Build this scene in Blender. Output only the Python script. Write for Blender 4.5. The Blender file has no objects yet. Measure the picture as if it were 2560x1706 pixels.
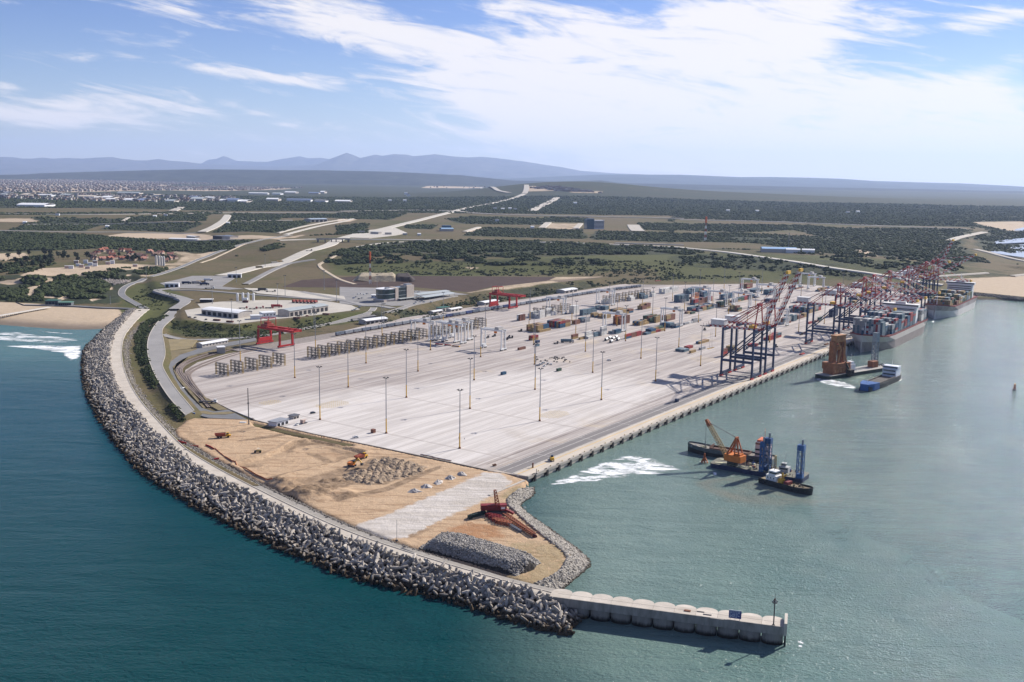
import bpy, math, random
import numpy as np
from mathutils import Matrix, Vector
random.seed(11); rng = np.random.default_rng(11)
S = bpy.context.scene; COL = S.collection
# ---------------------------------------------------------------- camera
FPX = 2513.28; PIT = math.radians(9.19458685); ROL = math.radians(0.83260896); CAMH = 184.0
DECK = 4.0
_f = np.array([0, math.cos(PIT), -math.sin(PIT)]); _u = np.array([0, math.sin(PIT), math.cos(PIT)]); _r = np.array([1., 0, 0])
_c, _s = math.cos(ROL), math.sin(ROL)
AR, AU, AF = _c*_r+_s*_u, -_s*_r+_c*_u, _f
cam_d = bpy.data.cameras.new('camera'); cam = bpy.data.objects.new('camera', cam_d); COL.objects.link(cam)
cam.matrix_world = Matrix(((AR[0], AU[0], -AF[0], 0), (AR[1], AU[1], -AF[1], 0), (AR[2], AU[2], -AF[2], CAMH), (0, 0, 0, 1)))
cam_d.sensor_width = 36; cam_d.lens = 36*FPX/2560; cam_d.clip_start = 1; cam_d.clip_end = 120000
S.camera = cam
# ---------------------------------------------------------------- sky, sun, exposure
SUN_AZ = math.radians(39.5)      # direction towards the sun in the ground plane, from +X
SUN_EL = math.radians(33)
SUN_STRENGTH = 4.6; SKY_STRENGTH = 0.085
S.view_settings.view_transform = 'Standard'; S.view_settings.look = 'None'
S.view_settings.exposure = 0.86; S.view_settings.gamma = 1; S.view_settings.use_curve_mapping = False
W = bpy.data.worlds.new('World'); S.world = W; W.use_nodes = True
def direc(px, py):
    d = (px-1280)/FPX*AR+(853-py)/FPX*AU+AF
    d = d/np.linalg.norm(d); return math.atan2(d[0], d[1]), math.asin(d[2])
def build_world():
    nt = W.node_tree; N = nt.nodes; L = nt.links
    bg = N['Background']; bg.inputs['Strength'].default_value = SKY_STRENGTH
    sky = N.new('ShaderNodeTexSky'); sky.sky_type = 'NISHITA'; sky.sun_disc = False
    sky.sun_elevation = SUN_EL; sky.sun_rotation = math.pi/2-SUN_AZ
    sky.altitude = 180; sky.air_density = 1.0; sky.dust_density = 0.2; sky.ozone_density = 2.5
    tint = N.new('ShaderNodeMix'); tint.data_type = 'RGBA'; tint.blend_type = 'MULTIPLY'; tint.inputs[0].default_value = 1; L.new(sky.outputs[0], tint.inputs[6])
    tc = N.new('ShaderNodeTexCoord'); sx = N.new('ShaderNodeSeparateXYZ'); L.new(tc.outputs['Generated'], sx.inputs[0])
    def M(op, a, b=None, c=None):
        n = N.new('ShaderNodeMath'); n.operation = op
        for i, v in enumerate((a, b, c)):
            if v is None: continue
            if isinstance(v, (int, float)): n.inputs[i].default_value = v
            else: L.new(v, n.inputs[i])
        return n.outputs[0]
    tg = N.new('ShaderNodeMapRange'); tg.data_type = 'FLOAT_VECTOR'; tg.interpolation_type = 'SMOOTHSTEP'
    tg.inputs['To_Min' if False else 9].default_value = (.63, .64, .745); tg.inputs[10].default_value = (.40, .465, .71); tg.inputs[7].default_value = (.02,)*3; tg.inputs[8].default_value = (.17,)*3
    cz = N.new('ShaderNodeCombineXYZ'); [L.new(sx.outputs[2], cz.inputs[i]) for i in range(3)]; L.new(cz.outputs[0], tg.inputs[6]); L.new(tg.outputs[1], tint.inputs[7])
    az = M('ARCTAN2', sx.outputs[0], sx.outputs[1]); el = M('ARCSINE', sx.outputs[2])
    def noise(kx, ky, rot, detail, dist, seed, rough=.55):
        cb = N.new('ShaderNodeCombineXYZ'); ca, sa = math.cos(rot), math.sin(rot)
        u = M('ADD', M('MULTIPLY', az, ca), M('MULTIPLY', el, sa)); v = M('SUBTRACT', M('MULTIPLY', el, ca), M('MULTIPLY', az, sa))
        L.new(M('MULTIPLY', u, kx), cb.inputs[0]); L.new(M('MULTIPLY', v, ky), cb.inputs[1]); cb.inputs[2].default_value = seed
        n = N.new('ShaderNodeTexNoise'); n.inputs['Scale'].default_value = 1; n.inputs['Detail'].default_value = detail
        n.inputs['Roughness'].default_value = rough; n.inputs['Distortion'].default_value = dist
        L.new(cb.outputs[0], n.inputs['Vector']); return n.outputs['Fac']
    n1 = noise(8, 48, -.14, 8, 1.3, 1.7, .60); n2 = noise(26, 150, -.16, 6, .8, 5.1, .62)
    nn = M('ADD', M('MULTIPLY', n1, .72), M('MULTIPLY', n2, .28))
    total = None
    #      px   py    rx   ry  rot   amp
    for px, py, rx, ry, rot, amp in [(1750, 120, 420, 95, .10, 1.0), (1620, 230, 430, 75, -.12, 1.0), (1900, 60, 260, 70, .3, .75), (1420, 300, 330, 42, -.22, .8),
            (1500, 90, 360, 40, -.32, .6), (870, 45, 300, 60, -.2, .95), (1010, 110, 330, 26, -.12, .7), (1180, 140, 200, 36, -.25, .55),
            (300, 268, 300, 40, -.02, .85), (80, 300, 200, 26, .0, .8), (620, 185, 210, 17, -.10, .85), (730, 205, 110, 13, -.12, .5), (430, 18, 110, 26, -.2, .7),
            (2150, 265, 260, 30, .05, .8), (2460, 250, 180, 36, -.06, .7), (2250, 210, 140, 26, -.1, .6), (2470, 185, 90, 20, .05, .6), (2500, 45, 120, 22, .1, .7),
            (2000, 375, 700, 75, -.03, 1.15), (2550, 395, 520, 85, 0, 1.25), (1650, 180, 480, 140, 0, .5), (1250, 215, 260, 14, -.08, .55), (110, 128, 90, 14, -.05, .45), (10, 215, 40, 14, 0, .6), (760, 315, 90, 12, 0, .4),
            (1550, 345, 350, 40, -.08, .7), (1280, 265, 160, 18, -.1, .6)]:
        a0, e0 = direc(px, py)
        da = M('SUBTRACT', az, a0); de = M('SUBTRACT', el, e0); ca, sa = math.cos(rot), math.sin(rot)
        u = M('MULTIPLY', M('ADD', M('MULTIPLY', da, ca), M('MULTIPLY', de, sa)), FPX/rx)
        v = M('MULTIPLY', M('SUBTRACT', M('MULTIPLY', de, ca), M('MULTIPLY', da, sa)), FPX/ry)
        g = M('MULTIPLY', M('EXPONENT', M('MULTIPLY', M('ADD', M('MULTIPLY', u, u), M('MULTIPLY', v, v)), -1.0)), amp)
        total = g if total is None else M('ADD', total, g)
    high = M('MULTIPLY', M('SMOOTH_MIN', M('MAXIMUM', M('SUBTRACT', el, .17), 0.0), .5, .1), 1.1)
    total = M('ADD', M('MINIMUM', total, 1.15), M('MINIMUM', high, .30))
    raw = M('ADD', M('MULTIPLY', total, .70), M('MULTIPLY', M('SUBTRACT', nn, .5), 2.7))
    mr = N.new('ShaderNodeMapRange'); mr.interpolation_type = 'SMOOTHSTEP'
    mr.inputs['From Min'].default_value = .14; mr.inputs['From Max'].default_value = .80; L.new(raw, mr.inputs['Value'])
    fac = M('MULTIPLY', mr.outputs[0], .93)
    mix = N.new('ShaderNodeMix'); mix.data_type = 'RGBA'
    mix.inputs[7].default_value = (6.9, 6.5, 6.2, 1)
    L.new(fac, mix.inputs[0]); L.new(tint.outputs[2], mix.inputs[6]); L.new(mix.outputs[2], bg.inputs['Color'])
build_world()
sd = bpy.data.lights.new('sun', 'SUN'); sd.energy = SUN_STRENGTH; sd.angle = math.radians(.53); sd.color = (1, .94, .86)
sun = bpy.data.objects.new('sun', sd); COL.objects.link(sun)
sv = Vector((math.cos(SUN_EL)*math.cos(SUN_AZ), math.cos(SUN_EL)*math.sin(SUN_AZ), math.sin(SUN_EL)))
sun.rotation_euler = sv.to_track_quat('Z', 'Y').to_euler(); sun.location = (0, 0, 3000)
S.cycles.max_bounces = 6; S.cycles.diffuse_bounces = 2; S.cycles.glossy_bounces = 2; S.cycles.transmission_bounces = 2; S.cycles.transparent_max_bounces = 6; S.cycles.volume_bounces = 1
# ---------------------------------------------------------------- pixel -> ground helpers
TH = math.radians(55.3325); QA = np.array([math.cos(TH), math.sin(TH)]); QB = np.array([-math.sin(TH), math.cos(TH)])
def G(x, y, z=DECK):
    d = (x-1280)/FPX*AR+(853-y)/FPX*AU+AF
    return (d*((z-CAMH)/d[2]))[:2]
O0 = G(1149.2, 1121.7)
def AB(a, b): return O0+a*QA+b*QB            # yard frame: a along the quay, b inland
def Q(x, y, z=DECK):
    g = G(x, y, z)-O0; return float(g@QA), float(g@QB)
def GP(pts, z=DECK): return [tuple(G(x, y, z)) for x, y in pts]
def ZC(ox, oy, s, pts): return [(ox+s*x, oy+s*y) for x, y in pts]
# ---------------------------------------------------------------- materials
MATS = {}
def mat(name, col, rough=.75, metal=0., var=.10, scale=.35, spec=.3, bump=0., coords='Object', streak=None, emit=None):
    if name in MATS: return MATS[name]
    m = bpy.data.materials.new(name); m.use_nodes = True; MATS[name] = m
    nt = m.node_tree; N = nt.nodes; L = nt.links; b = N['Principled BSDF']
    b.inputs['Roughness'].default_value = rough; b.inputs['Metallic'].default_value = metal; b.inputs['Specular IOR Level'].default_value = spec
    if coords == 'Object':
        tc = N.new('ShaderNodeTexCoord'); v = tc.outputs['Object']
    else:
        g = N.new('ShaderNodeNewGeometry'); v = g.outputs['Position']
    if streak:
        mp = N.new('ShaderNodeMapping'); mp.inputs['Scale'].default_value = streak; L.new(v, mp.inputs[0]); v = mp.outputs[0]
    n = N.new('ShaderNodeTexNoise'); n.inputs['Scale'].default_value = scale; n.inputs['Detail'].default_value = 5; n.inputs['Roughness'].default_value = .62
    L.new(v, n.inputs['Vector'])
    oi = N.new('ShaderNodeObjectInfo')
    ad = N.new('ShaderNodeMath'); ad.operation = 'MULTIPLY_ADD'; ad.inputs[1].default_value = .28; L.new(oi.outputs['Random'], ad.inputs[0]); L.new(n.outputs['Fac'], ad.inputs[2])
    mr = N.new('ShaderNodeMapRange'); mr.inputs['From Min'].default_value = .36; mr.inputs['From Max'].default_value = .92; L.new(ad.outputs[0], mr.inputs['Value'])
    mx = N.new('ShaderNodeMix'); mx.data_type = 'RGBA'
    c = np.array(col[:3]); lo = c*(1-2.2*var); hi = c*(1+1.2*var)
    mx.inputs[6].default_value = (*np.clip(lo, 0, 1), 1); mx.inputs[7].default_value = (*np.clip(hi, 0, 1), 1)
    L.new(mr.outputs[0], mx.inputs[0]); L.new(mx.outputs[2], b.inputs['Base Color'])
    if bump:
        bp = N.new('ShaderNodeBump'); bp.inputs['Strength'].default_value = .8; bp.inputs['Distance'].default_value = bump; L.new(n.outputs['Fac'], bp.inputs['Height']); L.new(bp.outputs[0], b.inputs['Normal'])
    return m
class NG:
    """tiny node-graph helper for the big ground materials"""
    def __init__(s, name):
        s.m = bpy.data.materials.new(name); s.m.use_nodes = True; s.N = s.m.node_tree.nodes; s.L = s.m.node_tree.links
        s.b = s.N['Principled BSDF']; MATS[name] = s.m
        s.pos = s.N.new('ShaderNodeNewGeometry').outputs['Position']; s.obj = s.N.new('ShaderNodeTexCoord').outputs['Object']
    def setin(s, inp, v):
        if hasattr(v, 'is_linked') or hasattr(v, 'links'): s.L.new(v, inp)
        elif isinstance(v, (tuple, list)): inp.default_value = tuple(v)+(1,) if len(v) == 3 and inp.type == 'RGBA' else tuple(v)
        else: inp.default_value = v
    def M(s, op, a, b=None, c=None):
        n = s.N.new('ShaderNodeMath'); n.operation = op
        for i, v in enumerate((a, b, c)):
            if v is not None: s.setin(n.inputs[i], v)
        return n.outputs[0]
    def noise(s, vec, scale, detail=5, rough=.6, dist=0., sc=None, off=None):
        if sc or off:
            mp = s.N.new('ShaderNodeMapping'); s.L.new(vec, mp.inputs[0])
            if sc: mp.inputs['Scale'].default_value = sc
            if off: mp.inputs['Location'].default_value = off
            vec = mp.outputs[0]
        n = s.N.new('ShaderNodeTexNoise'); n.inputs['Scale'].default_value = scale; n.inputs['Detail'].default_value = detail
        n.inputs['Roughness'].default_value = rough; n.inputs['Distortion'].default_value = dist; s.L.new(vec, n.inputs['Vector']); return n.outputs['Fac']
    def ramp(s, v, a, b, smooth=True, lo=0., hi=1.):
        n = s.N.new('ShaderNodeMapRange'); n.interpolation_type = 'SMOOTHSTEP' if smooth else 'LINEAR'
        n.inputs['From Min'].default_value = a; n.inputs['From Max'].default_value = b
        n.inputs['To Min'].default_value = lo; n.inputs['To Max'].default_value = hi; s.setin(n.inputs['Value'], v); return n.outputs[0]
    def mix(s, f, a, b):
        n = s.N.new('ShaderNodeMix'); n.data_type = 'RGBA'; s.setin(n.inputs[0], f); s.setin(n.inputs[6], a); s.setin(n.inputs[7], b); return n.outputs[2]
    def xyz(s, v):
        n = s.N.new('ShaderNodeSeparateXYZ'); s.L.new(v, n.inputs[0]); return n.outputs
    def attr(s, name):
        n = s.N.new('ShaderNodeAttribute'); n.attribute_name = name; return n
    def bump(s, h, dist, strength=1.):
        n = s.N.new('ShaderNodeBump'); n.inputs['Distance'].default_value = dist; n.inputs['Strength'].default_value = strength; s.L.new(h, n.inputs['Height']); s.L.new(n.outputs[0], s.b.inputs['Normal'])
    def done(s, col, rough=.9, spec=.2):
        s.setin(s.b.inputs['Base Color'], col); s.setin(s.b.inputs['Roughness'], rough); s.b.inputs['Specular IOR Level'].default_value = spec; return s.m
# ---------------------------------------------------------------- mesh builder
class MB:
    def __init__(s): s.v = []; s.f = []; s.m = []
    def add(s, vs, fs, mi=0):
        o = len(s.v); s.v += [tuple(map(float, p)) for p in vs]
        s.f += [tuple(i+o for i in f) for f in fs]; s.m += [mi]*len(fs)
    BOXF = [(0, 3, 2, 1), (4, 5, 6, 7), (0, 1, 5, 4), (1, 2, 6, 5), (2, 3, 7, 6), (3, 0, 4, 7)]
    def box(s, x0, x1, y0, y1, z0, z1, mi=0):
        s.add([(x0, y0, z0), (x1, y0, z0), (x1, y1, z0), (x0, y1, z0), (x0, y0, z1), (x1, y0, z1), (x1, y1, z1), (x0, y1, z1)], MB.BOXF, mi)
    def beam(s, p, q, w, h=None, mi=0):
        p, q = Vector(p), Vector(q); d = q-p
        if d.length < 1e-6: return
        d.normalize(); up = Vector((0, 0, 1)) if abs(d.z) < .95 else Vector((0, 1, 0))
        a = d.cross(up).normalized()*(w/2); b = a.cross(d).normalized()*((h or w)/2)
        s.add([p-a-b, p+a-b, p+a+b, p-a+b, q-a-b, q+a-b, q+a+b, q-a+b], MB.BOXF, mi)
    def seg(s, p, q, n, w, h, mis):
        """a beam in n lengths that alternate between the given materials"""
        p, q = Vector(p), Vector(q)
        for i in range(n): s.beam(p.lerp(q, i/n), p.lerp(q, (i+1)/n), w, h, mis[i % len(mis)])
    def tube(s, p, q, r0, r1=None, n=8, mi=0, caps=True):
        p, q = Vector(p), Vector(q); r1 = r0 if r1 is None else r1; d = (q-p).normalized(); up = Vector((0, 0, 1)) if abs(d.z) < .95 else Vector((0, 1, 0))
        a = d.cross(up).normalized(); b = a.cross(d).normalized(); vs = []
        for c, r in ((p, r0), (q, r1)):
            vs += [c+(a*math.cos(2*math.pi*i/n)+b*math.sin(2*math.pi*i/n))*r for i in range(n)]
        fs = [(i, (i+1) % n, n+(i+1) % n, n+i) for i in range(n)]
        if caps: fs += [tuple(range(n-1, -1, -1)), tuple(range(n, 2*n))]
        s.add(vs, fs, mi)
    def prism(s, poly, z0, z1, mi=0, top=None):
        n = len(poly); ar = sum(poly[i][0]*poly[(i+1) % n][1]-poly[(i+1) % n][0]*poly[i][1] for i in range(n))
        if ar < 0: poly = poly[::-1]
        s.add([(x, y, z0) for x, y in poly]+[(x, y, z1) for x, y in poly], [(i, (i+1) % n, n+(i+1) % n, n+i) for i in range(n)]+[tuple(range(n-1, -1, -1))], mi)
        s.add([(x, y, z1) for x, y in poly], [tuple(range(n))], mi if top is None else top)
    def sheet(s, poly, z, mi=0):
        n = len(poly); ar = sum(poly[i][0]*poly[(i+1) % n][1]-poly[(i+1) % n][0]*poly[i][1] for i in range(n))
        if ar < 0: poly = poly[::-1]
        s.add([(x, y, z) for x, y in poly], [tuple(range(n))], mi)
    def barrel(s, x0, x1, y0, y1, z0, rise, n=8, mi=0, thick=.25, over=.6):
        """curved roof whose axis runs along x"""
        R = []
        for k in range(n+1):
            t = k/n; R.append((y0-over+(y1-y0+2*over)*t, z0+rise*(1-(2*t-1)**2)))
        for k in range(n):
            (ya, za), (yb, zb) = R[k], R[k+1]
            s.add([(x0-over, ya, za), (x1+over, ya, za), (x1+over, yb, zb), (x0-over, yb, zb), (x0-over, ya, za+thick), (x1+over, ya, za+thick), (x1+over, yb, zb+thick), (x0-over, yb, zb+thick)], MB.BOXF, mi)
    def mesh(s, name, mats):
        me = bpy.data.meshes.new(name); me.from_pydata(s.v, [], s.f)
        for m in (mats if isinstance(mats, (list, tuple)) else [mats]): me.materials.append(m)
        if any(s.m): me.polygons.foreach_set('material_index', s.m)
        me.update(); return me
    def build(s, name, mats, parent=None, loc=None, rz=None):
        o = bpy.data.objects.new(name, s.mesh(name, mats)); COL.objects.link(o)
        if parent is not None: o.parent = parent
        if loc is not None: o.location = loc
        if rz is not None: o.rotation_euler = (0, 0, rz)
        return o
def tag(o, label=None, cat=None, group=None, kind=None):
    if label: o['label'] = label
    if cat: o['category'] = cat
    if group: o['group'] = group
    if kind: o['kind'] = kind
    return o
def empty(name, label, cat, loc=(0, 0, 0), rz=0., group=None):
    o = bpy.data.objects.new(name, None); COL.objects.link(o); o.location = loc; o.rotation_euler = (0, 0, rz); o.empty_display_size = .5
    return tag(o, label, cat, group)
def objm(name, me, parent=None, loc=None, rz=None):
    o = bpy.data.objects.new(name, me); COL.objects.link(o)
    if parent is not None: o.parent = parent
    if loc is not None: o.location = loc
    if rz is not None: o.rotation_euler = (0, 0, rz)
    return o
KIDS = {}
def kids(o): return [c for c in o.children]
def dup(root, loc, rz=0., label=None, group=None):
    ch1 = root.get('_k') and [] or list(root.children)
    r = root.copy(); COL.objects.link(r); r.location = loc; r.rotation_euler = (0, 0, rz)
    if label: r['label'] = label
    if group: r['group'] = group
    for c in ch1:
        c2 = c.copy(); COL.objects.link(c2); c2.parent = r
        for d in c.children:
            d2 = d.copy(); COL.objects.link(d2); d2.parent = c2
    return r
def np_mesh(name, V, F, mats, mi=None, smooth=False):
    me = bpy.data.meshes.new(name); V = np.asarray(V, np.float32); F = np.asarray(F, np.int32); k = F.shape[1]
    me.vertices.add(len(V)); me.vertices.foreach_set('co', V.ravel()); me.loops.add(F.size); me.loops.foreach_set('vertex_index', F.ravel())
    me.polygons.add(len(F)); me.polygons.foreach_set('loop_start', np.arange(len(F), dtype=np.int32)*k)
    if mi is not None: me.polygons.foreach_set('material_index', np.asarray(mi, np.int32))
    for m in (mats if isinstance(mats, (list, tuple)) else [mats]): me.materials.append(m)
    me.polygons.foreach_set('use_smooth', np.full(len(F), smooth)); me.update(calc_edges=True); me.validate(); return me
# ================================================================ TERRAIN
def pdist(X, Y, poly):
    """0 inside the polygon, else the distance to its edge"""
    X = np.asarray(X, float); Y = np.asarray(Y, float); P = np.asarray(poly, float); d2 = np.full(X.shape, 1e18); ins = np.zeros(X.shape, bool)
    for i in range(len(P)):
        x0, y0 = P[i]; x1, y1 = P[(i+1) % len(P)]; dx, dy = x1-x0, y1-y0; l2 = dx*dx+dy*dy+1e-9
        t = np.clip(((X-x0)*dx+(Y-y0)*dy)/l2, 0, 1); d2 = np.minimum(d2, (X-x0-t*dx)**2+(Y-y0-t*dy)**2)
        cr = ((y0 > Y) != (y1 > Y)) & (X < dx*(Y-y0)/(dy if abs(dy) > 1e-12 else 1e-12)+x0); ins ^= cr
    return np.where(ins, 0., np.sqrt(d2))
def vnoise(X, Y, scale, seed=0):
    x = np.asarray(X)/scale+seed*17.3; y = np.asarray(Y)/scale+seed*9.1; xi = np.floor(x); yi = np.floor(y); fx = x-xi; fy = y-yi
    fx = fx*fx*(3-2*fx); fy = fy*fy*(3-2*fy)
    def hsh(a, b):
        v = np.sin(a*127.1+b*311.7+seed*74.7)*43758.5453; return v-np.floor(v)
    return (hsh(xi, yi)*(1-fx)+hsh(xi+1, yi)*fx)*(1-fy)+(hsh(xi, yi+1)*(1-fx)+hsh(xi+1, yi+1)*fx)*fy
def fbm(X, Y, scale, seed=0, n=4):
    return sum(vnoise(X, Y, scale/2**k, seed+k)*.5**k for k in range(n))/sum(.5**k for k in range(n))
# breakwater lines, read off the photograph and laid on the ground at their height
BW_O = [(338, 773), (307, 806), (285, 832), (274, 865), (270, 898), (276, 936), (291, 969), (315, 1005), (337, 1032), (367, 1065), (392, 1087), (425, 1115), (452, 1139), (483, 1161), (505, 1180), (591, 1221), (690, 1266), (783, 1311), (880, 1352), (1000, 1391), (1127, 1428), (1194, 1448), (1300, 1475), (1378, 1495)]
BW_I = [(374, 773), (348, 794), (324, 822), (310, 841), (304, 873), (307, 909), (318, 942), (335, 978), (365, 1019), (403, 1060), (441, 1101), (473, 1129), (530, 1163), (591, 1196), (690, 1246), (783, 1291), (880, 1333), (1000, 1374), (1127, 1413), (1194, 1432), (1260, 1452), (1385, 1483)]
BW_R = [(441, 1101), (473, 1118), (530, 1151), (591, 1184), (690, 1233), (783, 1277), (880, 1321), (1000, 1364), (1127, 1403), (1194, 1422), (1260, 1443), (1385, 1473)]
BW_W = [(322, 778), (290, 803), (262, 826), (236, 852), (214, 873), (209, 903), (212, 942), (219, 980), (240, 1026), (262, 1066), (296, 1112), (318, 1140), (358, 1184), (400, 1213), (496, 1271), (630, 1339), (783, 1408), (936, 1462), (1127, 1500), (1300, 1562), (1420, 1585)]
def resample(pts, n):
    P = np.asarray(pts, float); s = np.r_[0, np.cumsum(np.hypot(*np.diff(P, axis=0).T))]; t = np.linspace(0, s[-1], n)
    return np.c_[np.interp(t, s, P[:, 0]), np.interp(t, s, P[:, 1])]
def smooth(P, k=2):
    P = np.asarray(P, float)
    for _ in range(k):
        R = np.repeat(P, 2, axis=0)[1:-1]; R[0::2] = .75*P[:-1]+.25*P[1:]; R[1::2] = .25*P[:-1]+.75*P[1:]; P = np.vstack([P[:1], R, P[-1:]])
    return P
FAR = [(52000, 9000), (62000, 62000), (-62000, 62000), (-62000, 3000)]
LV = []          # (height, slope, polygon)
main = GP([(0, 770), (60, 775), (150, 772), (260, 772)], 3.3)+GP(BW_I[:-1], 3.3)+GP([(1371, 1449), (1412, 1420), (1424, 1386), (1363, 1340), (1315, 1301), (1272, 1255), (1300, 1225)], 3.3) \
    + [tuple(AB(-24, -60)), tuple(AB(1228, -60))]+GP([(2400, 742), (2560, 746), (3300, 760)], 3.3)+[(5000, 2200)]+FAR+[(-1400, 1250)]+GP([(-500, 760)], 3.3)
LV.append((3.3, .6, main))
LV.append((3.3, .045, GP([(-700, 770), (0, 779), (100, 786), (180, 792), (240, 796), (272, 790), (280, 770), (0, 740), (-700, 720)], 3.3)))
cw = GP(BW_O, 6.6)+GP(BW_R[::-1], 6.6)+GP(BW_I[:10][::-1], 6.6); LV.append((6.6, .72, cw))
RB_L = ZC(0, 750, .2742, [(1660, 0), (1580, 70), (1440, 190), (1350, 330), (1340, 480), (1380, 620), (1470, 790), (1570, 930), (1690, 1050)])
RB_R = ZC(0, 750, .2742, [(1740, -20), (1720, 40), (1620, 140), (1510, 225), (1470, 285), (1500, 400), (1510, 510), (1475, 590), (1500, 650), (1590, 800), (1770, 1010)])
LV.append((7.0, .5, GP(RB_L+RB_R[::-1], 7)))
plat = [(455, 772), (452, 792), (459, 802), (496, 806), (591, 813), (676, 802), (761, 796), (860, 786), (926, 778), (960, 789), (1019, 770), (1075, 758), (1143, 741), (1200, 734), (1260, 721), (1330, 713), (1380, 711), (1440, 704), (1510, 697), (1590, 690), (1700, 686), (1900, 684), (2060, 690), (2200, 686), (2350, 668), (2420, 662), (2470, 660), (2560, 668)]
platw = GP(plat, 10)+[(6000, 3000)]+FAR+GP([(-900, 694), (100, 700), (250, 692), (330, 690), (380, 694), (388, 708), (398, 728), (425, 738), (450, 746)], 10)
LV.append((10., .45, platw))
f_ = GP([(715, 622), (840, 634), (1300, 650), (1600, 655), (1900, 652), (2100, 662), (2230, 650), (2330, 630), (2385, 610), (2380, 585), (2450, 556), (2560, 538), (3300, 520)], 26)
LV.append((26., .1, f_+FAR+[(-30000, 9000)]+GP([(0, 540), (300, 545), (560, 560), (640, 590)], 26)))
INL = platw
def ground(X, Y):
    X = np.asarray(X, float); Y = np.asarray(Y, float); h = np.full(X.shape, -8.)
    for z, k, p in LV: h = np.maximum(h, z-k*pdist(X, Y, p))
    far = np.clip((Y-2300)/2500, 0, 1); h = h+far*16*(fbm(X, Y, 1800, 3)-.45)+np.clip((Y-6000)/8000, 0, 1)*60*(fbm(X, Y, 6000, 5)-.5)
    dune = np.clip(1-pdist(X, Y, DUNE)/25, 0, 1); h = h+dune*7.*np.clip(fbm(X, Y, 60, 8, 3)-.25, 0, 1)
    hill = np.exp(-((X-HB[0])/900)**2-((Y-HB[1])/1500)**2)*115+np.exp(-((X-HB[0]-1300)/1500)**2-((Y-HB[1]-300)/1500)**2)*55
    h = h+hill
    m = (Y < 800) & (X < 90) & (X > -260)
    if m.any(): h = np.where(m & (pdist(X, Y, SANDHOLE) == 0), np.minimum(h, .8), h)
    return h
DUNE = GP([(0, 690), (90, 680), (200, 672), (290, 668), (340, 690), (352, 706), (300, 720), (285, 745), (210, 752), (100, 745), (0, 738)], 7)
HB = (470., 9200.)
SANDHOLE = GP([(500, 1062), (640, 1066), (955, 1135), (1230, 1195), (1260, 1240), (1300, 1320), (1400, 1400), (1300, 1440), (1000, 1340), (690, 1212), (560, 1145), (500, 1095)], 4.3)
def T(px, py):
    """where the sight line of a photograph pixel meets the ground: x, y, z"""
    d = (px-1280)/FPX*AR+(853-py)/FPX*AU+AF
    t = np.geomspace(420, 44000, 320); h = ground(t*d[0], t*d[1]); below = CAMH+t*d[2] < h
    i = int(np.argmax(below)) if below.any() else len(t)-1
    a, b = t[max(i-1, 0)], t[i]
    for _ in range(3):
        tt = np.linspace(a, b, 12); hh = ground(tt*d[0], tt*d[1]); bb = CAMH+tt*d[2] < hh; j = int(np.argmax(bb)) if bb.any() else 11
        a, b = tt[max(j-1, 0)], tt[j]
    return np.array([b*d[0], b*d[1], CAMH+b*d[2]])
def TP(pts): return [tuple(T(x, y)[:2]) for x, y in pts]
# --- land cover, painted on the vertices: bush, bare sand, dark soil, green grass
z1 = lambda p: ZC(0, 350, .36549, p)
z2 = lambda p: ZC(850, 350, .36549, p)
z3 = lambda p: ZC(1700, 350, .36549, p)
zl = lambda p: ZC(0, 600, .204, p)
zm = lambda p: ZC(440, 560, .204, p)
COVER = []      # (channel, value, polygon, feather)
def cov(ch, val, pts, feather=8): COVER.append((ch, val, TP(pts), feather))
cov(0, .12, z1([(-100, 470), (700, 468), (1500, 490), (2353, 490), (2353, 640), (-100, 640)]), 40); cov(0, .15, z3([(0, 530), (1000, 550), (1960, 590), (1980, 625), (1200, 600), (0, 600)]), 40)
cov(0, .18, z1([(0, 640), (700, 640), (1450, 640), (2353, 620), (2353, 1231), (900, 1100), (780, 1050), (0, 930)]), 20)         # near inland: mostly grass
cov(0, .22, z2([(0, 500), (2353, 520), (2353, 980), (0, 1010)]), 25)
cov(0, .35, z3([(0, 540), (1000, 560), (1900, 600), (2000, 700), (1850, 900), (0, 980)]), 25)
for pts in ([(0, 630), (600, 650), (1150, 690), (1700, 690), (1560, 760), (1200, 770), (700, 740), (0, 770)], [(0, 930), (380, 940), (800, 890), (1230, 880), (900, 970), (800, 1030), (760, 1110), (500, 1120), (0, 1090)],
            [(190, 545), (250, 530), (860, 540), (800, 578), (190, 578)], [(890, 528), (1410, 508), (1380, 555), (850, 566)], [(90, 610), (190, 585), (660, 578), (560, 622), (80, 618)], [(800, 578), (1360, 568), (1250, 628), (710, 612)],
            [(1600, 565), (2130, 558), (1900, 637), (1480, 632)], [(1600, 505), (2353, 510), (2353, 532), (1600, 537)], [(1600, 540), (1890, 540), (1890, 556), (1600, 556)],
            [(0, 420), (800, 420), (1600, 450), (2353, 440), (2353, 490), (1700, 480), (1200, 460), (400, 460)], [(0, 500), (350, 500), (1500, 495), (1500, 508), (400, 512), (0, 512)]):
    cov(0, .97, z1(pts), 10)
for pts in ([(30, 760), (300, 705), (900, 690), (1500, 700), (2353, 745), (2353, 780), (1700, 790), (1200, 805), (950, 840), (400, 845), (20, 850)], [(970, 832), (1300, 815), (1820, 815), (1800, 855), (1100, 860), (980, 850)]):
    cov(0, .66, z2(pts), 15)
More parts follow.
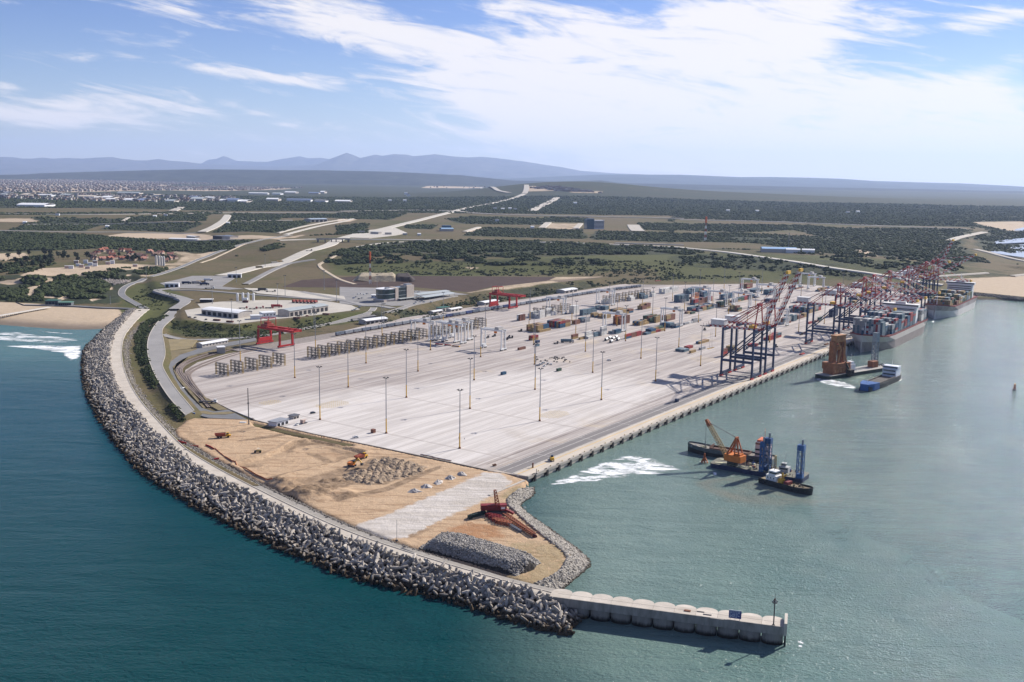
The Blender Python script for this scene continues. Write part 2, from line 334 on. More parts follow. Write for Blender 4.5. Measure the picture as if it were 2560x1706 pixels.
for pts in ([(740, 540), (900, 525), (1400, 540), (1390, 580), (870, 575)], [(870, 655), (950, 600), (1640, 620), (1640, 675)], [(1780, 625), (2353, 640), (2353, 702), (1760, 682)], [(1430, 530), (1680, 535), (1680, 565), (1420, 560)],
            [(0, 500), (430, 505), (330, 545), (0, 540)], [(0, 590), (170, 575), (150, 620), (0, 640)], [(2060, 570), (2353, 575), (2353, 622), (2100, 615)], [(850, 470), (1300, 380), (2353, 380), (2353, 520), (1000, 500)], [(0, 310), (900, 330), (1200, 370), (700, 470), (0, 470)], [(480, 585), (640, 585), (600, 610), (480, 605)]):
    cov(0, .97, z2(pts), 12)
for pts in ([(0, 380), (700, 430), (1500, 490), (2000, 560), (1900, 640), (1850, 700), (1900, 760), (2000, 830), (1800, 830), (1300, 790), (900, 760), (560, 700), (0, 690)], [(0, 780), (350, 790), (700, 850), (1250, 920), (1200, 940), (700, 890), (0, 860)]):
    cov(0, .9 if pts[0][1] < 400 else .55, z3(pts), 25)
for pts in ([(0, 620), (250, 630), (890, 655), (760, 620), (640, 630), (0, 640)], [(760, 570), (1960, 600), (1980, 616), (1100, 600)], [(0, 540), (700, 560), (1000, 575), (1000, 585), (0, 572)], [(0, 700), (400, 710), (380, 740), (0, 730)]):
    cov(0, .05, z3(pts), 15)
cov(3, 1., z2([(0, 850), (950, 850), (1700, 800), (2353, 790), (2353, 850), (1500, 900), (0, 920)]), 25)
cov(3, .9, z1([(850, 1060), (1000, 990), (1240, 1080), (1060, 1231), (900, 1231)]), 12)
cov(3, .9, z3([(0, 780), (900, 800), (1800, 880), (1600, 930), (0, 940)]), 40)
cov(3, .7, [(458, 805), (591, 818), (760, 800), (926, 782), (900, 800), (600, 850), (440, 830), (430, 800)], 10)
cov(0, .42, [(455, 800), (591, 814), (760, 799), (926, 780), (905, 800), (620, 850), (440, 838), (425, 800)], 8); cov(0, .5, [(930, 800), (1060, 775), (1180, 745), (1330, 722), (1500, 705), (1500, 715), (1250, 755), (1050, 800), (950, 812)], 10)
cov(0, .0, [(455, 770), (640, 735), (1010, 715), (1140, 735), (926, 780), (600, 812), (458, 804)], 8)
# bare ground and sand
for v, pts in [(1, [(180, 925), (300, 880), (560, 870), (800, 850), (1060, 860), (1150, 850), (830, 890), (600, 925), (400, 925)]), (1, [(1280, 800), (1450, 768), (1240, 845)]), (.9, [(0, 780), (150, 775), (170, 810), (60, 825), (0, 815)]),
               (.9, [(640, 675), (860, 640), (1250, 640), (1420, 655), (1300, 672), (900, 672)]), (.8, [(0, 540), (200, 540), (250, 560), (0, 560)]), (.8, [(560, 395), (700, 385), (1000, 410), (700, 420)]), (.75, [(0, 270), (500, 275), (1200, 300), (1000, 345), (300, 360), (0, 350)]),
               (.85, [(1000, 320), (1700, 325), (2000, 335), (1500, 350), (900, 345)]), (.7, [(1350, 660), (2000, 670), (2080, 650), (1900, 680), (1400, 685)])]: cov(1, v, z1(pts), 12)
for v, pts in [(1, [(0, 520), (110, 500), (230, 490), (240, 470), (360, 475), (120, 550)]), (1, [(320, 640), (340, 600), (480, 560), (560, 520), (540, 490), (590, 465), (690, 480), (680, 500), (580, 540), (500, 590), (430, 660), (380, 690)]), (1, [(700, 740), (800, 690), (900, 640), (920, 660), (880, 700), (740, 740)]),
               (1, [(550, 690), (670, 685), (660, 715), (560, 705)]), (1, [(1110, 730), (1200, 712), (1220, 725), (1140, 748)]), (1, [(1320, 565), (1370, 580), (1370, 615), (1330, 600)]), (1, [(1150, 610), (1200, 612), (1210, 640), (1170, 630)]), (1, [(960, 600), (990, 570), (975, 610)]), (1, [(930, 515), (980, 512), (975, 540), (930, 530)]),
               (1, [(1110, 570), (1170, 535), (1160, 560), (1120, 580)]), (.8, [(1560, 425), (1600, 425), (1590, 445), (1560, 440)])]: cov(1, v, zl(pts), 3)
for v, pts in [(.9, [(0, 540), (100, 545), (60, 560), (0, 562)]), (.9, [(560, 330), (650, 310), (1000, 315), (960, 330)]), (.9, [(1280, 320), (1500, 330), (1790, 360), (1800, 372), (1500, 350), (1300, 350)]), (.6, [(860, 870), (940, 875), (900, 885)]),
               (.7, [(850, 630), (950, 598), (960, 604), (880, 632)]), (.6, [(1420, 570), (1640, 572), (1600, 612), (1420, 606)])]: cov(1, v, z2(pts), 8)
for v, pts in [(1, [(1830, 960), (2100, 950), (2353, 935), (2800, 930), (2800, 1090), (2353, 1070), (1960, 1030)]), (.7, [(2010, 565), (2353, 560), (2353, 620), (2250, 620), (2100, 590)]), (.8, [(1235, 755), (1260, 760), (1330, 795), (1270, 795)])]: cov(1, v, z3(pts), 12)
cov(1, 1., [(-300, 755), (0, 757), (110, 762), (200, 770), (285, 772), (300, 800), (250, 832), (100, 818), (-300, 806)], 8)
cov(1, .55, z1([(1000, 700), (1400, 800), (1000, 940), (960, 930), (1300, 810)]), 6)
cov(2, 1., z2([(-250, 960), (120, 935), (460, 932), (900, 935), (1460, 940), (1400, 965), (1000, 1010), (880, 1040), (500, 1005), (0, 1010), (-380, 1005)]), 5)
cov(2, .5, z2([(1430, 960), (1800, 935), (1780, 945), (1500, 975)]), 5)
cov(1, .6, z2([(1430, 940), (1800, 935), (1000, 1030), (880, 1045)]), 6)
def paint(Xf, Yf):
    C = np.zeros((len(Xf), 4)); C[:, 0] = np.where(Yf > 2600, .80, .3)
    for ch, val, poly, fe in COVER:
        P = np.array(poly); m = (Xf > P[:, 0].min()-fe) & (Xf < P[:, 0].max()+fe) & (Yf > P[:, 1].min()-fe) & (Yf < P[:, 1].max()+fe); ix = np.where(m)[0]
        if len(ix) == 0: continue
        f2 = fe*(1+Yf[ix]/3000); w = np.clip(1-pdist(Xf[ix], Yf[ix], poly)/f2, 0, 1)
        C[ix, ch] = C[ix, ch]*(1-w)+val*w
        if ch in (1, 2): C[ix, 0] *= 1-.92*w*min(1, val)
    return C
def build_land():
    ys = [560.]
    while ys[-1] < 61000: ys.append(ys[-1]*(1.0032 if ys[-1] < 2600 else 1.0075 if ys[-1] < 6000 else 1.025))
    ys = np.array(ys); us = np.linspace(-.80, .80, 440); X = np.outer(ys, us); Y = np.repeat(ys[:, None], len(us), 1)
    Z = ground(X.ravel(), Y.ravel()); Xf, Yf = X.ravel(), Y.ravel()
    C = paint(Xf, Yf)
    nr, nc = X.shape; I = np.arange(nr*nc).reshape(nr, nc); F = np.stack([I[:-1, :-1], I[:-1, 1:], I[1:, 1:], I[1:, :-1]], -1).reshape(-1, 4)
    F = F[(Z[F] > -1.5).any(1)]; use = np.zeros(len(Z), bool); use[F.ravel()] = True; re = np.cumsum(use)-1
    me = np_mesh('land', np.c_[Xf, Yf, Z][use], re[F], land_material(), smooth=True)
    a = me.color_attributes.new('cover', 'FLOAT_COLOR', 'POINT'); a.data.foreach_set('color', C[use].astype(np.float32).ravel())
    tag(objm('land', me), kind='structure')
def land_material():
    g = NG('land_cover'); at = g.attr('cover'); sp = g.N.new('ShaderNodeSeparateColor'); g.L.new(at.outputs['Color'], sp.inputs[0])
    bush, sand, soil = sp.outputs[0], sp.outputs[1], sp.outputs[2]; green = at.outputs['Alpha']
    big = g.noise(g.pos, 1/260, 5); mid = g.noise(g.pos, 1/38, 5, .65); fin = g.noise(g.pos, 1/7, 4, .7); tiny = g.noise(g.pos, .6, 3, .7)
    dry = g.mix(fin, (.068, .052, .030), (.165, .13, .07)); lush = g.mix(fin, (.040, .046, .017), (.105, .108, .036)); patch = g.noise(g.pos, 1/520, 6, .62, .6, sc=(.45, 1.5, 1)); bush = g.M('ADD', bush, g.M('MULTIPLY', g.M('SUBTRACT', patch, .5), 1.5))
    grass = g.mix(g.ramp(g.M('ADD', g.M('MULTIPLY_ADD', green, .45, big), g.M('MULTIPLY', mid, .5)), .62, 1.05), dry, lush)
    bcol = g.mix(g.ramp(fin, .3, .75), (.020, .028, .016), (.055, .066, .032)); bcol = g.mix(g.ramp(big, .35, .7), bcol, g.mix(fin, (.03, .034, .022), (.062, .062, .034)))
    bm = g.ramp(g.M('ADD', g.M('MULTIPLY_ADD', mid, .8, g.M('MULTIPLY', fin, .55)), g.M('MULTIPLY', bush, .85)), .98, 1.25)
    c = g.mix(bm, grass, bcol)
    sm = g.ramp(g.M('ADD', sand, g.M('MULTIPLY', g.M('SUBTRACT', mid, .5), .8)), .35, .7)
    c = g.mix(sm, c, g.mix(fin, (.33, .255, .175), (.50, .40, .29)))
    dm = g.ramp(g.M('ADD', soil, g.M('MULTIPLY', g.M('SUBTRACT', mid, .5), .5)), .35, .65)
    c = g.mix(dm, c, g.mix(g.noise(g.pos, 1/24, 6, .7), (.040, .026, .022), (.092, .064, .052)))
    wet = g.ramp(g.M('ADD', g.xyz(g.pos)[2], g.M('MULTIPLY', g.M('SUBTRACT', mid, .5), 1.2)), .3, 2.5)                              # the wet foot of the beach
    c = g.mix(wet, g.mix(fin, (.14, .11, .085), (.19, .155, .12)), c)
    g.bump(g.M('ADD', fin, g.M('MULTIPLY', bm, 1.2)), 1.1, .7); return g.done(c, .95, .1)
build_land()
# ---------------------------------------------------------------- hills and mountains behind the plain
def ridge(name, crest, D, depth, m, rough, seed, zb=-20., xe=64000):
    """a ridge whose skyline stands D metres away; the heights follow the skyline in the photograph"""
    P = np.array(crest, float); pts = []
    for px, py in P:
        d = (px-1280)/FPX*AR+(853-py)/FPX*AU+AF; t = D/d[1]; pts.append((t*d[0], CAMH+t*d[2]))
    pts = np.array(pts); xs = np.arange(-xe, xe, D/520.)
    z = np.interp(xs, pts[:, 0], pts[:, 1]); z = z+(fbm(xs, xs*0+D, D/14, seed, 4)-.5)*rough
    rows = []; n = 12
    for k in range(-2, n+1):
        t = max(k, 0)/n; prof = (1-t)**1.25*(1+.0*t); y = D-depth*max(k, 0)/n+(0 if k >= 0 else -k*depth*.4)
        zz = zb+(z-zb)*(prof if k >= 0 else .55 if k == -1 else .0)
        w = (1-t)*t*4 if k > 0 else 0
        yy = np.full(xs.shape, y)+(fbm(xs, xs*0, D/20, seed+k, 3)-.5)*depth*.1*(1 if 0 < k < n else 0)
        zz = zz+w*(fbm(xs, np.full(xs.shape, y), D/26, seed+9, 4)-.5)*(z-zb)*.55
        rows.append(np.c_[xs, yy, zz])
    V = np.vstack(rows); nr = len(rows); nc = len(xs); I = np.arange(nr*nc).reshape(nr, nc)
    F = np.stack([I[1:, :-1], I[1:, 1:], I[:-1, 1:], I[:-1, :-1]], -1).reshape(-1, 4)
    tag(objm(name, np_mesh(name, V, F, m, smooth=True)), kind='structure')
hm = mat('hill_scrub', (.045, .05, .034), .95, var=.3, scale=.004, coords='World', spec=.05)
ridge('hills', [(-900, 441), (0, 438), (60, 437), (100, 434), (250, 429), (350, 427), (480, 424), (800, 426), (1000, 431), (1150, 438), (1280, 452), (2600, 480)], 22000, 4600, hm, 18, 3)
ridge('hills', [(-900, 470), (1200, 462), (1500, 452), (1650, 470), (1800, 477), (1960, 474), (2200, 480), (2353, 480), (2560, 490), (3300, 505)], 19000, 5200, hm, 10, 6)
ridge('hills', [(-900, 470), (900, 452), (1300, 446), (1500, 437), (1700, 437), (1850, 443), (1927, 443), (2030, 445), (2100, 447), (2190, 453), (2320, 457), (2400, 459), (2470, 462), (2560, 468), (3300, 490)], 36000, 10000, hm, 14, 8)
sky1 = z1([(0, 120), (90, 122), (150, 130), (220, 130), (290, 122), (360, 130), (450, 125), (560, 130), (650, 122), (770, 117), (830, 130), (920, 140), (1000, 142), (1080, 133), (1170, 145), (1270, 152), (1380, 165), (1700, 175), (1900, 180), (2100, 172), (2200, 160), (2260, 130), (2353, 95)])
sky2 = z2([(45, 88), (100, 108), (140, 125), (240, 102), (290, 110), (370, 98), (460, 102), (500, 112), (570, 107), (650, 98), (760, 112), (880, 122), (970, 118), (1100, 130), (1250, 150), (1380, 170), (1520, 190), (1650, 215), (1850, 230), (2100, 240), (2353, 250)])
ridge('mountain_range', [(-2500, 405), (-900, 392)]+sky1+sky2+[(2600, 470), (4000, 500)], 50000, 9500, mat('mountain_rock', (.075, .07, .055), .95, var=.35, scale=.002, coords='World', spec=.05), 90, 12)
ridge('mountain_range', [(-2500, 440), (200, 430)]+z1([(1180, 165), (1380, 160), (1420, 136), (1480, 130), (1530, 110), (1570, 125), (1620, 145), (1700, 147), (1830, 150), (1900, 135), (2050, 112), (2110, 125), (2190, 122), (2240, 130), (2353, 130)])+[(900, 400), (1200, 430), (4000, 520)], 57000, 6000, MATS['mountain_rock'], 80, 15)
# ---------------------------------------------------------------- haze
hz = MB(); hz.box(-70000, 70000, -300, 66000, -30, 2100)
hm_ = bpy.data.materials.new('haze_air'); hm_.use_nodes = True; n_ = hm_.node_tree.nodes; n_.clear()
pv = n_.new('ShaderNodeVolumePrincipled'); pv.inputs['Density'].default_value = 2.0e-5; pv.inputs['Color'].default_value = (.52, .67, 1.0, 1); pv.inputs['Anisotropy'].default_value = .25
ou = n_.new('ShaderNodeOutputMaterial'); hm_.node_tree.links.new(pv.outputs[0], ou.inputs['Volume'])
tag(hz.build('haze', hm_), kind='stuff')
# ---------------------------------------------------------------- water
def water():
    g = NG('sea_water'); x, y, zz = g.xyz(g.pos)
    # turbid harbour basin: everything on the quay side of the breakwater line (depth and silt, not light)
    al = g.M('ADD', g.M('MULTIPLY', x, float(QA[0])), g.M('MULTIPLY', y, float(QA[1]))); al = g.M('SUBTRACT', al, float(O0@QA))
    be = g.M('SUBTRACT', g.M('ADD', g.M('MULTIPLY', x, float(QB[0])), g.M('MULTIPLY', y, float(QB[1]))), float(O0@QB))
    n = g.noise(g.pos, 1/120, 5, .6, .8); n2 = g.noise(g.pos, 1/30, 4, .6, .5)
    # distance to the right of the line breakwater -> pier head (x = 20..115, y = 416..392)
    side = g.M('ADD', g.M('MULTIPLY', g.M('SUBTRACT', x, -60.), .62), g.M('MULTIPLY', g.M('SUBTRACT', y, 372.), 1.0))
    hb = g.ramp(g.M('ADD', side, g.M('MULTIPLY', g.M('SUBTRACT', n, .5), 90.)), -75., 75.)
    surf = g.ramp(g.M('ADD', y, g.M('MULTIPLY', g.M('SUBTRACT', n, .5), 120.)), 800., 1080.)
    left = g.ramp(x, 0., -160.)
    sea = g.mix(g.ramp(g.M('ADD', y, g.M('MULTIPLY', n, 160.)), 380., 900.), (.002, .040, .043), (.003, .056, .080))
    sea = g.mix(g.M('MULTIPLY', g.M('MULTIPLY', surf, left), .75), sea, (.085, .19, .185))
    har = g.mix(g.ramp(g.M('ADD', be, g.M('MULTIPLY', n, 160.)), -380., -60.), (.070, .150, .142), (.160, .222, .195))
    plume = g.ramp(g.M('ADD', g.M('MULTIPLY', g.noise(g.pos, 1/45, 4, .6, 1.2), 1.6), g.M('MULTIPLY', g.M('ADD', g.M('ABSOLUTE', g.M('SUBTRACT', al, 55.)), g.M('ABSOLUTE', g.M('ADD', be, 185.))), -.0085)), .32, .85)
    har = g.mix(g.M('MULTIPLY', plume, .55), har, (.235, .205, .145))
    leftm = g.M('MULTIPLY', g.ramp(x, -30., 60.), 1.0)
    c = g.mix(g.M('MAXIMUM', g.M('MULTIPLY', hb, g.M('MAXIMUM', leftm, 0.)), 0.), sea, har)
    c = g.mix(g.M('MULTIPLY', g.ramp(n2, .3, .7), .34), c, g.mix(.5, c, (.02, .07, .075)))
    g.setin(g.b.inputs['Base Color'], c); g.setin(g.b.inputs['Roughness'], g.ramp(x, 20., 200., True, .13, .075)); g.b.inputs['IOR'].default_value = 1.333; g.setin(g.b.inputs['Specular IOR Level'], g.ramp(x, 20., 260., True, .11, .32))
    w1 = g.noise(g.pos, .085, 3, .55, .4, sc=(1.0, 2.0, 1)); w2 = g.noise(g.pos, .42, 4, .62, .3, sc=(1., 1.7, 1)); w3 = g.noise(g.pos, 1.0, 2, .6, .2)
    w0 = g.noise(g.pos, .020, 3, .5, .3, sc=(.6, 2.2, 1)); h = g.M('ADD', g.M('MULTIPLY_ADD', w0, 2.6, g.M('MULTIPLY', w1, .85)), g.M('ADD', g.M('MULTIPLY', w2, .75), g.M('MULTIPLY', w3, g.M('MULTIPLY_ADD', g.ramp(x, 60., 260.), .75, .15))))
    g.bump(h, 1.05, 1.); return g.m
wm = MB(); wm.sheet([(-6000, -200), (9000, -200), (9000, 5200), (-6000, 5200)], 0.)
tag(wm.build('sea_water', water()), kind='structure')
# ================================================================ GROUND SHEETS, QUAY, BREAKWATER
CONC = mat('concrete', (.40, .375, .34), .85, var=.12, scale=.25)
CONC_D = mat('concrete_dark', (.22, .205, .19), .9, var=.2, scale=.3)
ASPH = mat('asphalt', (.165, .165, .168), .9, var=.10, scale=.05, coords='World')
KERB = mat('kerb_concrete', (.46, .42, .36), .85, var=.08, scale=.2)
PALE = mat('pale_track', (.43, .39, .33), .95, var=.12, scale=.08, coords='World')
GRAV = mat('gravel', (.30, .285, .27), .95, var=.25, scale=1.2, coords='World')
ROCKD = mat('rock_core', (.055, .048, .042), .95, var=.5, scale=.5, coords='World', bump=.6)
BLACK = mat('black_rubber', (.02, .02, .022), .8, var=.1)
YEL = mat('yellow_paint', (.62, .36, .045), .6, var=.08)
WHITE = mat('white_paint', (.74, .74, .72), .55, var=.06)
GREY = mat('grey_steel', (.27, .28, .30), .5, var=.1, metal=.3)
DARK = mat('dark_steel', (.06, .06, .065), .6, var=.2)
REDP = mat('red_paint', (.40, .022, .022), .5, var=.14)
NAVY = mat('navy_paint', (.018, .034, .085), .45, var=.18)
BLUE = mat('blue_paint', (.02, .085, .26), .5, var=.14)
GLASS = mat('dark_glass', (.018, .035, .045), .12, var=.25, scale=.4, spec=.6)
RUSTY = mat('rusty_steel', (.20, .085, .045), .8, var=.3, scale=.6)
ORANGE = mat('orange_paint', (.56, .17, .03), .6, var=.14)
def quad_ab(mb, a0, a1, b0, b1, z, mi=0): mb.sheet([(a0, b0), (a1, b0), (a1, b1), (a0, b1)], z, mi)
QROT = TH; QLOC = (O0[0], O0[1], 0)
def to_ab(pts): return [Q(x, y) for x, y in pts]
def pavement_mat():
    g = NG('yard_concrete'); a, b, _ = g.xyz(g.obj)
    st = g.noise(g.obj, 1., 6, .62, .25, sc=(.010, .16, 1)); st2 = g.noise(g.obj, 1., 5, .6, .4, sc=(.045, .75, 1)); bl = g.noise(g.obj, 1/36, 5, .6, .3); sp = g.noise(g.obj, .35, 4, .7)
    n = g.noise(g.obj, 1/22, 4, .6, .5, sc=(.35, 1, 1))
    e = g.M('MULTIPLY', g.M('SUBTRACT', n, .5), 46.)
    fresh = g.M('MULTIPLY', g.ramp(g.M('ADD', a, e), 330., 235.), g.M('MULTIPLY', g.ramp(g.M('ADD', b, e), -40., -18.), g.ramp(g.M('ADD', g.M('ADD', b, g.M('MULTIPLY', a, .32)), e), 225., 190.)))
    old = g.mix(g.ramp(st, .33, .68), (.275, .24, .22), (.435, .388, .352)); old = g.mix(g.M('MULTIPLY', g.ramp(st2, .5, .75), .35), old, (.24, .21, .195))
    new = g.mix(g.ramp(st, .34, .64), (.45, .415, .385), (.58, .545, .51)); new = g.mix(g.M('MULTIPLY', g.ramp(st2, .45, .72), .42), new, (.43, .385, .35))
    c = g.mix(g.M('MULTIPLY', fresh, .9), old, new)
    yl = g.M('MULTIPLY', g.ramp(g.noise(g.obj, 1/55, 4, .6, .6, off=(31, 7, 0)), .56, .72), g.M('SUBTRACT', 1., g.M('MULTIPLY', fresh, .75)))
    c = g.mix(g.M('MULTIPLY', yl, .45), c, (.50, .40, .26)); c = g.mix(g.M('MULTIPLY', g.ramp(bl, .54, .74), .32), c, (.27, .235, .215))
    c = g.mix(g.M('MULTIPLY', g.ramp(sp, .66, .8), .45), c, (.22, .19, .17))
    def lines(v, period, width):
        f = g.M('ABSOLUTE', g.M('SUBTRACT', g.M('FRACT', g.M('DIVIDE', v, period)), .5)); return g.M('GREATER_THAN', f, .5-width/period/2)
    c = g.mix(g.M('MULTIPLY', lines(b, 32.9, 1.5), .55), c, (.58, .54, .50)); c = g.mix(g.M('MULTIPLY', lines(g.M('ADD', b, 7.), 8.2, .5), .36), c, (.24, .21, .19)); c = g.mix(g.M('MULTIPLY', lines(a, 98., 2.2), .45), c, (.27, .235, .21))
    r = g.M('ADD', .82, g.M('MULTIPLY', st2, .15)); return g.done(c, r, .25)
DECK_AB = [(-26, -72), (1228, -72), (1228, 20), (1372, 165), (1290, 288), (1185, 400), (1090, 437), (650, 446), (420, 446)]+to_ab([(700, 866), (660, 872)]) \
    + to_ab(ZC(0, 750, .2742, [(2334, 440), (2060, 495), (1800, 570), (1690, 640), (1680, 690), (1750, 800), (1800, 850), (2090, 995), (2300, 1080)]))+[(-31, 168), (-33, 106), (-31, 42), (-30, -45)]
mb = MB(); mb.prism(DECK_AB, 2.2, DECK)
pv_ = mb.build('terminal_pavement', pavement_mat(), loc=QLOC, rz=TH); tag(pv_, kind='structure')
mb = MB()
quad_ab(mb, -26, 1228, -61.5, -47.5, DECK+.02, 0); tag(mb.build('quay_apron_road', mat('apron_tar', (.185, .17, .162), .9, var=.16, scale=1., streak=(.012, .9, 1)), loc=QLOC, rz=TH), kind='structure')
mb = MB()
for b in (-48.6, -54.2, -61.0, -44.0): quad_ab(mb, -26, 1228, b-.17, b+.17, DECK+.045)
for b in (-30.5, -13.6, 30, 96): quad_ab(mb, -10, 1228, b-.14, b+.14, DECK+.045)
for a in range(20, 1200, 55): quad_ab(mb, a, a+.35, -61, -48, DECK+.045)
tag(mb.build('lane_marking', mat('worn_white_line', (.55, .52, .48), .8, var=.25, scale=.3), loc=QLOC, rz=TH), kind='structure')
mb = MB()
for b in (-66.9, -66.4, -37.2, -36.7, 391.4, 391.9, 424.6, 425.1):
    quad_ab(mb, (-20 if b < 0 else 150), 1228 if b < 0 else 1090, b-.12, b+.12, DECK+.06)
tag(mb.build('crane_rail', mat('rail_steel', (.16, .12, .10), .5, var=.2), loc=QLOC, rz=TH), kind='structure')
# faded yellow hatching
mb = MB()
for (a0, b0, na, nb) in ((108, -8, 13, 9), (26, 150, 14, 9), (6, 196, 9, 7)):
    for i in range(na):
        for j in range(nb):
            if (i-na/2)**2/(na/2)**2+(j-nb/2)**2/(nb/2)**2 < 1.: quad_ab(mb, a0+i*2.3, a0+i*2.3+1.0, b0+j*2.3, b0+j*2.3+1.5, DECK+.04)
tag(mb.build('yellow_ground_marking', mat('faded_yellow', (.56, .43, .22), .85, var=.2), loc=QLOC, rz=TH), kind='structure')
# quay wall with fenders and bollards
qw = empty('quay_wall', 'long pale concrete quay wall with a row of black fenders', 'quay wall', QLOC, TH)
mb = MB(); mb.box(-26, 1228, -73.2, -71.6, 2.4, DECK+.25, 0); mb.box(-26, 1228, -72.2, -71., -7, 2.4, 0)
for a in range(-20, 1228, 14): mb.box(a+2.2, a+11.8, -72.85, -72.2, .2, 2.4, 0)
mb.build('wall', [mat('quay_concrete', (.44, .40, .345), .85, var=.12, scale=.3, streak=(.4, .4, 1.2))], qw)
mb = MB(); mb.box(-26, 1228, -72.9, -61.7, DECK-.4, DECK+.16); mb.build('cope', mat('cope_concrete', (.50, .44, .36), .85, var=.10, scale=.2, streak=(.2, 1, 1)), qw)
mb = MB(); mb.box(-26, 1228, -65.2, -64.7, DECK+.16, DECK+.20); mb.build('cope_line', YEL, qw)
fm = MB(); fm.tube((0, 0, 1.0), (0, -1.0, 1.0), .9, .7, 8); fm.box(-1.0, 1.0, -1.45, -1.0, -1.4, 3.1); fm.box(-1.25, 1.25, .0, .35, -1.6, 3.9); fmesh = fm.mesh('fender', BLACK)
bm_ = MB(); bm_.tube((0, 0, 0), (0, 0, .7), .35, .3, 8); bm_.tube((0, 0, .7), (0, 0, .95), .55, .5, 8); bmesh_ = bm_.mesh('bollard', mat('bollard_paint', (.62, .50, .30), .6))
for a in range(-20, 1228, 14):
    objm('fender', fmesh, qw, (a, -73.0, .8)); objm('bollard', bmesh_, qw, (a+7, -71.9, DECK+.16))
# return wall at the near end of the quay
mb = MB(); p, q = G(1311, 1201, 4.6), G(1223, 1238, 4.6); mb.beam((*p, 3.9), (*q, 3.9), 1.6, 1.6); 
tag(mb.build('return_wall', MATS['quay_concrete']), 'low pale concrete wall running inland from the near quay corner', 'wall')
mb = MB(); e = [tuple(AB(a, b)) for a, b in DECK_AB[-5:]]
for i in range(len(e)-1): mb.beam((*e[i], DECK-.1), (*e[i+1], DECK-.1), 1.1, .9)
tag(mb.build('pavement_edge_beam', mat('edge_beam_dark', (.16, .14, .125), .9, var=.2)), kind='structure')  # dark brown colour over the whole edge beam
# ---------------------------------------------------------------- breakwater: core, crest slab, road
bO, bI, bR, bW = [smooth(GP(p, z)) for p, z in ((BW_O, 6.6), (BW_I, 6.6), (BW_R, 6.3), (BW_W, 0.))]
NB = 220
rO, rI, rW = resample(bO, NB), resample(bI, NB), resample(bW, NB)
inw = rI-rO; inw = inw/np.linalg.norm(inw, axis=1)[:, None]
V = []; 
for k, (z, t) in enumerate(((6.0, 0), (3.0, .40), (.8, .75), (-3.0, 1.18))): V.append(np.c_[rO*(1-t)+rW*t, np.full(NB, z-.4)])
V = np.vstack(V); I = np.arange(4*NB).reshape(4, NB); F = np.stack([I[:-1, :-1], I[1:, :-1], I[1:, 1:], I[:-1, 1:]], -1).reshape(-1, 4)
tag(objm('breakwater_core', np_mesh('breakwater_core', V, F, ROCKD)), kind='structure')
def strip(name, L, R, z, m, th=1.2, par=None):
    mb = MB(); n = len(L)
    V = [(*L[i], z) for i in range(n)]+[(*R[i], z) for i in range(n)]+[(*L[i], z-th) for i in range(n)]+[(*R[i], z-th) for i in range(n)]
    F = []
    for i in range(n-1): F += [(i, i+1, n+i+1, n+i), (2*n+i, 2*n+i+1, i+1, i), (n+i, n+i+1, 3*n+i+1, 3*n+i)]
    F += [(0, n, 3*n, 2*n), (n-1, 3*n-1, 4*n-1, 2*n-1)]
    mb.add(V, F); return mb.build(name, m, par)
def cap_mat():
    g = NG('crest_concrete'); n = g.noise(g.pos, .12, 6, .65); f = g.noise(g.pos, .9, 4, .7)
    return g.done(g.mix(g.ramp(n, .3, .7), g.mix(f, (.37, .325, .27), (.43, .385, .325)), g.mix(f, (.45, .405, .345), (.54, .49, .42))), .88, .2)
CAP = cap_mat()
tag(strip('breakwater_road', rO, rI, 6.75, CAP, 1.4), kind='structure')
nR = 150; rI2 = resample(smooth(GP(BW_I[10:], 6.3)), nR); rR = resample(bR, nR)
tag(strip('breakwater_lane', rI2, rR, 6.35, mat('lane_tar', (.30, .275, .24), .9, var=.15, scale=.3, coords='World'), 1.2), kind='structure')
mb = MB()                                                        # low kerbs along the road and joints across it
for i in range(NB-1):
    for P, off in ((rO, .35), (rI, -.35)):
        a = P[i]+inw[i]*off; b = P[i+1]+inw[i+1]*off; mb.beam((*a, 6.88), (*b, 6.88), .5, .3)
tag(mb.build('breakwater_kerb', KERB), kind='structure')
mb = MB()
for i in range(2, NB-2, 3): mb.beam((*(rO[i]+inw[i]*.7), 6.755), (*(rI[i]-inw[i]*.7), 6.755), .10, .02)
tag(mb.build('slab_joint', CONC_D), kind='structure')
# ---------------------------------------------------------------- dolosse
def dolos_mesh(name, m):
    mb = MB()
    def limb(c, ax, L, r, k=6):
        c = Vector(c); ax = Vector(ax); up = Vector((0, 0, 1)) if abs(ax.z) < .9 else Vector((0, 1, 0)); u = ax.cross(up).normalized(); w = u.cross(ax); vs = []
        for s_, rr in ((-1, .72), (0, 1.0), (1, .72)):
            vs += [c+ax*(L/2*s_)+(u*math.cos(2*math.pi*i/k)+w*math.sin(2*math.pi*i/k))*r*rr for i in range(k)]
        fs = [(j*k+i, j*k+(i+1) % k, (j+1)*k+(i+1) % k, (j+1)*k+i) for j in (0, 1) for i in range(k)]+[tuple(range(k-1, -1, -1)), tuple(range(2*k, 3*k))]
        mb.add(vs, fs)
    limb((-1.45, 0, 0), (0, 1, 0), 4.3, .80); limb((1.45, 0, 0), (0, 0, 1), 4.3, .80); mb.tube((-1.4, 0, 0), (1.4, 0, 0), .80, .80, 6, caps=False)
    return mb.mesh(name, m)
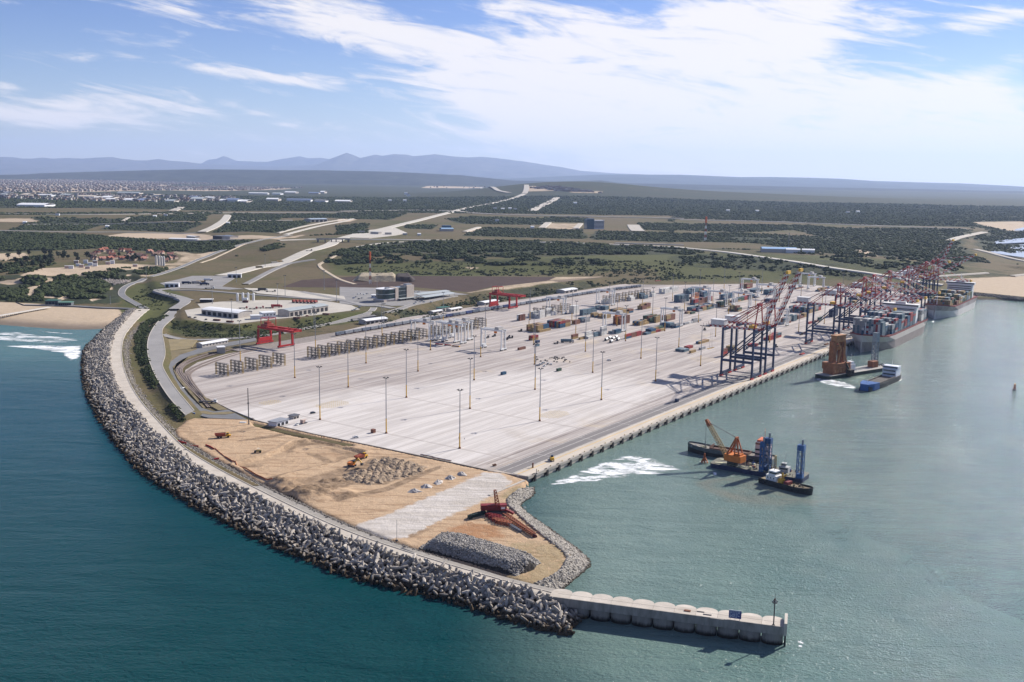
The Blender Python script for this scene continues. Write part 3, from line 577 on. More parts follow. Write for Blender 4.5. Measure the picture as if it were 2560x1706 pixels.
def dolos_mat():
    g = NG('dolos_concrete'); oi = g.N.new('ShaderNodeObjectInfo').outputs['Random']; z = g.xyz(g.pos)[2]
    at = g.attr('shade').outputs['Fac']; n = g.noise(g.pos, .5, 5, .65); f = g.noise(g.pos, 2.2, 3, .7)
    v = g.M('FRACT', g.M('ADD', oi, at))
    c = g.mix(v, g.mix(f, (.20, .175, .15), (.29, .26, .225)), g.mix(f, (.36, .325, .285), (.50, .455, .40)))
    c = g.mix(g.M('MULTIPLY', g.ramp(n, .52, .72), .5), c, (.21, .185, .15))
    tide = g.ramp(g.M('ADD', z, g.M('MULTIPLY', n, 3.0)), 3.2, 5.6)     # weed and stain below the tide line
    c = g.mix(tide, g.mix(f, (.022, .016, .011), (.10, .07, .042)), c); return g.done(c, .9, .15)
dm_ = dolos_mat(); DOL = dolos_mesh('dolos', dm_)
DV = np.array([v.co[:] for v in DOL.vertices]); DF = [tuple(p.vertices) for p in DOL.polygons]
seglen = np.r_[0, np.cumsum(np.hypot(*np.diff(rO, axis=0).T))]
places = []
s_ = 6.
while s_ < seglen[-1]+4:
    i = min(np.interp(s_, seglen, np.arange(NB)), NB-1.001); k = int(i); fr = i-k
    o = rO[k]*(1-fr)+rO[k+1]*fr; w = rW[k]*(1-fr)+rW[k+1]*fr; L = np.linalg.norm(w-o); nrow = max(4, int(L/2.8))
    for r_ in range(nrow+1):
        t = (r_+rng.uniform(-.32, .32)+.12)/nrow; p = o*(1-t)+w*t+rng.normal(0, .55, 2); z = 6.3*(1-t)+.1*t+rng.uniform(-.2, 1.1)+(.35 if t < .25 else 0)
        if t > -.02: places.append((p[0], p[1], z))
    s_ += 3.05
# the rounded end of the mound around the first caisson
for ring in range(1, 6):
    for k in range(3+ring*3):
        an = math.radians(-150+150*k/(2+ring*3)); c0 = rO[-1]
        places.append((c0[0]+math.cos(an)*ring*2.6+rng.normal(0, .4), c0[1]-1.5+math.sin(an)*ring*3.1+rng.normal(0, .4), 6.2-ring*1.15+rng.uniform(-.3, .6)))
places.sort(key=lambda p: p[0]**2+p[1]**2)
def rrot():
    q = rng.normal(size=4); q /= np.linalg.norm(q); w, x, y, z = q
    return np.array([[1-2*(y*y+z*z), 2*(x*y-z*w), 2*(x*z+y*w)], [2*(x*y+z*w), 1-2*(x*x+z*z), 2*(y*z-x*w)], [2*(x*z-y*w), 2*(y*z+x*w), 1-2*(x*x+y*y)]])
rest_v, rest_f, rest_s = [], [], []
for n_i, (x, y, z) in enumerate(places):
    Rm = rrot(); sc = rng.uniform(.92, 1.06)
    if n_i < 300:
        o = objm('dolos', DOL); M4 = Matrix([[*(Rm[r]*sc), (x, y, z)[r]] for r in range(3)]+[[0, 0, 0, 1]]); o.matrix_world = M4
        tag(o, 'grey concrete dolos lying in the heap on the seaward slope nearest the pier', 'dolos', 'dolosse armouring the breakwater')
    else:
        b0 = len(rest_v)*len(DV); rest_v.append(DV@(Rm*sc).T+np.array([x, y, z])); rest_f += [tuple(i+b0 for i in f) for f in DF]; rest_s.append(np.full(len(DV), rng.uniform()))
me = bpy.data.meshes.new('dolosse'); me.from_pydata(np.vstack(rest_v).tolist(), [], rest_f); me.materials.append(dm_)
a_ = me.attributes.new('shade', 'FLOAT', 'POINT'); a_.data.foreach_set('value', np.concatenate(rest_s).astype(np.float32)); me.update()
tag(objm('dolosse', me), 'mass of grey concrete dolosse along the curving seaward slope of the breakwater', 'dolos', 'dolosse armouring the breakwater', 'stuff')
# ---------------------------------------------------------------- loose stones
def ico():
    t = (1+5**.5)/2; v = np.array([(-1, t, 0), (1, t, 0), (-1, -t, 0), (1, -t, 0), (0, -1, t), (0, 1, t), (0, -1, -t), (0, 1, -t), (t, 0, -1), (t, 0, 1), (-t, 0, -1), (-t, 0, 1)])/math.hypot(1, t)
    f = np.array([(0, 11, 5), (0, 5, 1), (0, 1, 7), (0, 7, 10), (0, 10, 11), (1, 5, 9), (5, 11, 4), (11, 10, 2), (10, 7, 6), (7, 1, 8), (3, 9, 4), (3, 4, 2), (3, 2, 6), (3, 6, 8), (3, 8, 9), (4, 9, 5), (2, 4, 11), (6, 2, 10), (8, 6, 7), (9, 8, 1)]); return v, f
IV, IF = ico()
def blobs(name, P, Sx, m, flat=.8, jag=.3, shade=None):
    """many small lumps as one mesh; P (n,3), Sx (n,)"""
    n = len(P); J = 1+rng.uniform(-jag, jag, (n, 12, 1)); an = rng.uniform(0, 6.28, n); c, s = np.cos(an), np.sin(an)
    v = IV[None]*J*np.stack([Sx*rng.uniform(.75, 1.25, n), Sx*rng.uniform(.75, 1.25, n), Sx*flat*rng.uniform(.8, 1.2, n)], -1)[:, None, :]
    x = v[..., 0]*c[:, None]-v[..., 1]*s[:, None]; y = v[..., 0]*s[:, None]+v[..., 1]*c[:, None]
    V = np.stack([x, y, v[..., 2]], -1)+P[:, None, :]; F = (IF[None]+(np.arange(n)*12)[:, None, None]).reshape(-1, 3)
    me = np_mesh(name, V.reshape(-1, 3), F, m); a = me.attributes.new('shade', 'FLOAT', 'POINT'); a.data.foreach_set('value', np.repeat(rng.uniform(size=n), 12).astype(np.float32)); return me
def stone_mat(name, a, b, tidez=None):
    g = NG(name); v = g.attr('shade').outputs['Fac']; f = g.noise(g.pos, 1.3, 4, .7); oi = g.N.new('ShaderNodeObjectInfo').outputs['Random']
    c = g.mix(g.M('FRACT', g.M('ADD', v, oi)), a, b); c = g.mix(g.M('MULTIPLY', f, .4), c, tuple(k*.55 for k in a))
    if tidez: c = g.mix(g.ramp(g.xyz(g.pos)[2], tidez[0], tidez[1]), (.05, .04, .028), c)
    return g.done(c, .92, .12)
STONE = stone_mat('revetment_stone', (.27, .245, .21), (.50, .46, .40), (.15, 1.1)); STONE2 = stone_mat('stockpile_stone', (.20, .185, .165), (.44, .41, .37))
def inpoly(P, poly): return pdist(P[:, 0], P[:, 1], poly) == 0
def scatter(poly, n):
    p = np.array(poly); lo, hi = p.min(0), p.max(0); out = np.zeros((0, 2))
    while len(out) < n:
        q = rng.uniform(lo, hi, (n*3, 2)); out = np.vstack([out, q[inpoly(q, poly)]])
    return out[:n]
# revetment on the harbour side of the sand area
RV_T = smooth(GP([(1302, 1222), (1266, 1255), (1290, 1278), (1315, 1301), (1363, 1340), (1424, 1386), (1422, 1408), (1400, 1432), (1371, 1449), (1342, 1464)], 4.3), 2)
RV_W = smooth(GP([(1333, 1220), (1336, 1240), (1293, 1262), (1318, 1284), (1364, 1317), (1412, 1351), (1455, 1384), (1478, 1411), (1456, 1430), (1397, 1479)], 0.), 2)
n_ = 120; rt, rw = resample(RV_T, n_), resample(RV_W, n_)
V = np.vstack([np.c_[rt, np.full(n_, 4.0)], np.c_[rt*.5+rw*.5, np.full(n_, 2.2)], np.c_[rw*1.35-rt*.35, np.full(n_, -2.)]]); I = np.arange(3*n_).reshape(3, n_)
tag(objm('revetment_slope', np_mesh('revetment_slope', V, np.stack([I[:-1, :-1], I[:-1, 1:], I[1:, 1:], I[1:, :-1]], -1).reshape(-1, 4), ROCKD)), kind='structure')
pp = []; 
for _ in range(5200):
    i = rng.uniform(0, n_-1.01); k = int(i); fr = i-k; t = rng.uniform(-.12, 1.08); a = rt[k]*(1-fr)+rt[k+1]*fr; b = rw[k]*(1-fr)+rw[k+1]*fr; p = a*(1-t)+b*t
    pp.append((p[0], p[1], 4.2*(1-t)-.1*t+rng.uniform(-.1, .25)))
pp = np.array(pp); pp = pp[np.argsort(np.hypot(pp[:, 0], pp[:, 1]))]
SM = [blobs('stone', np.zeros((1, 3)), np.ones(1), STONE, .8, .3) for _ in range(6)]
for i in range(300):
    o = objm('stone', SM[i % 6], None, tuple(pp[i*2])); k = rng.uniform(.5, 1.0); o.scale = (k, k*rng.uniform(.8, 1.2), k*.9); o.rotation_euler = tuple(rng.uniform(0, 6, 3))
    tag(o, 'pale grey boulder in the rock slope at the tip of the sand area', 'boulder', 'boulders of the harbour revetment')
tag(objm('revetment_stones', blobs('revetment_stones', np.vstack([pp[1:600:2], pp[600:]]), rng.uniform(.4, .95, len(pp)-300), STONE)), 'pale rock slope edging the sand area beside the harbour water', 'boulder', 'boulders of the harbour revetment', 'stuff')
# ---------------------------------------------------------------- sand area
z7 = lambda p: ZC(600, 1040, .2125, p); zs = lambda p: ZC(400, 1020, .38249, p); zt = lambda p: ZC(1000, 1180, .24232, p); z4 = lambda p: ZC(0, 750, .2742, p)
BERM_R = [(445, 1090), (480, 1108), (535, 1142), (597, 1176), (690, 1224), (783, 1268), (880, 1312), (1000, 1357), (1127, 1398), (1194, 1417), (1260, 1438), (1342, 1464)]
SAND_PX = [(473, 1046), (618, 1049), (640, 1053), (782, 1086), (955, 1122), (1218, 1178), (1264, 1184), (1316, 1200), (1302, 1222), (1266, 1255), (1290, 1278), (1315, 1301), (1363, 1340), (1424, 1386), (1422, 1408), (1400, 1432), (1371, 1449)]+BERM_R[::-1]+[(440, 1075)]
SAND = GP(SAND_PX, 4.3)
pit1 = GP(z7([(540, 390), (640, 320), (830, 290), (1060, 340), (1300, 400), (1450, 440), (1150, 540), (350, 735), (-40, 590), (120, 545), (330, 480)]), 3.5)
pit2 = GP(z7([(560, 870), (600, 780), (1150, 640), (1400, 640), (1250, 760), (800, 880)]), 3.8)
trench = GP(z7([(150, 88), (700, 210), (1310, 335), (1330, 375), (1180, 360), (690, 258), (180, 130)]), 3.5)
def sand_h(X, Y):
    h = 4.3+.45*(fbm(X, Y, 18, 31)-.5)+.22*(fbm(X, Y, 4, 35, 3)-.5)
    d1 = np.clip(1-pdist(X, Y, pit1)/1.8, 0, 1); h = h-d1*(1.6+.7*(fbm(X, Y, 10, 41)-.5))
    d2 = np.clip(1-pdist(X, Y, pit2)/3, 0, 1); h = h-d2*.9
    d3 = np.clip(1-pdist(X, Y, trench)/1.2, 0, 1); h = h-d3*1.7
    rim = np.exp(-((pdist(X, Y, pit1)-3.)/2.2)**2); h = h+rim*1.5*fbm(X, Y, 9, 44)*(pdist(X, Y, pit1) > 0)
    ridg = np.abs(np.sin((X*.30+Y*.95)*.9+2*fbm(X, Y, 25, 47))); h = h+d1*.22*ridg
    for (px, py, r, hh) in ((715, 1213, 9, 3.2), (745, 1238, 11, 2.6), (790, 1240, 12, 2.0), (840, 1232, 10, 1.6), (870, 1238, 9, 1.4), (690, 1205, 6, 2.2)):
        g = G(px, py, 4.5); h = h+1.35*hh*np.exp(-((X-g[0])**2+(Y-g[1])**2)/(2*(r*.5)**2))*(.55+.9*fbm(X, Y, 3.2, 51, 3))
    for (qx, qy, sx_, sy_, hh) in HUMPS: h = h+hh*np.exp(-((X-qx)/sx_)**2-((Y-qy)/sy_)**2)
    return h
HUMPS = []
_hp = scatter(GP(z7([(440, 850), (560, 790), (800, 800), (1180, 690), (1220, 760), (1000, 940), (740, 960), (580, 910)]), 4.3), 70)
for p in _hp: HUMPS.append((p[0], p[1], rng.uniform(.9, 2.6), rng.uniform(.8, 1.8), rng.uniform(.4, 1.5)))
P_ = np.array(SAND); xs = np.arange(P_[:, 0].min()-3, P_[:, 0].max()+3, 1.5); ys = np.arange(P_[:, 1].min()-3, P_[:, 1].max()+3, 1.5); Xg, Yg = np.meshgrid(xs, ys)
dg = pdist(Xg, Yg, SAND); Hg = sand_h(Xg, Yg)-np.clip(dg, 0, 4)*1.2; I = np.arange(Xg.size).reshape(Xg.shape); F = np.stack([I[:-1, :-1], I[:-1, 1:], I[1:, 1:], I[1:, :-1]], -1).reshape(-1, 4)
F = F[(dg.ravel()[F] < 2.2).all(1)]
use = np.zeros(Xg.size, bool); use[F.ravel()] = True; re_ = np.cumsum(use)-1
me = np_mesh('sand_ground', np.c_[Xg.ravel(), Yg.ravel(), Hg.ravel()][use], re_[F], None or [], smooth=True)
C = np.zeros((Xg.size, 4)); Xf, Yf = Xg.ravel(), Yg.ravel()
def scov(ch, v, poly, fe=4): 
    w = np.clip(1-pdist(Xf, Yf, poly)/fe, 0, 1); C[:, ch] = C[:, ch]*(1-w)+v*w
scov(0, .38, pit1, 3); scov(0, .85, pit2, 5); scov(0, 1.1, trench, 2)
for p_ in ([(520, 370), (640, 305), (830, 275), (1000, 322), (830, 318), (650, 345), (570, 405)], [(-20, 540), (110, 525), (540, 400), (620, 395), (250, 500), (245, 570), (0, 580)], [(1070, 365), (1320, 415), (1470, 452), (1330, 450), (1100, 392)], [(795, 420), (900, 425), (1100, 525), (1000, 520), (880, 450)], [(410, 780), (500, 755), (555, 790), (520, 835), (430, 805)], [(440, 870), (560, 890), (750, 870), (760, 970), (600, 940)],
           [(1190, 700), (1560, 500), (1700, 480), (2180, 600), (1700, 810), (1300, 810), (1000, 960), (740, 970), (580, 860), (1000, 760)], [(-20, 300), (0, 290), (700, 180), (620, 215), (200, 280)], [(340, 730), (700, 620), (1150, 530), (1160, 545), (700, 650), (350, 750)], [(1100, 980), (1700, 850), (2200, 640), (2353, 590), (2353, 615), (1750, 880), (1150, 1010)]):
    scov(0, .95, GP(z7(p_), 4.2), 2.2)
scov(0, .8, GP(zt([(-10, 620), (150, 570), (300, 590), (100, 680)]), 4.3), 5); scov(0, .7, GP(zs([(300, 200), (500, 150), (640, 110), (640, 125), (480, 165)]), 4.3), 2)
scov(0, .8, GP(z7([(1150, 480), (1330, 440), (1450, 440), (1340, 510), (1180, 540)]), 3.5), 2)                 # freshly dug, dark and damp
scov(0, .55, GP(z7([(0, 480), (500, 400), (540, 430), (200, 540), (0, 560)]), 4), 5)
scov(1, 1., GP(zt([(-50, 440), (560, 180), (900, 20), (1000, 30), (1100, 100), (940, 220), (400, 480), (0, 660), (-320, 680), (-500, 600)]), 4.3), 7)  # pale crushed-stone pad
scov(2, .8, GP(zt([(530, 600), (700, 540), (960, 570), (1020, 660), (700, 680)]), 4.3), 9)                   # reddish soil
scov(3, .75, GP(zt([(1150, 740), (1600, 760), (1720, 880), (1560, 1080), (1300, 1180), (1150, 1090), (1400, 950), (1350, 860)]), 4.3), 12); scov(3, .7, GP(zt([(-30, 800), (150, 810), (1150, 1100), (1350, 1180), (1150, 1130), (150, 850)]), 4.3), 4)
scov(3, .8, GP(zt([(1060, 260), (1200, 150), (1330, 160), (1370, 230), (1180, 300)]), 4.3), 6); scov(0, .6, GP(z4([(1720, 1160), (1850, 1290), (1760, 1270), (1640, 1150), (1700, 1080)]), 4.3), 6)
a = me.color_attributes.new('cover', 'FLOAT_COLOR', 'POINT'); a.data.foreach_set('color', C[use].astype(np.float32).ravel())
def sand_mat():
    g = NG('site_sand'); at = g.attr('cover'); sp = g.N.new('ShaderNodeSeparateColor'); g.L.new(at.outputs['Color'], sp.inputs[0])
    big = g.noise(g.pos, 1/30, 5, .6, .4); mid = g.noise(g.pos, 1/5, 5, .65); fin = g.noise(g.pos, 1.2, 4, .7)
    tr = g.noise(g.obj, 1., 5, .6, .7, sc=(.035, .30, 1), off=(3, 1, 0))
    c = g.mix(big, g.mix(fin, (.345, .225, .135), (.43, .295, .18)), g.mix(fin, (.46, .335, .215), (.53, .40, .275)))
    c = g.mix(g.M('MULTIPLY', g.ramp(tr, .50, .62), .62), c, (.26, .165, .095)); c = g.mix(g.M('MULTIPLY', g.ramp(mid, .56, .74), .5), c, (.22, .145, .09))
    e = g.M('MULTIPLY', g.M('SUBTRACT', mid, .5), 1.1)
    dk = g.ramp(g.M('ADD', sp.outputs[0], e), .3, .95); c = g.mix(g.M('MULTIPLY', dk, .8), c, g.mix(g.ramp(mid, .35, .65), (.105, .070, .045), (.30, .215, .14)))
    gr = g.ramp(g.M('ADD', sp.outputs[1], g.M('MULTIPLY', e, 1.5)), .3, .75); c = g.mix(gr, c, g.mix(g.ramp(tr, .35, .65), (.40, .36, .315), (.53, .49, .45)))
    rd = g.ramp(g.M('ADD', sp.outputs[2], e), .3, .9); c = g.mix(rd, c, g.mix(fin, (.25, .125, .06), (.40, .23, .125)))
    vg = g.ramp(g.M('ADD', at.outputs['Alpha'], g.M('MULTIPLY', e, 1.3)), .45, .85); c = g.mix(g.M('MULTIPLY', vg, .8), c, g.mix(g.ramp(mid, .4, .6), (.16, .135, .06), (.32, .25, .15)))
    g.bump(g.M('ADD', mid, g.M('MULTIPLY', fin, .4)), .9, .9); return g.done(c, .95, .1)
me.materials.append(sand_mat()); tag(objm('sand_ground', me), kind='structure')
def sand_z(x, y): return float(sand_h(np.array([x]), np.array([y]))[0])
# rock berm between breakwater lane and sand
bp = resample(smooth(GP(BERM_R[:9], 6.2)), 160); bq = resample(smooth(GP(BW_R[1:9], 6.3)), 160); pp = []
for _ in range(3600):
    i = rng.integers(0, 159); t = rng.uniform(0, 1); p = bp[i]*(1-t)+bq[i]*t+rng.normal(0, .4, 2); pp.append((p[0], p[1], 4.4+1.6*t+rng.uniform(-.3, .5)))
tag(objm('rock_berm', blobs('rock_berm', np.array(pp), rng.uniform(.35, .75, len(pp)), stone_mat('berm_stone', (.13, .115, .10), (.28, .255, .225)))), 'narrow berm of dark broken rock beside the breakwater lane', 'rock berm', kind='stuff')
# rough strip of rubble and the planted bank between the two coast roads
cl = resample(smooth(GP(z4([(1330, 190), (1230, 270), (1165, 370), (1150, 480), (1160, 600), (1205, 740), (1280, 860), (1370, 985), (1500, 1130), (1660, 1290)]), 4.)), 140); pp = []
for i in range(139):
    for _ in range(26): p = cl[i]+rng.normal(0, 1.5, 2); pp.append((p[0], p[1], float(ground(p[0], p[1]))+rng.uniform(-.15, .25)))
tag(objm('rubble_strip', blobs('rubble_strip', np.array(pp), rng.uniform(.35, .8, len(pp)), stone_mat('rubble_stone', (.17, .15, .13), (.36, .33, .29)))), 'strip of grey rubble on the inner side of the coast road', 'rubble', kind='stuff')
# stockpile of quarried stone
SPT = GP(zt([(440, 650), (560, 640), (1230, 830), (1330, 900), (1130, 925), (720, 800), (350, 700)]), 9); SPB = GP(zt([(200, 790), (430, 630), (600, 630), (1300, 830), (1450, 940), (1200, 1075), (1080, 1040), (240, 800)]), 4.4)
pp = []; q = scatter(SPB, 9000); d_t = pdist(q[:, 0], q[:, 1], SPT); hz_ = np.clip(9.0-d_t*.95, 4.4, 9.0)
pm = empty('stone_stockpile', 'long flat-topped stockpile of grey quarry stone beside the breakwater lane', 'stone stockpile')
mb = MB(); cx, cy = np.mean(SPB, axis=0); n = len(SPB)
gx = np.arange(min(p[0] for p in SPB)-1, max(p[0] for p in SPB)+1, 1.6); gy = np.arange(min(p[1] for p in SPB)-1, max(p[1] for p in SPB)+1, 1.6); GX, GY = np.meshgrid(gx, gy)
ZZ = np.where(pdist(GX, GY, SPB) < 1.5, np.clip(9.0-pdist(GX, GY, SPT)*.95, 3.9, 9.0)-.5, 3.0); I = np.arange(GX.size).reshape(GX.shape)
objm('mound', np_mesh('mound', np.c_[GX.ravel(), GY.ravel(), ZZ.ravel()], np.stack([I[:-1, :-1], I[:-1, 1:], I[1:, 1:], I[1:, :-1]], -1).reshape(-1, 4), ROCKD), pm)
st_ = objm('stones', blobs('stones', np.c_[q, hz_+rng.uniform(-.35, .3, len(q))], rng.uniform(.3, .75, len(q)), STONE2), pm); tag(st_, kind='stuff')
# ---------------------------------------------------------------- caisson pier
pr = empty('caisson_pier', 'concrete pier of round-backed caissons continuing the breakwater', 'pier')
PZ = 8.0; p0, p1 = G(1372, 1492, PZ), G(1960.5, 1569.5, PZ); h0 = G(1392, 1480, PZ); ax = (p1-p0); PL = np.linalg.norm(ax); ax = ax/PL; nm = np.array([-ax[1], ax[0]]); PW = float((h0-p0)@nm)+1.2
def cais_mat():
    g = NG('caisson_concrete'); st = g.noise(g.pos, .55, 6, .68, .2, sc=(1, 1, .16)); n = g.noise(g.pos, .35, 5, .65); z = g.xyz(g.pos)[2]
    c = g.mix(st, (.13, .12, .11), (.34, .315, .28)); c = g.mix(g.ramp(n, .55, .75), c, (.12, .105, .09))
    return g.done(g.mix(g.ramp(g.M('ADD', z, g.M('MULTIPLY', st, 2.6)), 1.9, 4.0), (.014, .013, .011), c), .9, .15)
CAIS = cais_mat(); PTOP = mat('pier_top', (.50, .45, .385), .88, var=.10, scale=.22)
prz = math.atan2(ax[1], ax[0]); pr.location = (*p0, 0); pr.rotation_euler = (0, 0, prz)
NCA = 11; CL = PL/NCA
for i in range(NCA):
    mb = MB(); c = (i+.5)*CL; yc = PW*.5+1.0; R = CL*.5-.25
    ptsN = [(c+R*math.cos(t), PW-.2+R*.72*math.sin(t)) for t in np.linspace(0, math.pi, 13)]; ptsS = [(c-R*math.cos(t), 1.9-R*.52*math.sin(t)) for t in np.linspace(0, math.pi, 13)]
    mb.prism(ptsN+ptsS, -5, 5.7, 0); mb.prism([(c+(R+.1)*math.cos(t), PW-.3+(R+.1)*.72*math.sin(t)) for t in np.linspace(0, math.pi, 13)], 5.7, PZ-.02, 0, 1)
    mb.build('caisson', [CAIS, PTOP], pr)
    mb = MB(); mb.box(i*CL+.04, (i+1)*CL-.04, 0, PW, 5.2, PZ); mb.build('deck_slab', [PTOP if i % 3 else CAP], pr)
mb = MB(); mb.box(0, PL, -.45, 0, 4.7, PZ+.35); mb.box(PL*.70, PL*.755, -.9, -.45, 5.0, PZ+.35); mb.build('parapet', mat('parapet_concrete', (.33, .305, .275), .9, var=.2, scale=.4, streak=(1, 1, .3)), pr)
mb = MB(); mb.box(PL, PL+1.1, -.45, PW+2.6, 4.8, PZ+1.9); mb.build('end_wall', PTOP, pr)
mb = MB(); mb.box(PL+.2, PL+.9, -.1, .6, -1, 5.2); mb.box(PL+.2, PL+.9, PW*.4, PW*.4+.7, -1, 5.0); mb.build('fender', BLACK, pr)
mb = MB()
for k in np.linspace(PL*.03, PL*.985, 40): mb.box(k, k+PL/40+.05, PW*.62+.0*k, PW*.62+.09, PZ+.005, PZ+.035)
mb.build('joint', CONC_D, pr)
def pier(u, v, z=PZ): g = p0+ax*u+nm*v; return (g[0], g[1], z)
sg = empty('sign_board', 'blue notice board of white lettering on the pier', 'sign', pier(PL*.80, .6), prz)
mb = MB(); mb.box(-2.5, 2.5, -.06, .06, .9, 4.1); mb.build('board', mat('sign_blue', (.045, .06, .20), .5, var=.08), sg)
mb = MB(); mb.box(-2.5, 2.5, -.075, .075, 4.1, 4.45); mb.build('header', WHITE, sg)
for x in (-1.9, 0, 1.9):
    mb = MB(); mb.tube((x, .1, 0), (x, .1, 4.2), .07, n=6); mb.build('post', GREY, sg)
mb = MB()
for zz, ws in ((3.65, (.9, .5, 1.3, .8)), (3.05, (1.2, .9, .4, 1.0)), (2.45, (.6, 1.4, .9)), (1.9, (1.3, .8, .5, .7)), (1.4, (.8, 1.1, .6))):
    x = -2.2
    for w in ws: mb.box(x, x+w, -.085, -.062, zz, zz+.22); x += w+.22
mb.build('lettering', mat('sign_white', (.55, .57, .66), .6), sg)
bc = empty('light_beacon', 'dark steel beacon pole with lamps at the pier head', 'beacon', pier(PL*.957, .8), prz)
mb = MB(); mb.tube((0, 0, 0), (0, 0, 10.5), .27, .2, 8); mb.build('pole', DARK, bc)
mb = MB(); mb.tube((0, 0, 0), (0, 0, .4), .7, .5, 8); mb.build('base', DARK, bc)
mb = MB(); mb.tube((0, 0, 9.6), (0, 0, 9.8), 1.0, 1.0, 10); mb.tube((0, 0, 10.6), (0, 0, 10.75), .8, .8, 10); mb.build('platform', DARK, bc)
mb = MB(); mb.tube((0, 0, 10.75), (0, 0, 11.5), .34, .28, 8); mb.build('lantern', mat('lamp_dark', (.10, .06, .055), .3), bc)
for k in range(4):
    t = k*math.pi/2+.4; mb = MB(); mb.box(-.2, .2, -.2, .2, 0, .55); o = mb.build('floodlight', GREY, bc); o.location = (math.cos(t)*.95, math.sin(t)*.95, 9.9)
mb = MB(); mb.tube((0, 0, 11.5), (0, 0, 13.3), .05, .03, 5); mb.build('aerial', DARK, bc)
for k, (u, v, L, lab) in enumerate(((.60, 3.6, 2.6, 'brown timber stack lying nearest the bend on the pier'), (.655, 4.6, 3.0, 'flat grey steel plate lying on the pier, the farther one from the edge'), (.685, 2.6, 3.4, 'dark steel plate lying on the pier just left of the sign'))):
    o = empty(('timber_stack', 'steel_plate', 'steel_plate')[k], lab, ('timber', 'plate', 'plate')[k], pier(PL*u, v), prz)
    for q_ in range(3 if k == 0 else 2):
        mb = MB(); mb.box(-L/2, L/2, q_*.5-.5, q_*.5-.1, 0, .35 if k == 0 else .14); mb.build('piece', RUSTY if k == 0 else DARK, o)
# ================================================================ TERMINAL EQUIPMENT
def ab3(a, b, z=DECK): p = AB(a, b); return (float(p[0]), float(p[1]), z)
ORD = ['first', 'second', 'third', 'fourth', 'fifth', 'sixth', 'seventh', 'eighth', 'ninth', 'tenth', 'eleventh', 'twelfth', 'thirteenth', 'fourteenth', 'fifteenth', 'sixteenth', 'seventeenth', 'eighteenth', 'nineteenth', 'twentieth',
       'twenty-first', 'twenty-second', 'twenty-third', 'twenty-fourth', 'twenty-fifth', 'twenty-sixth', 'twenty-seventh', 'twenty-eighth', 'twenty-ninth', 'thirtieth', 'thirty-first', 'thirty-second', 'thirty-third', 'thirty-fourth', 'thirty-fifth', 'thirty-sixth', 'thirty-seventh', 'thirty-eighth', 'thirty-ninth', 'fortieth',
       'forty-first', 'forty-second', 'forty-third', 'forty-fourth', 'forty-fifth', 'forty-sixth', 'forty-seventh', 'forty-eighth', 'forty-ninth', 'fiftieth']
# ---- lamp masts
def make_mast(h, yellow, cat='lamp mast', label='', group=None, loc=(0, 0, 0)):
    t = empty('lamp_mast', label, cat, loc, 0, group)
    mb = MB(); mb.tube((0, 0, 0), (0, 0, 1.1), .95, .75, 8); mb.build('base', RUSTY if yellow else CONC, t)
    lo = h*.27 if yellow else h*.06
    mb = MB(); mb.tube((0, 0, 1.1), (0, 0, lo), .46, .42, 8); mb.build('lower_pole', YEL if yellow else GREY, t)
    mb = MB(); mb.tube((0, 0, lo), (0, 0, h), .36, .22, 8); mb.build('upper_pole', GREY, t)
    mb = MB()
    for k in range(6):
        c, s = math.cos(k*math.pi/3), math.sin(k*math.pi/3); mb.beam((0, 0, h-.6), (c*1.7, s*1.7, h+.3), .16, .16); mb.box(c*1.8-.35, c*1.8+.35, s*1.8-.35, s*1.8+.35, h+.05, h+.6)
    mb.build('lamp_head', DARK, t); return t
SI = [0, 98.2, 191.2, 289.8, 387.3, 476, 575, 672, 770, 868, 966, 1064]
ROWN = ['quayside row', 'second row from the quay', 'third row from the quay', 'fourth row from the quay', 'fifth row from the quay', 'landside row']
mast0 = None
for j in range(5):
    for i in range(12):
        if (j >= 3 and i == 0): continue
        p = ab3(SI[i], j*65.8); lab = 'yellow-based lamp mast, %s from the near end of the %s' % (ORD[i], ROWN[j])
        if mast0 is None: mast0 = make_mast(40., True, label=lab, group='lamp masts standing in the container yard', loc=p)
        else: dup(mast0, p, 0, lab)
for k, (px, py, lab) in enumerate([(601, 905, 'grey lamp mast standing in the short row of reefer racks'), (789, 875, 'grey lamp mast at the left end of the long reefer rack row'), (955, 842, 'grey lamp mast in the middle of the long reefer rack row'), (1108, 812, 'grey lamp mast near the second red rail crane'), (1325, 800, 'grey lamp mast beside the white reefer stacks left end')]):
    dup(mast0, ab3(*Q(px, py)), 0, lab)
grey0 = None
for px, py, h, lab in [(694.6, 761.7, 30, 'tall grey mast behind the workshop, leftmost of the platform masts'), (713, 741, 30, 'tall grey mast in the pale lorry lane behind the workshop'), (810.6, 724.7, 30, 'tall grey mast at the edge of the dark soil field'), (841.9, 754.8, 30, 'tall grey mast at the corner of the office car park'), (943, 733, 28, 'tall grey mast behind the glass office tower'),
                       (785, 822, 26, 'tall grey mast on the grass bank below the workshop'), (580, 803, 26, 'tall grey mast in front of the long white warehouse'), (531, 760, 24, 'grey mast beside the small white canopy'), (591, 706, 24, 'grey mast behind the far gatehouse'), (663, 668, 24, 'grey mast beside the queueing lorries'),
                       (366, 695, 18, 'thin grey mast beside the coast road above the dunes'), (276, 760, 12, 'short pale post on the grass beside the coast road bend'), (960, 812, 26, 'grey mast in front of the curved shed by the train')]:
    g = T(px, py); lab_ = lab
    if grey0 is None: grey0 = make_mast(28., False, label=lab, group='grey lamp masts behind the terminal', loc=tuple(g))
    else:
        o = dup(grey0, tuple(g), 0, lab)
    (grey0 if grey0.location[0] == g[0] else o).scale = (1, 1, h/28)
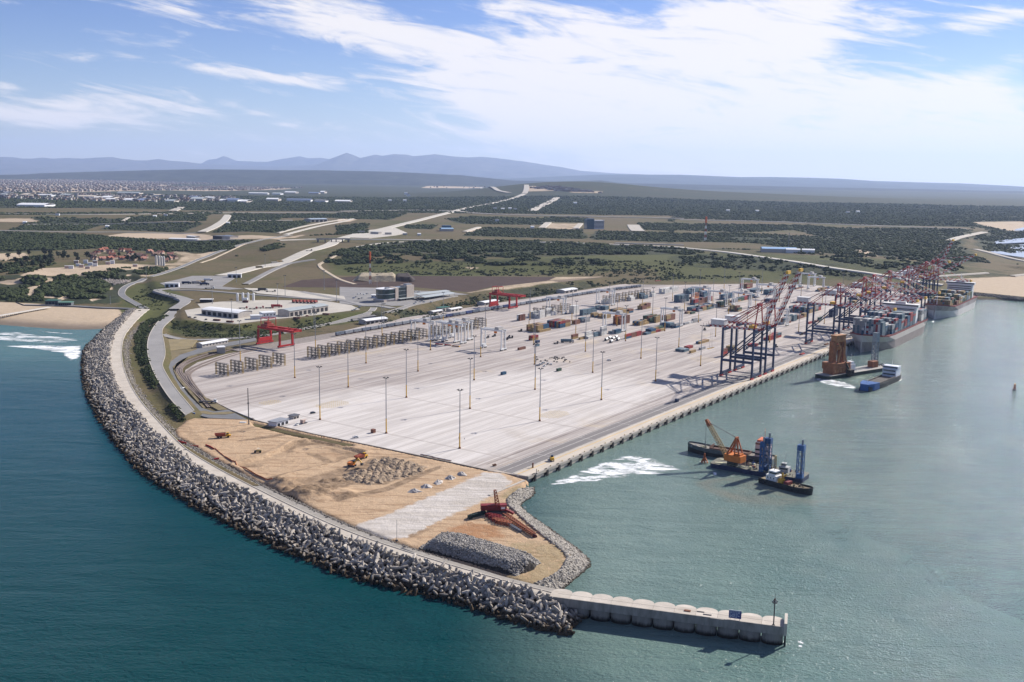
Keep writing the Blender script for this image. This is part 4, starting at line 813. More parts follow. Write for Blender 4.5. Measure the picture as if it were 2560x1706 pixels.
for px, py, lab in ((622, 1061, 'dark bare pole at the corner of sand and pavement'), (992, 1352, 'thin bare pole at the edge of the breakwater lane')):
    g = G(px, py, 4.4); o = empty('pole', lab, 'pole', (*g, 4.3)); dk = px < 800
    mb = MB(); mb.tube((0, 0, 0), (0, 0, 27 if dk else 11), .38 if dk else .12, .3 if dk else .09, 8); mb.build('shaft', DARK if dk else GREY, o)
    mb = MB(); mb.tube((0, 0, 0), (0, 0, .5), .8, .6, 8); mb.build('base', DARK, o)
    if dk: mb = MB(); mb.box(-.8, .8, -.2, .2, 15.5, 16.1); mb.build('bracket', DARK, o)
# ---- white rubber-tyred gantries
WG = mat('gantry_white', (.70, .70, .68), .5, var=.06); TYRE = mat('tyre', (.02, .02, .02), .9)
def make_rtg(label, loc, SPAN=26.):
    t = empty('yard_gantry', label, 'gantry crane', loc, TH, 'white rubber tyred gantry cranes')
    for y in (0, SPAN):
        for x in (-3.6, 3.6): mb = MB(); mb.beam((x, y, 1.8), (x*.92, y, 20.6), 1.0, 1.1); mb.build('leg', WG, t)
        mb = MB(); mb.box(-5.4, 5.4, y-.7, y+.7, 1.2, 2.4); mb.box(-3.2, 3.2, y-.35, y+.35, 19.2, 20.2)
        sb = mb.build('sill_beam', WG, t)
        for x in (-4.6, -2.6, 2.6, 4.6):
            mb = MB(); mb.tube((x, y-.55, .85), (x, y+.55, .85), .85, n=10); mb.build('wheel', TYRE, sb)
    for x in (-3.3, 3.3): mb = MB(); mb.box(x-.55, x+.55, -1.6, SPAN+1.6, 20.4, 22.3); mb.build('girder', WG, t)
    mb = MB(); mb.box(-4, 4, 3.5, 8.5, 22.5, 25.0); mb.box(-4.6, 4.6, 2.8, 9.2, 22.3, 22.5); mb.build('trolley', [mat('trolley_grey', (.42, .40, .38), .6)], t)
    mb = MB(); mb.box(-1.2, 1.2, 9, 11.5, 17.6, 20.3); mb.build('operator_cab', ORANGE, t)
    mb = MB(); mb.box(-2.0, 2.0, SPAN-1.3, SPAN+1.3, 2.5, 5.0); mb.build('power_unit', WG, t)
    mb = MB()
    for z in (5, 8, 11, 14, 17): mb.box(2.4, 3.1, .5, 1.4, z, z+.15)
    mb.beam((2.4, .9, 2), (2.4, .9, 20), .12); mb.beam((3.1, .9, 2), (3.1, .9, 20), .12); mb.build('ladder', GREY, t); return t
rtg0 = None
for px, py, lab in [(1258, 877, 'white gantry crane standing free, nearest the empty pavement'), (1158, 860, 'white gantry crane at the near side of the parked gantry group'), (1175, 851, 'white gantry crane second in the parked gantry group'), (1142, 857, 'white gantry crane third in the parked gantry group'), (1078, 853, 'white gantry crane leftmost in the parked gantry group'),
                    (1411, 786, 'white gantry crane over the white reefer stacks near the second red crane'), (1533, 764, 'white gantry crane over the far white reefer stacks'), (1558, 830, 'white gantry crane over the brown stack among mixed containers'), (1702, 817, 'white gantry crane over the green and brown middle stack'),
                    (1815, 767, 'white gantry crane over the brown stack right of the blue block'), (1875, 770, 'white gantry crane behind the first ship crane backreach'), (1892, 732, 'white gantry crane over the tan stack at the far yard edge'), (2036, 716, 'white gantry crane tallest against the far green bank'), (2058, 726, 'white gantry crane just in front of the one against the bank'),
                    (1968, 815, 'white gantry crane beside the first raised ship crane booms'), (1772, 756, 'white gantry crane over the far dark red stack'), (1935, 748, 'white gantry crane half hidden behind the raised booms')]:
    a, b = Q(px, py)
    if rtg0 is None: rtg0 = make_rtg(lab, ab3(a, b))
    else: dup(rtg0, ab3(a, b), TH, lab)
# ---- red rail-mounted gantries
def make_rmg(label, loc):
    t = empty('rail_gantry', label, 'gantry crane', loc, TH, 'red rail mounted gantry cranes'); SP = 33.2
    for y in (0, SP):
        for x in (-9, 9): mb = MB(); mb.beam((x, y, 1.6), (x*.95, y, 17.5), 1.7, 1.9); mb.build('leg', REDP, t)
        mb = MB(); mb.box(-11.5, 11.5, y-.9, y+.9, 1.2, 3.0); bog = mb.build('sill_beam', REDP, t)
        for x in (-10, -7.5, 7.5, 10): mb = MB(); mb.box(x-1, x+1, y-.5, y+.5, .1, 1.2); mb.build('bogie', [mat('bogie_grey', (.35, .33, .32), .6)], bog)
    mb = MB(); mb.box(-8.6, 8.6, SP-1, SP+1, 3.4, 7.6); mb.build('power_house', REDP, t)
    for x in (-5.5, 5.5): mb = MB(); mb.box(x-1., x+1., -17, SP+4, 17.5, 20.0); mb.build('girder', [mat('girder_red', (.46, .03, .026), .5, var=.14)], t)
    mb = MB()
    for y in (-16.5, -8, 0, SP*.5, SP, SP+3.5): mb.box(-6, 6, y-.5, y+.5, 18., 19.4)
    mb.build('end_tie', MATS['girder_red'], t)
    mb = MB(); mb.box(-6, 6, SP-9, SP-1, 20.2, 22.4); mb.box(-3, 3, SP-8, SP-3, 22.4, 25.); mb.build('trolley', [mat('trolley_red', (.30, .06, .04), .6, var=.25)], t)
    mb = MB()
    for x in (-5.5, 5.5):
        for y in (SP-12, SP-1): mb.beam((x, y, 20), (x, y, 29), .5)
        mb.beam((x, SP-12, 29), (x, SP-1, 29), .5)
    for y in (SP-12, SP-1): mb.beam((-5.5, y, 29), (5.5, y, 29), .5)
    mb.build('top_frame', REDP, t)
    mb = MB(); mb.box(-1.5, 1.5, 6, 9, 14.4, 17.3); mb.build('operator_cab', GLASS, t); return t
rmg0 = make_rmg('red rail gantry crane standing nearer, beside the short rack row', ab3(206.5, 391.7))
dup(rmg0, ab3(628, 392), TH, 'red rail gantry crane standing farther off, over the train')
# ---- ship-to-shore cranes
def make_sts(label, a, boom):
    t = empty('ship_crane', label, 'ship crane', ab3(a, -66.8), TH, 'blue ship to shore cranes on the quay'); GA = 30.; Wd = 10.5
    RW = [mat('boom_red', (.36, .035, .03), .5, var=.2), mat('boom_white', (.66, .62, .60), .55, var=.12)]
    for y in (0, GA):
        for x in (-Wd, Wd):
            mb = MB(); mb.beam((x, y, 3), (x, y, 46 if y else 47), 1.5, 1.7); mb.build('leg', NAVY, t)
        mb = MB(); mb.box(-Wd-1.5, Wd+1.5, y-.8, y+.8, 2.0, 4.2); mb.build('sill_beam', NAVY, t)
        mb = MB(); mb.box(-Wd, Wd, y-.8, y+.8, 43.2, 45.4); mb.build('cross_beam', NAVY, t)
        for x in (-11.5, -8.2, 8.2, 11.5): mb = MB(); mb.box(x-1.4, x+1.4, y-.65, y+.65, .15, 1.9); mb.build('bogie', REDP, t)
    for x in (-Wd, Wd):
        mb = MB(); mb.box(x-.8, x+.8, 0, GA, 14.6, 16.9); mb.build('portal_beam', NAVY, t)
        mb = MB(); mb.beam((x, GA, 17), (x, 1, 44), .9, 1.0); mb.build('brace', NAVY, t)
        mb = MB(); mb.beam((x, 0, 46), (x*.35, -.5, 69), .8, .9); mb.beam((x, GA, 46), (x*.35, .8, 68), .6, .6); mb.build('apex_leg', RW[0], t)
    mb = MB(); mb.box(-4.4, 4.4, -1.2, 1.2, 68, 70.2); mb.build('apex_beam', RW[0], t)
    for x in (-3.2, 3.2):
        mb = MB(); mb.seg((x, -3, 45.6), (x, GA+19, 45.6), 22, .8, 1.6, (0, 1)); g = mb.build('girder', RW, t)
    mb = MB()
    for k in range(15):
        y = -2+k*3.5; mb.beam((-3.2, y, 46.3), (3.2, y+3.5, 46.3), .25, .25, k % 2); mb.beam((-5.0, y, 45.2), (-5.0, y+3.5, 45.2), .5, .12, 1); mb.beam((5.0, y, 45.2), (5.0, y+3.5, 45.2), .5, .12, 1)
    mb.build('walkway', [RW[0], GREY], t)
    mb = MB(); mb.box(-4.6, 4.6, GA+2, GA+15, 47.2, 51.6); mb.box(-5.0, 5.0, GA+1.5, GA+15.5, 51.6, 52.0); mb.build('machinery_house', [mat('house_white', (.62, .61, .60), .55, var=.1)], t)
    mb = MB(); mb.box(-5.6, 5.6, GA+16, GA+22, 44.4, 45.0)
    for y in (GA+16, GA+19, GA+22): mb.beam((-5.6, y, 45), (-5.6, y, 48), .2); mb.beam((5.6, y, 45), (5.6, y, 48), .2)
    mb.build('rear_platform', DARK, t)
    mb = MB(); mb.box(-3.8, 3.8, 3, 8, 46.8, 49.4); mb.build('trolley', YEL, t)
    mb = MB(); mb.box(-1.4, 1.4, 1, 3.4, 41.6, 44.4); mb.build('operator_cab', WHITE, t)
    mb = MB(); mb.beam((-Wd+1, GA-.5, 17), (-Wd+4, GA-.5, 44), .5, .15); mb.tube((Wd+1.6, GA-3, 20), (Wd+1.6, GA-1.6, 20), 1.9, n=12); mb.build('stair', GREY, t)
    e = {'up': 68, 'mid': 34, 'down': 0}[boom]; L = 58; er = math.radians(e); dr = Vector((0, -math.cos(er), math.sin(er))); up = Vector((0, math.sin(er), math.cos(er))); B0 = Vector((0, -3.4, 45.6))
    bmb = MB()
    for x in (-3., 3.):
        s = Vector((x, 0, 0)); bmb.seg(B0+s, B0+s+dr*L, 20, .62, 1.15, (0, 1)); bmb.seg(B0+s*.6+up*3., B0+s*.6+up*2.2+dr*L, 20, .3, .3, (1, 0))
        for k in range(16): bmb.beam(B0+s+dr*(k*L/16), B0+s*.6+up*2.7+dr*((k+.5)*L/16), .22, .22, k % 2); bmb.beam(B0+s+dr*((k+1)*L/16), B0+s*.6+up*2.7+dr*((k+.5)*L/16), .22, .22, k % 2)
    for k in range(13): bmb.beam(B0+Vector((-3, 0, 0))+dr*(k*L/12), B0+Vector((3, 0, 0))+dr*(k*L/12), .4, .4, k % 2)
    b = bmb.build('boom', RW, t)
    mb = MB(); tp = B0+dr*L; mb.box(tp.x-3.6, tp.x+3.6, tp.y-1, tp.y+1, tp.z-.6, tp.z+2.2); mb.build('boom_tip', YEL, b)
    mb = MB(); ap = Vector((0, -.5, 70)); bk = Vector((0, GA+10, 46.6))
    for x in (-3, 3):
        s = Vector((x, 0, 0)); q_ = Vector((0, 0, 0))
        mb.seg(ap+s, bk+s, 9, .45, .45, (1, 0)); mb.seg(ap+s, B0+s+dr*(L*.52)+up*1.5, 9, .42, .42, (0, 1)); mb.seg(ap+s, B0+s+dr*(L*.92)+up*1.2, 12, .42, .42, (1, 0))
    mb.build('stay', RW, t); return t
for a, boom, lab in [(362, 'up', 'blue ship crane with raised boom, nearest of all the ship cranes'), (395, 'up', 'blue ship crane with raised boom, just behind the nearest one'), (600, 'down', 'blue ship crane with lowered boom over the bow of the nearer ship'), (700, 'down', 'blue ship crane with lowered boom, second one over the nearer ship'),
                     (740, 'down', 'blue ship crane with lowered boom, third one over the nearer ship'), (812, 'down', 'blue ship crane with lowered boom at the stern of the nearer ship'), (905, 'mid', 'blue ship crane with half raised boom between the two ships'), (1052, 'up', 'blue ship crane with boom raised highest, beside the farther ship'), (1084, 'mid', 'blue ship crane with half raised boom, last one along the quay'), (1010, 'down', 'blue ship crane with lowered boom over the farther ship')]:
    make_sts(lab, a, boom)
# ---- reefer racks
RK = mat('rack_steel', (.085, .08, .075), .7, var=.2); RY = mat('rack_yellow', (.42, .29, .10), .65, var=.15)
def make_rack(label, loc):
    t = empty('reefer_rack', label, 'steel rack', loc, TH, 'steel reefer racks in rows'); LB = 17.
    for y, m in ((0, RY), (.9, RY), (5.5, RK), (6.2, RK), (11, RK), (11.7, RK), (16.4, RY), (17, RY)):
        mb = MB(); mb.beam((-.6, y, 0), (-.6, y, 10.8), .24); mb.beam((.6, y, 0), (.6, y, 10.8), .24); mb.build('post', m, t)
    for z in (2.4, 5.1, 7.8, 10.2):
        mb = MB(); mb.box(-.7, .7, 0, LB, z, z+.34); mb.box(-.78, -.64, 0, LB, z+.9, z+1.1); mb.box(.64, .78, 0, LB, z+.9, z+1.1); mb.build('gangway', RK, t)
    mb = MB(); mb.beam((0, 5.8, 0), (0, 11, 2.4), .8, .2); mb.beam((0, 11, 2.4), (0, 5.8, 5.1), .8, .2); mb.beam((0, 5.8, 5.1), (0, 11, 7.8), .8, .2); mb.build('stair', RK, t); return t
rack0 = None
for n, (a0, cnt, st, b, nm_) in enumerate([(66, 5, 17.0, 314.5, 'short rack row at left'), (179, 13, 13.9, 314, 'long rack row'), (372, 6, 17, 313, 'rack row beside white reefers'), (585, 4, 22, 312, 'rack row among middle reefers'), (770, 7, 20, 312, 'rack row among far reefers')]):
    for i in range(cnt):
        lab = 'steel reefer rack, %s from near end of %s' % (ORD[i], nm_)
        if rack0 is None: rack0 = make_rack(lab, ab3(a0, b))
        else: dup(rack0, ab3(a0+i*st, b), TH, lab)
# ---- shipping containers
CC = {'tan': (.33, .225, .10), 'brown': (.20, .085, .055), 'blue': (.022, .085, .16), 'steel-blue': (.10, .155, .19), 'white': (.68, .665, .62), 'red': (.30, .032, .03), 'green': (.045, .085, .055), 'orange': (.48, .15, .04), 'grey': (.30, .305, .31), 'navy': (.025, .04, .09), 'olive': (.17, .13, .055)}
CMAT = {k: mat('container_'+k.replace('-', '_'), v, .6, var=.16, scale=.5) for k, v in CC.items()}
def cont_mesh(L, m, name):
    mb = MB(); h = 2.59; w = 2.44
    for s in (-1, 1):                                           # corrugated long sides
        n = 10; y0 = s*w/2
        for k in range(n):
            x0, x1 = L*k/n, L*(k+1)/n; d = .06 if k % 2 else 0
            q = [(x0, y0-s*d, .12), (x1, y0-s*d, .12), (x1, y0-s*d, h-.1), (x0, y0-s*d, h-.1)]; mb.add(q, [(0, 1, 2, 3) if s < 0 else (3, 2, 1, 0)])
        mb.box(0, L, y0-.07, y0+.07, 0, .14); mb.box(0, L, y0-.07, y0+.07, h-.12, h)
    mb.add([(0, -w/2, h-.03), (L, -w/2, h-.03), (L, w/2, h-.03), (0, w/2, h-.03)], [(0, 1, 2, 3)])
    for x, s in ((.05, -1), (L-.05, 1)):
        mb.add([(x, -w/2, 0), (x, w/2, 0), (x, w/2, h), (x, -w/2, h)], [(0, 1, 2, 3) if s > 0 else (3, 2, 1, 0)])
        for y in (-w/2+.06, 0, w/2-.06): mb.box(x-.07, x+.07, y-.06, y+.06, 0, h-.02)
    return mb.mesh(name, m)
CMESH = {}
def cmesh(col, L):
    if (col, L) not in CMESH: CMESH[(col, L)] = cont_mesh(L, CMAT[col], 'shipping_container')
    return CMESH[(col, L)]
def pxa(x, y):
    a, b = Q(x, y); f = lambda a_, b_: proj(*AB(a_, b_), DECK)[0]
    return f(a+1, b)-f(a, b), f(a, b)-f(a, b+1)
def proj(X, Y, Z):
    v = np.array([X, Y, Z-CAMH]); d = v@AF; return 1280+FPX*(v@AR)/d, 853-FPX*(v@AU)/d
P1 = {'t': ['tan']*7+['brown']*2+['blue'], 'tb': ['tan', 'brown', 'brown', 'tan', 'red', 'blue'], 's': ['steel-blue']*6+['blue', 'grey'], 'w': ['white']*9+['grey'], 'm': ['brown', 'steel-blue', 'red', 'blue', 'tan', 'grey', 'green', 'navy'], 'o': ['olive', 'green', 'tan', 'brown'],
      'b': ['blue', 'steel-blue', 'steel-blue', 'navy', 'grey'], 'r': ['brown', 'red', 'brown', 'steel-blue', 'red'], 'g': ['grey', 'steel-blue', 'grey', 'white', 'brown'], 'ob': ['orange', 'brown', 'brown', 'orange', 'tan']}
ALLC = []
# corner x, y, leftmost x, rightmost x, tiers, palette, description
for (x, y, lx, rx, nt, pal, desc) in [
    (1349, 832, 1317, 1378, 3, 't', 'tan and blue block nearest the pavement'), (1400, 821, 1368, 1427, 3, 'tb', 'brown and tan block behind it'), (1438, 812, 1427, 1453, 2, 'tb', 'low brown stack'), (1463, 807, 1445, 1479, 2, 's', 'low steel-blue stack'),
    (1350, 797, 1320, 1365, 4, 'w', 'white reefers left group'), (1366, 792, 1358, 1394, 4, 'w', 'white reefers second group'), (1300, 803, 1289, 1318, 3, 'g', 'racked containers left of the reefers'), (1435, 785, 1421, 1449, 4, 'w', 'white reefers third group'),
    (1451, 850, 1446, 1470, 1, 't', 'low tan pair'), (1432, 849, 1430, 1447, 2, 't', 'small tan stack'), (1331, 852, 1321, 1340, 2, 'tb', 'small brown and blue stack in the open'), (1457, 790, 1447, 1489, 3, 's', 'dark steel-blue block'), (1516, 797, 1473, 1529, 2, 't', 'wide tan block'),
    (1513, 776, 1483, 1523, 2, 's', 'steel-blue row by the reefers'), (1562, 786, 1522, 1586, 2, 't', 'long tan and steel block'), (1606, 775, 1593, 1628, 3, 't', 'lone tan block in the open'), (1523, 761, 1503, 1531, 3, 'w', 'white reefers fourth group'), (1578, 753, 1565, 1590, 3, 'w', 'white reefers fifth group'),
    (1611, 748, 1590, 1622, 3, 's', 'steel-blue reefers sixth group'), (1631, 743, 1622, 1642, 3, 'w', 'white reefers seventh group'), (1662, 735, 1645, 1700, 3, 'w', 'white reefers far group'), (1705, 757, 1682, 1720, 4, 's', 'big steel-blue block'), (1551, 813, 1531, 1576, 4, 'ob', 'orange and brown tall stack'),
    (1566, 848, 1562, 1612, 2, 'tb', 'front row of brown boxes'), (1616, 838, 1600, 1664, 2, 'm', 'front row of mixed boxes'), (1600, 815, 1580, 1628, 2, 't', 'tan stack under the gantry'), (1640, 808, 1604, 1660, 3, 'o', 'olive stack under the gantry'), (1471, 848, 1462, 1485, 3, 'w', 'white pair stack in front'), (1504, 840, 1497, 1516, 4, 'w', 'tall white stack in front'),
    (1487, 843, 1484, 1497, 2, 'b', 'low blue stack in front'), (1540, 836, 1518, 1552, 2, 'b', 'low dark blue row'), (1690, 821, 1650, 1706, 2, 'b', 'blue row by the yellow mast'), (1667, 804, 1658, 1694, 3, 'o', 'olive and brown stack right of the gantry'),
    (1727, 736, 1708, 1760, 3, 's', 'far steel-blue block'), (1731, 748, 1722, 1745, 3, 'ob', 'orange and blue stack'), (1737, 763, 1722, 1786, 3, 'r', 'dark red block'), (1748, 780, 1716, 1798, 2, 'm', 'long mixed row'), (1729, 786, 1710, 1742, 1, 'o', 'low olive row'), (1760, 743, 1738, 1773, 3, 'b', 'far blue block'),
    (1810, 750, 1799, 1832, 3, 'b', 'dark blue block'), (1837, 757, 1826, 1892, 2, 'm', 'long low mixed row'), (1846, 780, 1820, 1859, 3, 'o', 'olive and tan block'), (1803, 769, 1790, 1825, 3, 'o', 'olive and brown far block'), (1868, 722, 1847, 1880, 3, 'tb', 'tan stack at the yard edge'), (1886, 733, 1864, 1905, 2, 's', 'steel-blue row at the yard edge'),
    (1928, 738, 1908, 1942, 3, 's', 'steel-blue block at the far right'), (1712, 813, 1706, 1754, 2, 'g', 'low grey row beside the yellow mast'), (1923, 757, 1908, 1934, 2, 'navy', 'dark blue stack in the open'), (1984, 804, 1956, 1993, 3, 's', 'steel-blue block behind the booms'), (1995, 799, 1985, 2019, 2, 'tb', 'brown stack behind the booms'),
    (2024, 784, 1972, 2056, 3, 'm', 'wide mixed block behind the quay'), (1961, 812, 1947, 1975, 3, 'g', 'grey stack behind the raised booms'), (2081, 794, 2070, 2096, 4, 'navy', 'tall dark stack by the ship'), (2023, 811, 2018, 2034, 1, 'r', 'low dark red row'), (2040, 807, 2034, 2052, 2, 'o', 'olive stack by the ship cranes'),
    (1807, 893, 1801, 1813, 3, 'r', 'narrow brown stack beside the nearest ship crane'), (1990, 724, 1972, 2012, 2, 'g', 'pale row at the far yard edge'), (2050, 730, 2036, 2075, 2, 'm', 'mixed row at the far yard edge'), (1721, 873, 1703, 1735, 1, 'r', 'low brown group near the ship crane'), (1711, 881, 1690, 1724, 1, 's', 'low grey-blue group near the ship crane'),
    (1728, 884, 1723, 1737, 1, 't', 'tan box in front of the low group'), (1752, 876, 1746, 1765, 1, 'g', 'grey box near the ship crane'), (1750, 861, 1740, 1768, 1, 't', 'tan boxes near the ship crane'), (1838, 880, 1815, 1850, 2, 'o', 'olive stack behind the crane legs'), (1885, 868, 1868, 1900, 1, 'r', 'red boxes behind the crane legs'), (1925, 852, 1905, 1950, 2, 'r', 'long brown row behind the crane legs'),
    (2110, 772, 2090, 2150, 2, 'm', 'mixed row behind the second pair of cranes'), (2160, 752, 2120, 2200, 2, 'm', 'far mixed row behind the cranes'), (2190, 735, 2150, 2240, 2, 'r', 'last brown row behind the cranes')]:
    a0, b0 = Q(x, y); fa, fb = pxa(x, y); na = max(1, round((rx-x)/fa/12.6)); nb = max(1, round((x-lx)/fb/2.75)); p = P1.get(pal, [pal])
    for i in range(na):
        for j in range(nb):
            n = nt if rng.uniform() < .72 else max(1, nt-rng.integers(1, 3)); two = rng.uniform() < .22; c = p[rng.integers(len(p))]
            if nt == 1 and rng.uniform() < .25: continue
            for k in range(n):
                if rng.uniform() < .55: c = p[rng.integers(len(p))]
                row = 'front row' if j == 0 else '%s row' % ORD[j]; bay = 'near bay' if i == 0 else '%s bay' % ORD[i]; tr = ('top tier' if k == n-1 and n > 1 else '%s tier' % ['ground', 'second', 'third', 'fourth'][k])
                if n == 1: tr = 'ground tier'
                for h_ in range(2 if two else 1):
                    lab = '%s container, %s, %s, %s of %s' % (c, tr, row, bay+(' front' if two and h_ == 0 else ' rear' if two else ''), desc); lab = lab if len(lab.split()) <= 16 else lab.replace(' the ', ' ').replace(' of ', ', ')
                    ALLC.append((a0+i*12.6+h_*6.3, b0+1.25+j*2.75, DECK+.02+k*2.62, c, 6.1 if two else 12.2, lab))
for px, py, col, L, lab in [(1296, 876, 'brown', 12.2, 'dark red shipping container lying alone on the open pavement'), (1340, 858, 'navy', 6.1, 'small dark blue container in the open beside the brown stack'), (1339, 867, 'steel-blue', 6.1, 'small steel-blue container in the open, nearer than the dark blue one'), (1254, 938, 'blue', 6.1, 'small blue container standing alone on the pale pavement'), (930, 1083, 'brown', 2.6, 'small red-brown box standing alone on the front pavement'),
                            (1393, 929, 'green', 6.1, 'dark green skip on the pavement beside the parked trucks'), (1690, 1006, 'navy', 3.0, 'small dark box near the quay edge')]:
    a, b = Q(px, py); ALLC.append((a, b, DECK+.02, col, L, lab))
ALLC.sort(key=lambda c: np.hypot(*AB(c[0], c[1])))
seen = {}
restm = {}
for n, (a, b, z, c, L, lab) in enumerate(ALLC):
    if n < 300:
        o = objm('shipping_container', cmesh(c, L), None, ab3(a, b, z), TH); seen[lab] = seen.get(lab, 0)+1
        tag(o, lab if seen[lab] == 1 else lab+' again', 'container', 'shipping containers stacked in the yard')
    else: restm.setdefault(c, []).append((a, b, z, L))
mb = MB(); mlist = [CMAT[k] for k in CC]
for ki, c in enumerate(CC):
    for a, b, z, L in restm.get(c, []):
        mb.box(a, a+L, b-1.2, b+1.2, z, z+2.58, ki)
        for q_ in (.02, L-.06): mb.box(a+q_-.08, a+q_+.1, b-1.25, b+1.25, z+.1, z+2.62, ki)
tag(mb.build('shipping_containers', mlist, None, QLOC, TH), 'farther stacks of mixed shipping containers filling the back of the yard', 'container', 'shipping containers stacked in the yard', 'stuff')
# ---- railway and its train
def rail_b(a): return 405. if a < 820 else 405-(a-820)**2/2300.
WAG = [mat('wagon_body', (.16, .19, .235), .6, var=.18), mat('wagon_blue', (.045, .075, .20), .6, var=.18), mat('wagon_pale', (.29, .31, .335), .6, var=.12)]; WD = mat('wagon_dark', (.10, .05, .045), .8)
def make_wagon(m, label, loc, rz):
    t = empty('rail_wagon', label, 'rail wagon', loc, rz, 'wagons of the container train')
    mb = MB(); mb.box(-6.3, 6.3, -1.25, 1.25, 1.0, 1.35); mb.build('chassis', WD, t)
    mb = MB(); mb.box(-6.1, 6.1, -1.3, 1.3, 1.35, 4.2)
    for x in np.linspace(-5.9, 5.9, 11): mb.box(x-.12, x+.12, -1.36, 1.36, 1.4, 4.1)
    mb.box(-6.15, 6.15, -1.36, -1.2, 4.05, 4.3); mb.box(-6.15, 6.15, 1.2, 1.36, 4.05, 4.3); mb.build('body', m, t)
    for x in (-4.4, 4.4): mb = MB(); mb.box(x-1.4, x+1.4, -1.0, 1.0, .2, 1.0); mb.build('bogie', WD, t)
    return t
wg = [None]*3; n = 0; a = 300.
while a < 1010 and n < 50:
    k = 0 if n % 3 == 0 else (1 if n in (14, 17, 23, 31, 36) else 2); b = rail_b(a); sl = math.atan2(rail_b(a+1)-rail_b(a-1), 2); lab = ('%s railway wagon, %s from the near end of the train' % (('blue-grey', 'dark blue', 'pale grey')[k], ORD[min(n, 49)]))
    if wg[k] is None: wg[k] = make_wagon(WAG[k], lab, ab3(a, b, DECK+.15), TH+sl)
    else: dup(wg[k], ab3(a, b, DECK+.15), TH+sl, lab)
    a += 14.3; n += 1
def rib_ab(name, fn, a0, a1, w, z, m, st=12, kind='structure'):
    aa = np.arange(a0, a1+.1, st); mb = MB()
    for i in range(len(aa)-1): mb.add([(aa[i], fn(aa[i])-w, z), (aa[i+1], fn(aa[i+1])-w, z), (aa[i+1], fn(aa[i+1])+w, z), (aa[i], fn(aa[i])+w, z)], [(0, 1, 2, 3)])
    tag(mb.build(name, m, None, QLOC, TH), kind=kind)
rib_ab('railway_ballast', lambda a: rail_b(a)+7, 160, 1090, 14, DECK+.03, mat('ballast', (.30, .265, .235), .95, var=.15, scale=.3))
for off in (0, 5, 11, 16):
    for g_ in (-.72, .72): rib_ab('rail', lambda a: rail_b(a)+off+g_, 160, 1090, .12, DECK+.10, MATS['rail_steel'])
# curved track ends at the left corner of the yard
for k, pts in enumerate(([(2334, 395), (2000, 460), (1720, 545), (1610, 620), (1640, 690), (1760, 820), (1930, 975)], [(2334, 407), (2010, 475), (1740, 560), (1635, 625), (1660, 690), (1780, 820), (1945, 972)], [(2334, 440), (2060, 505), (1820, 590), (1705, 650), (1690, 700), (1770, 810), (1915, 978)], [(2334, 452), (2080, 518), (1840, 605), (1735, 660), (1715, 700), (1790, 810), (1930, 978)])):
    C_ = smooth(GP(ZC(0, 750, .2742, pts), DECK), 3); C_ = resample(C_, 60)
    mb = MB(); d = np.gradient(C_, axis=0); d = d/np.linalg.norm(d, axis=1)[:, None]; nn_ = np.c_[-d[:, 1], d[:, 0]]
    for i in range(59): mb.add([(*(C_[i]-nn_[i]*1.9), DECK+.05+k*.012), (*(C_[i+1]-nn_[i+1]*1.9), DECK+.05+k*.012), (*(C_[i+1]+nn_[i+1]*1.9), DECK+.05+k*.012), (*(C_[i]+nn_[i]*1.9), DECK+.05+k*.012)], [(0, 1, 2, 3)], 0)
    for s in (-.75, .75):
        for i in range(59): mb.beam((*(C_[i]+nn_[i]*s), DECK+.14), (*(C_[i+1]+nn_[i+1]*s), DECK+.14), .34, .16, 1)
    tag(mb.build('railway_track', [mat('track_bed', (.25, .20, .165), .95, var=.2, scale=.4, coords='World'), mat('rail_dark', (.075, .055, .05), .6)]), kind='structure')
# ================================================================ SHIPS
def hull(st, mats, parent, name='hull', stripe=.62):
    """st: stations (x, half width at water, half width at deck, deck height), stern to bow; materials lower, upper, deck"""
    mb = MB(); R = []
    for x, bw, bd, zd in st:
        zs_ = zd*stripe; bm = bw+(bd-bw)*(stripe**1.5); R.append([(x, -bw, -1.2), (x, -bm, zs_), (x, -bd, zd), (x, bd, zd), (x, bm, zs_), (x, bw, -1.2)])
    for i in range(len(R)-1):
        A, B = R[i], R[i+1]
        for k, m in ((0, 0), (1, 1), (2, 2), (3, 1), (4, 0)): mb.add([A[k], B[k], B[k+1], A[k+1]], [(3, 2, 1, 0)], m)
    mb.add(R[0], [(0, 1, 2, 3, 4, 5)], 1); mb.add(R[-1], [(5, 4, 3, 2, 1, 0)], 1)
    return mb.build(name, mats, parent)
def bulwark(st, h, m, parent, a=0, b=None, w=.35):
    mb = MB(); P_ = st[a:b]
    for s in (-1, 1):
        for i in range(len(P_)-1):
            p, q = P_[i], P_[i+1]; mb.beam((p[0], s*(p[2]-.2), p[3]+h/2), (q[0], s*(q[2]-.2), q[3]+h/2), w, h)
    return mb.build('bulwark', m, parent)
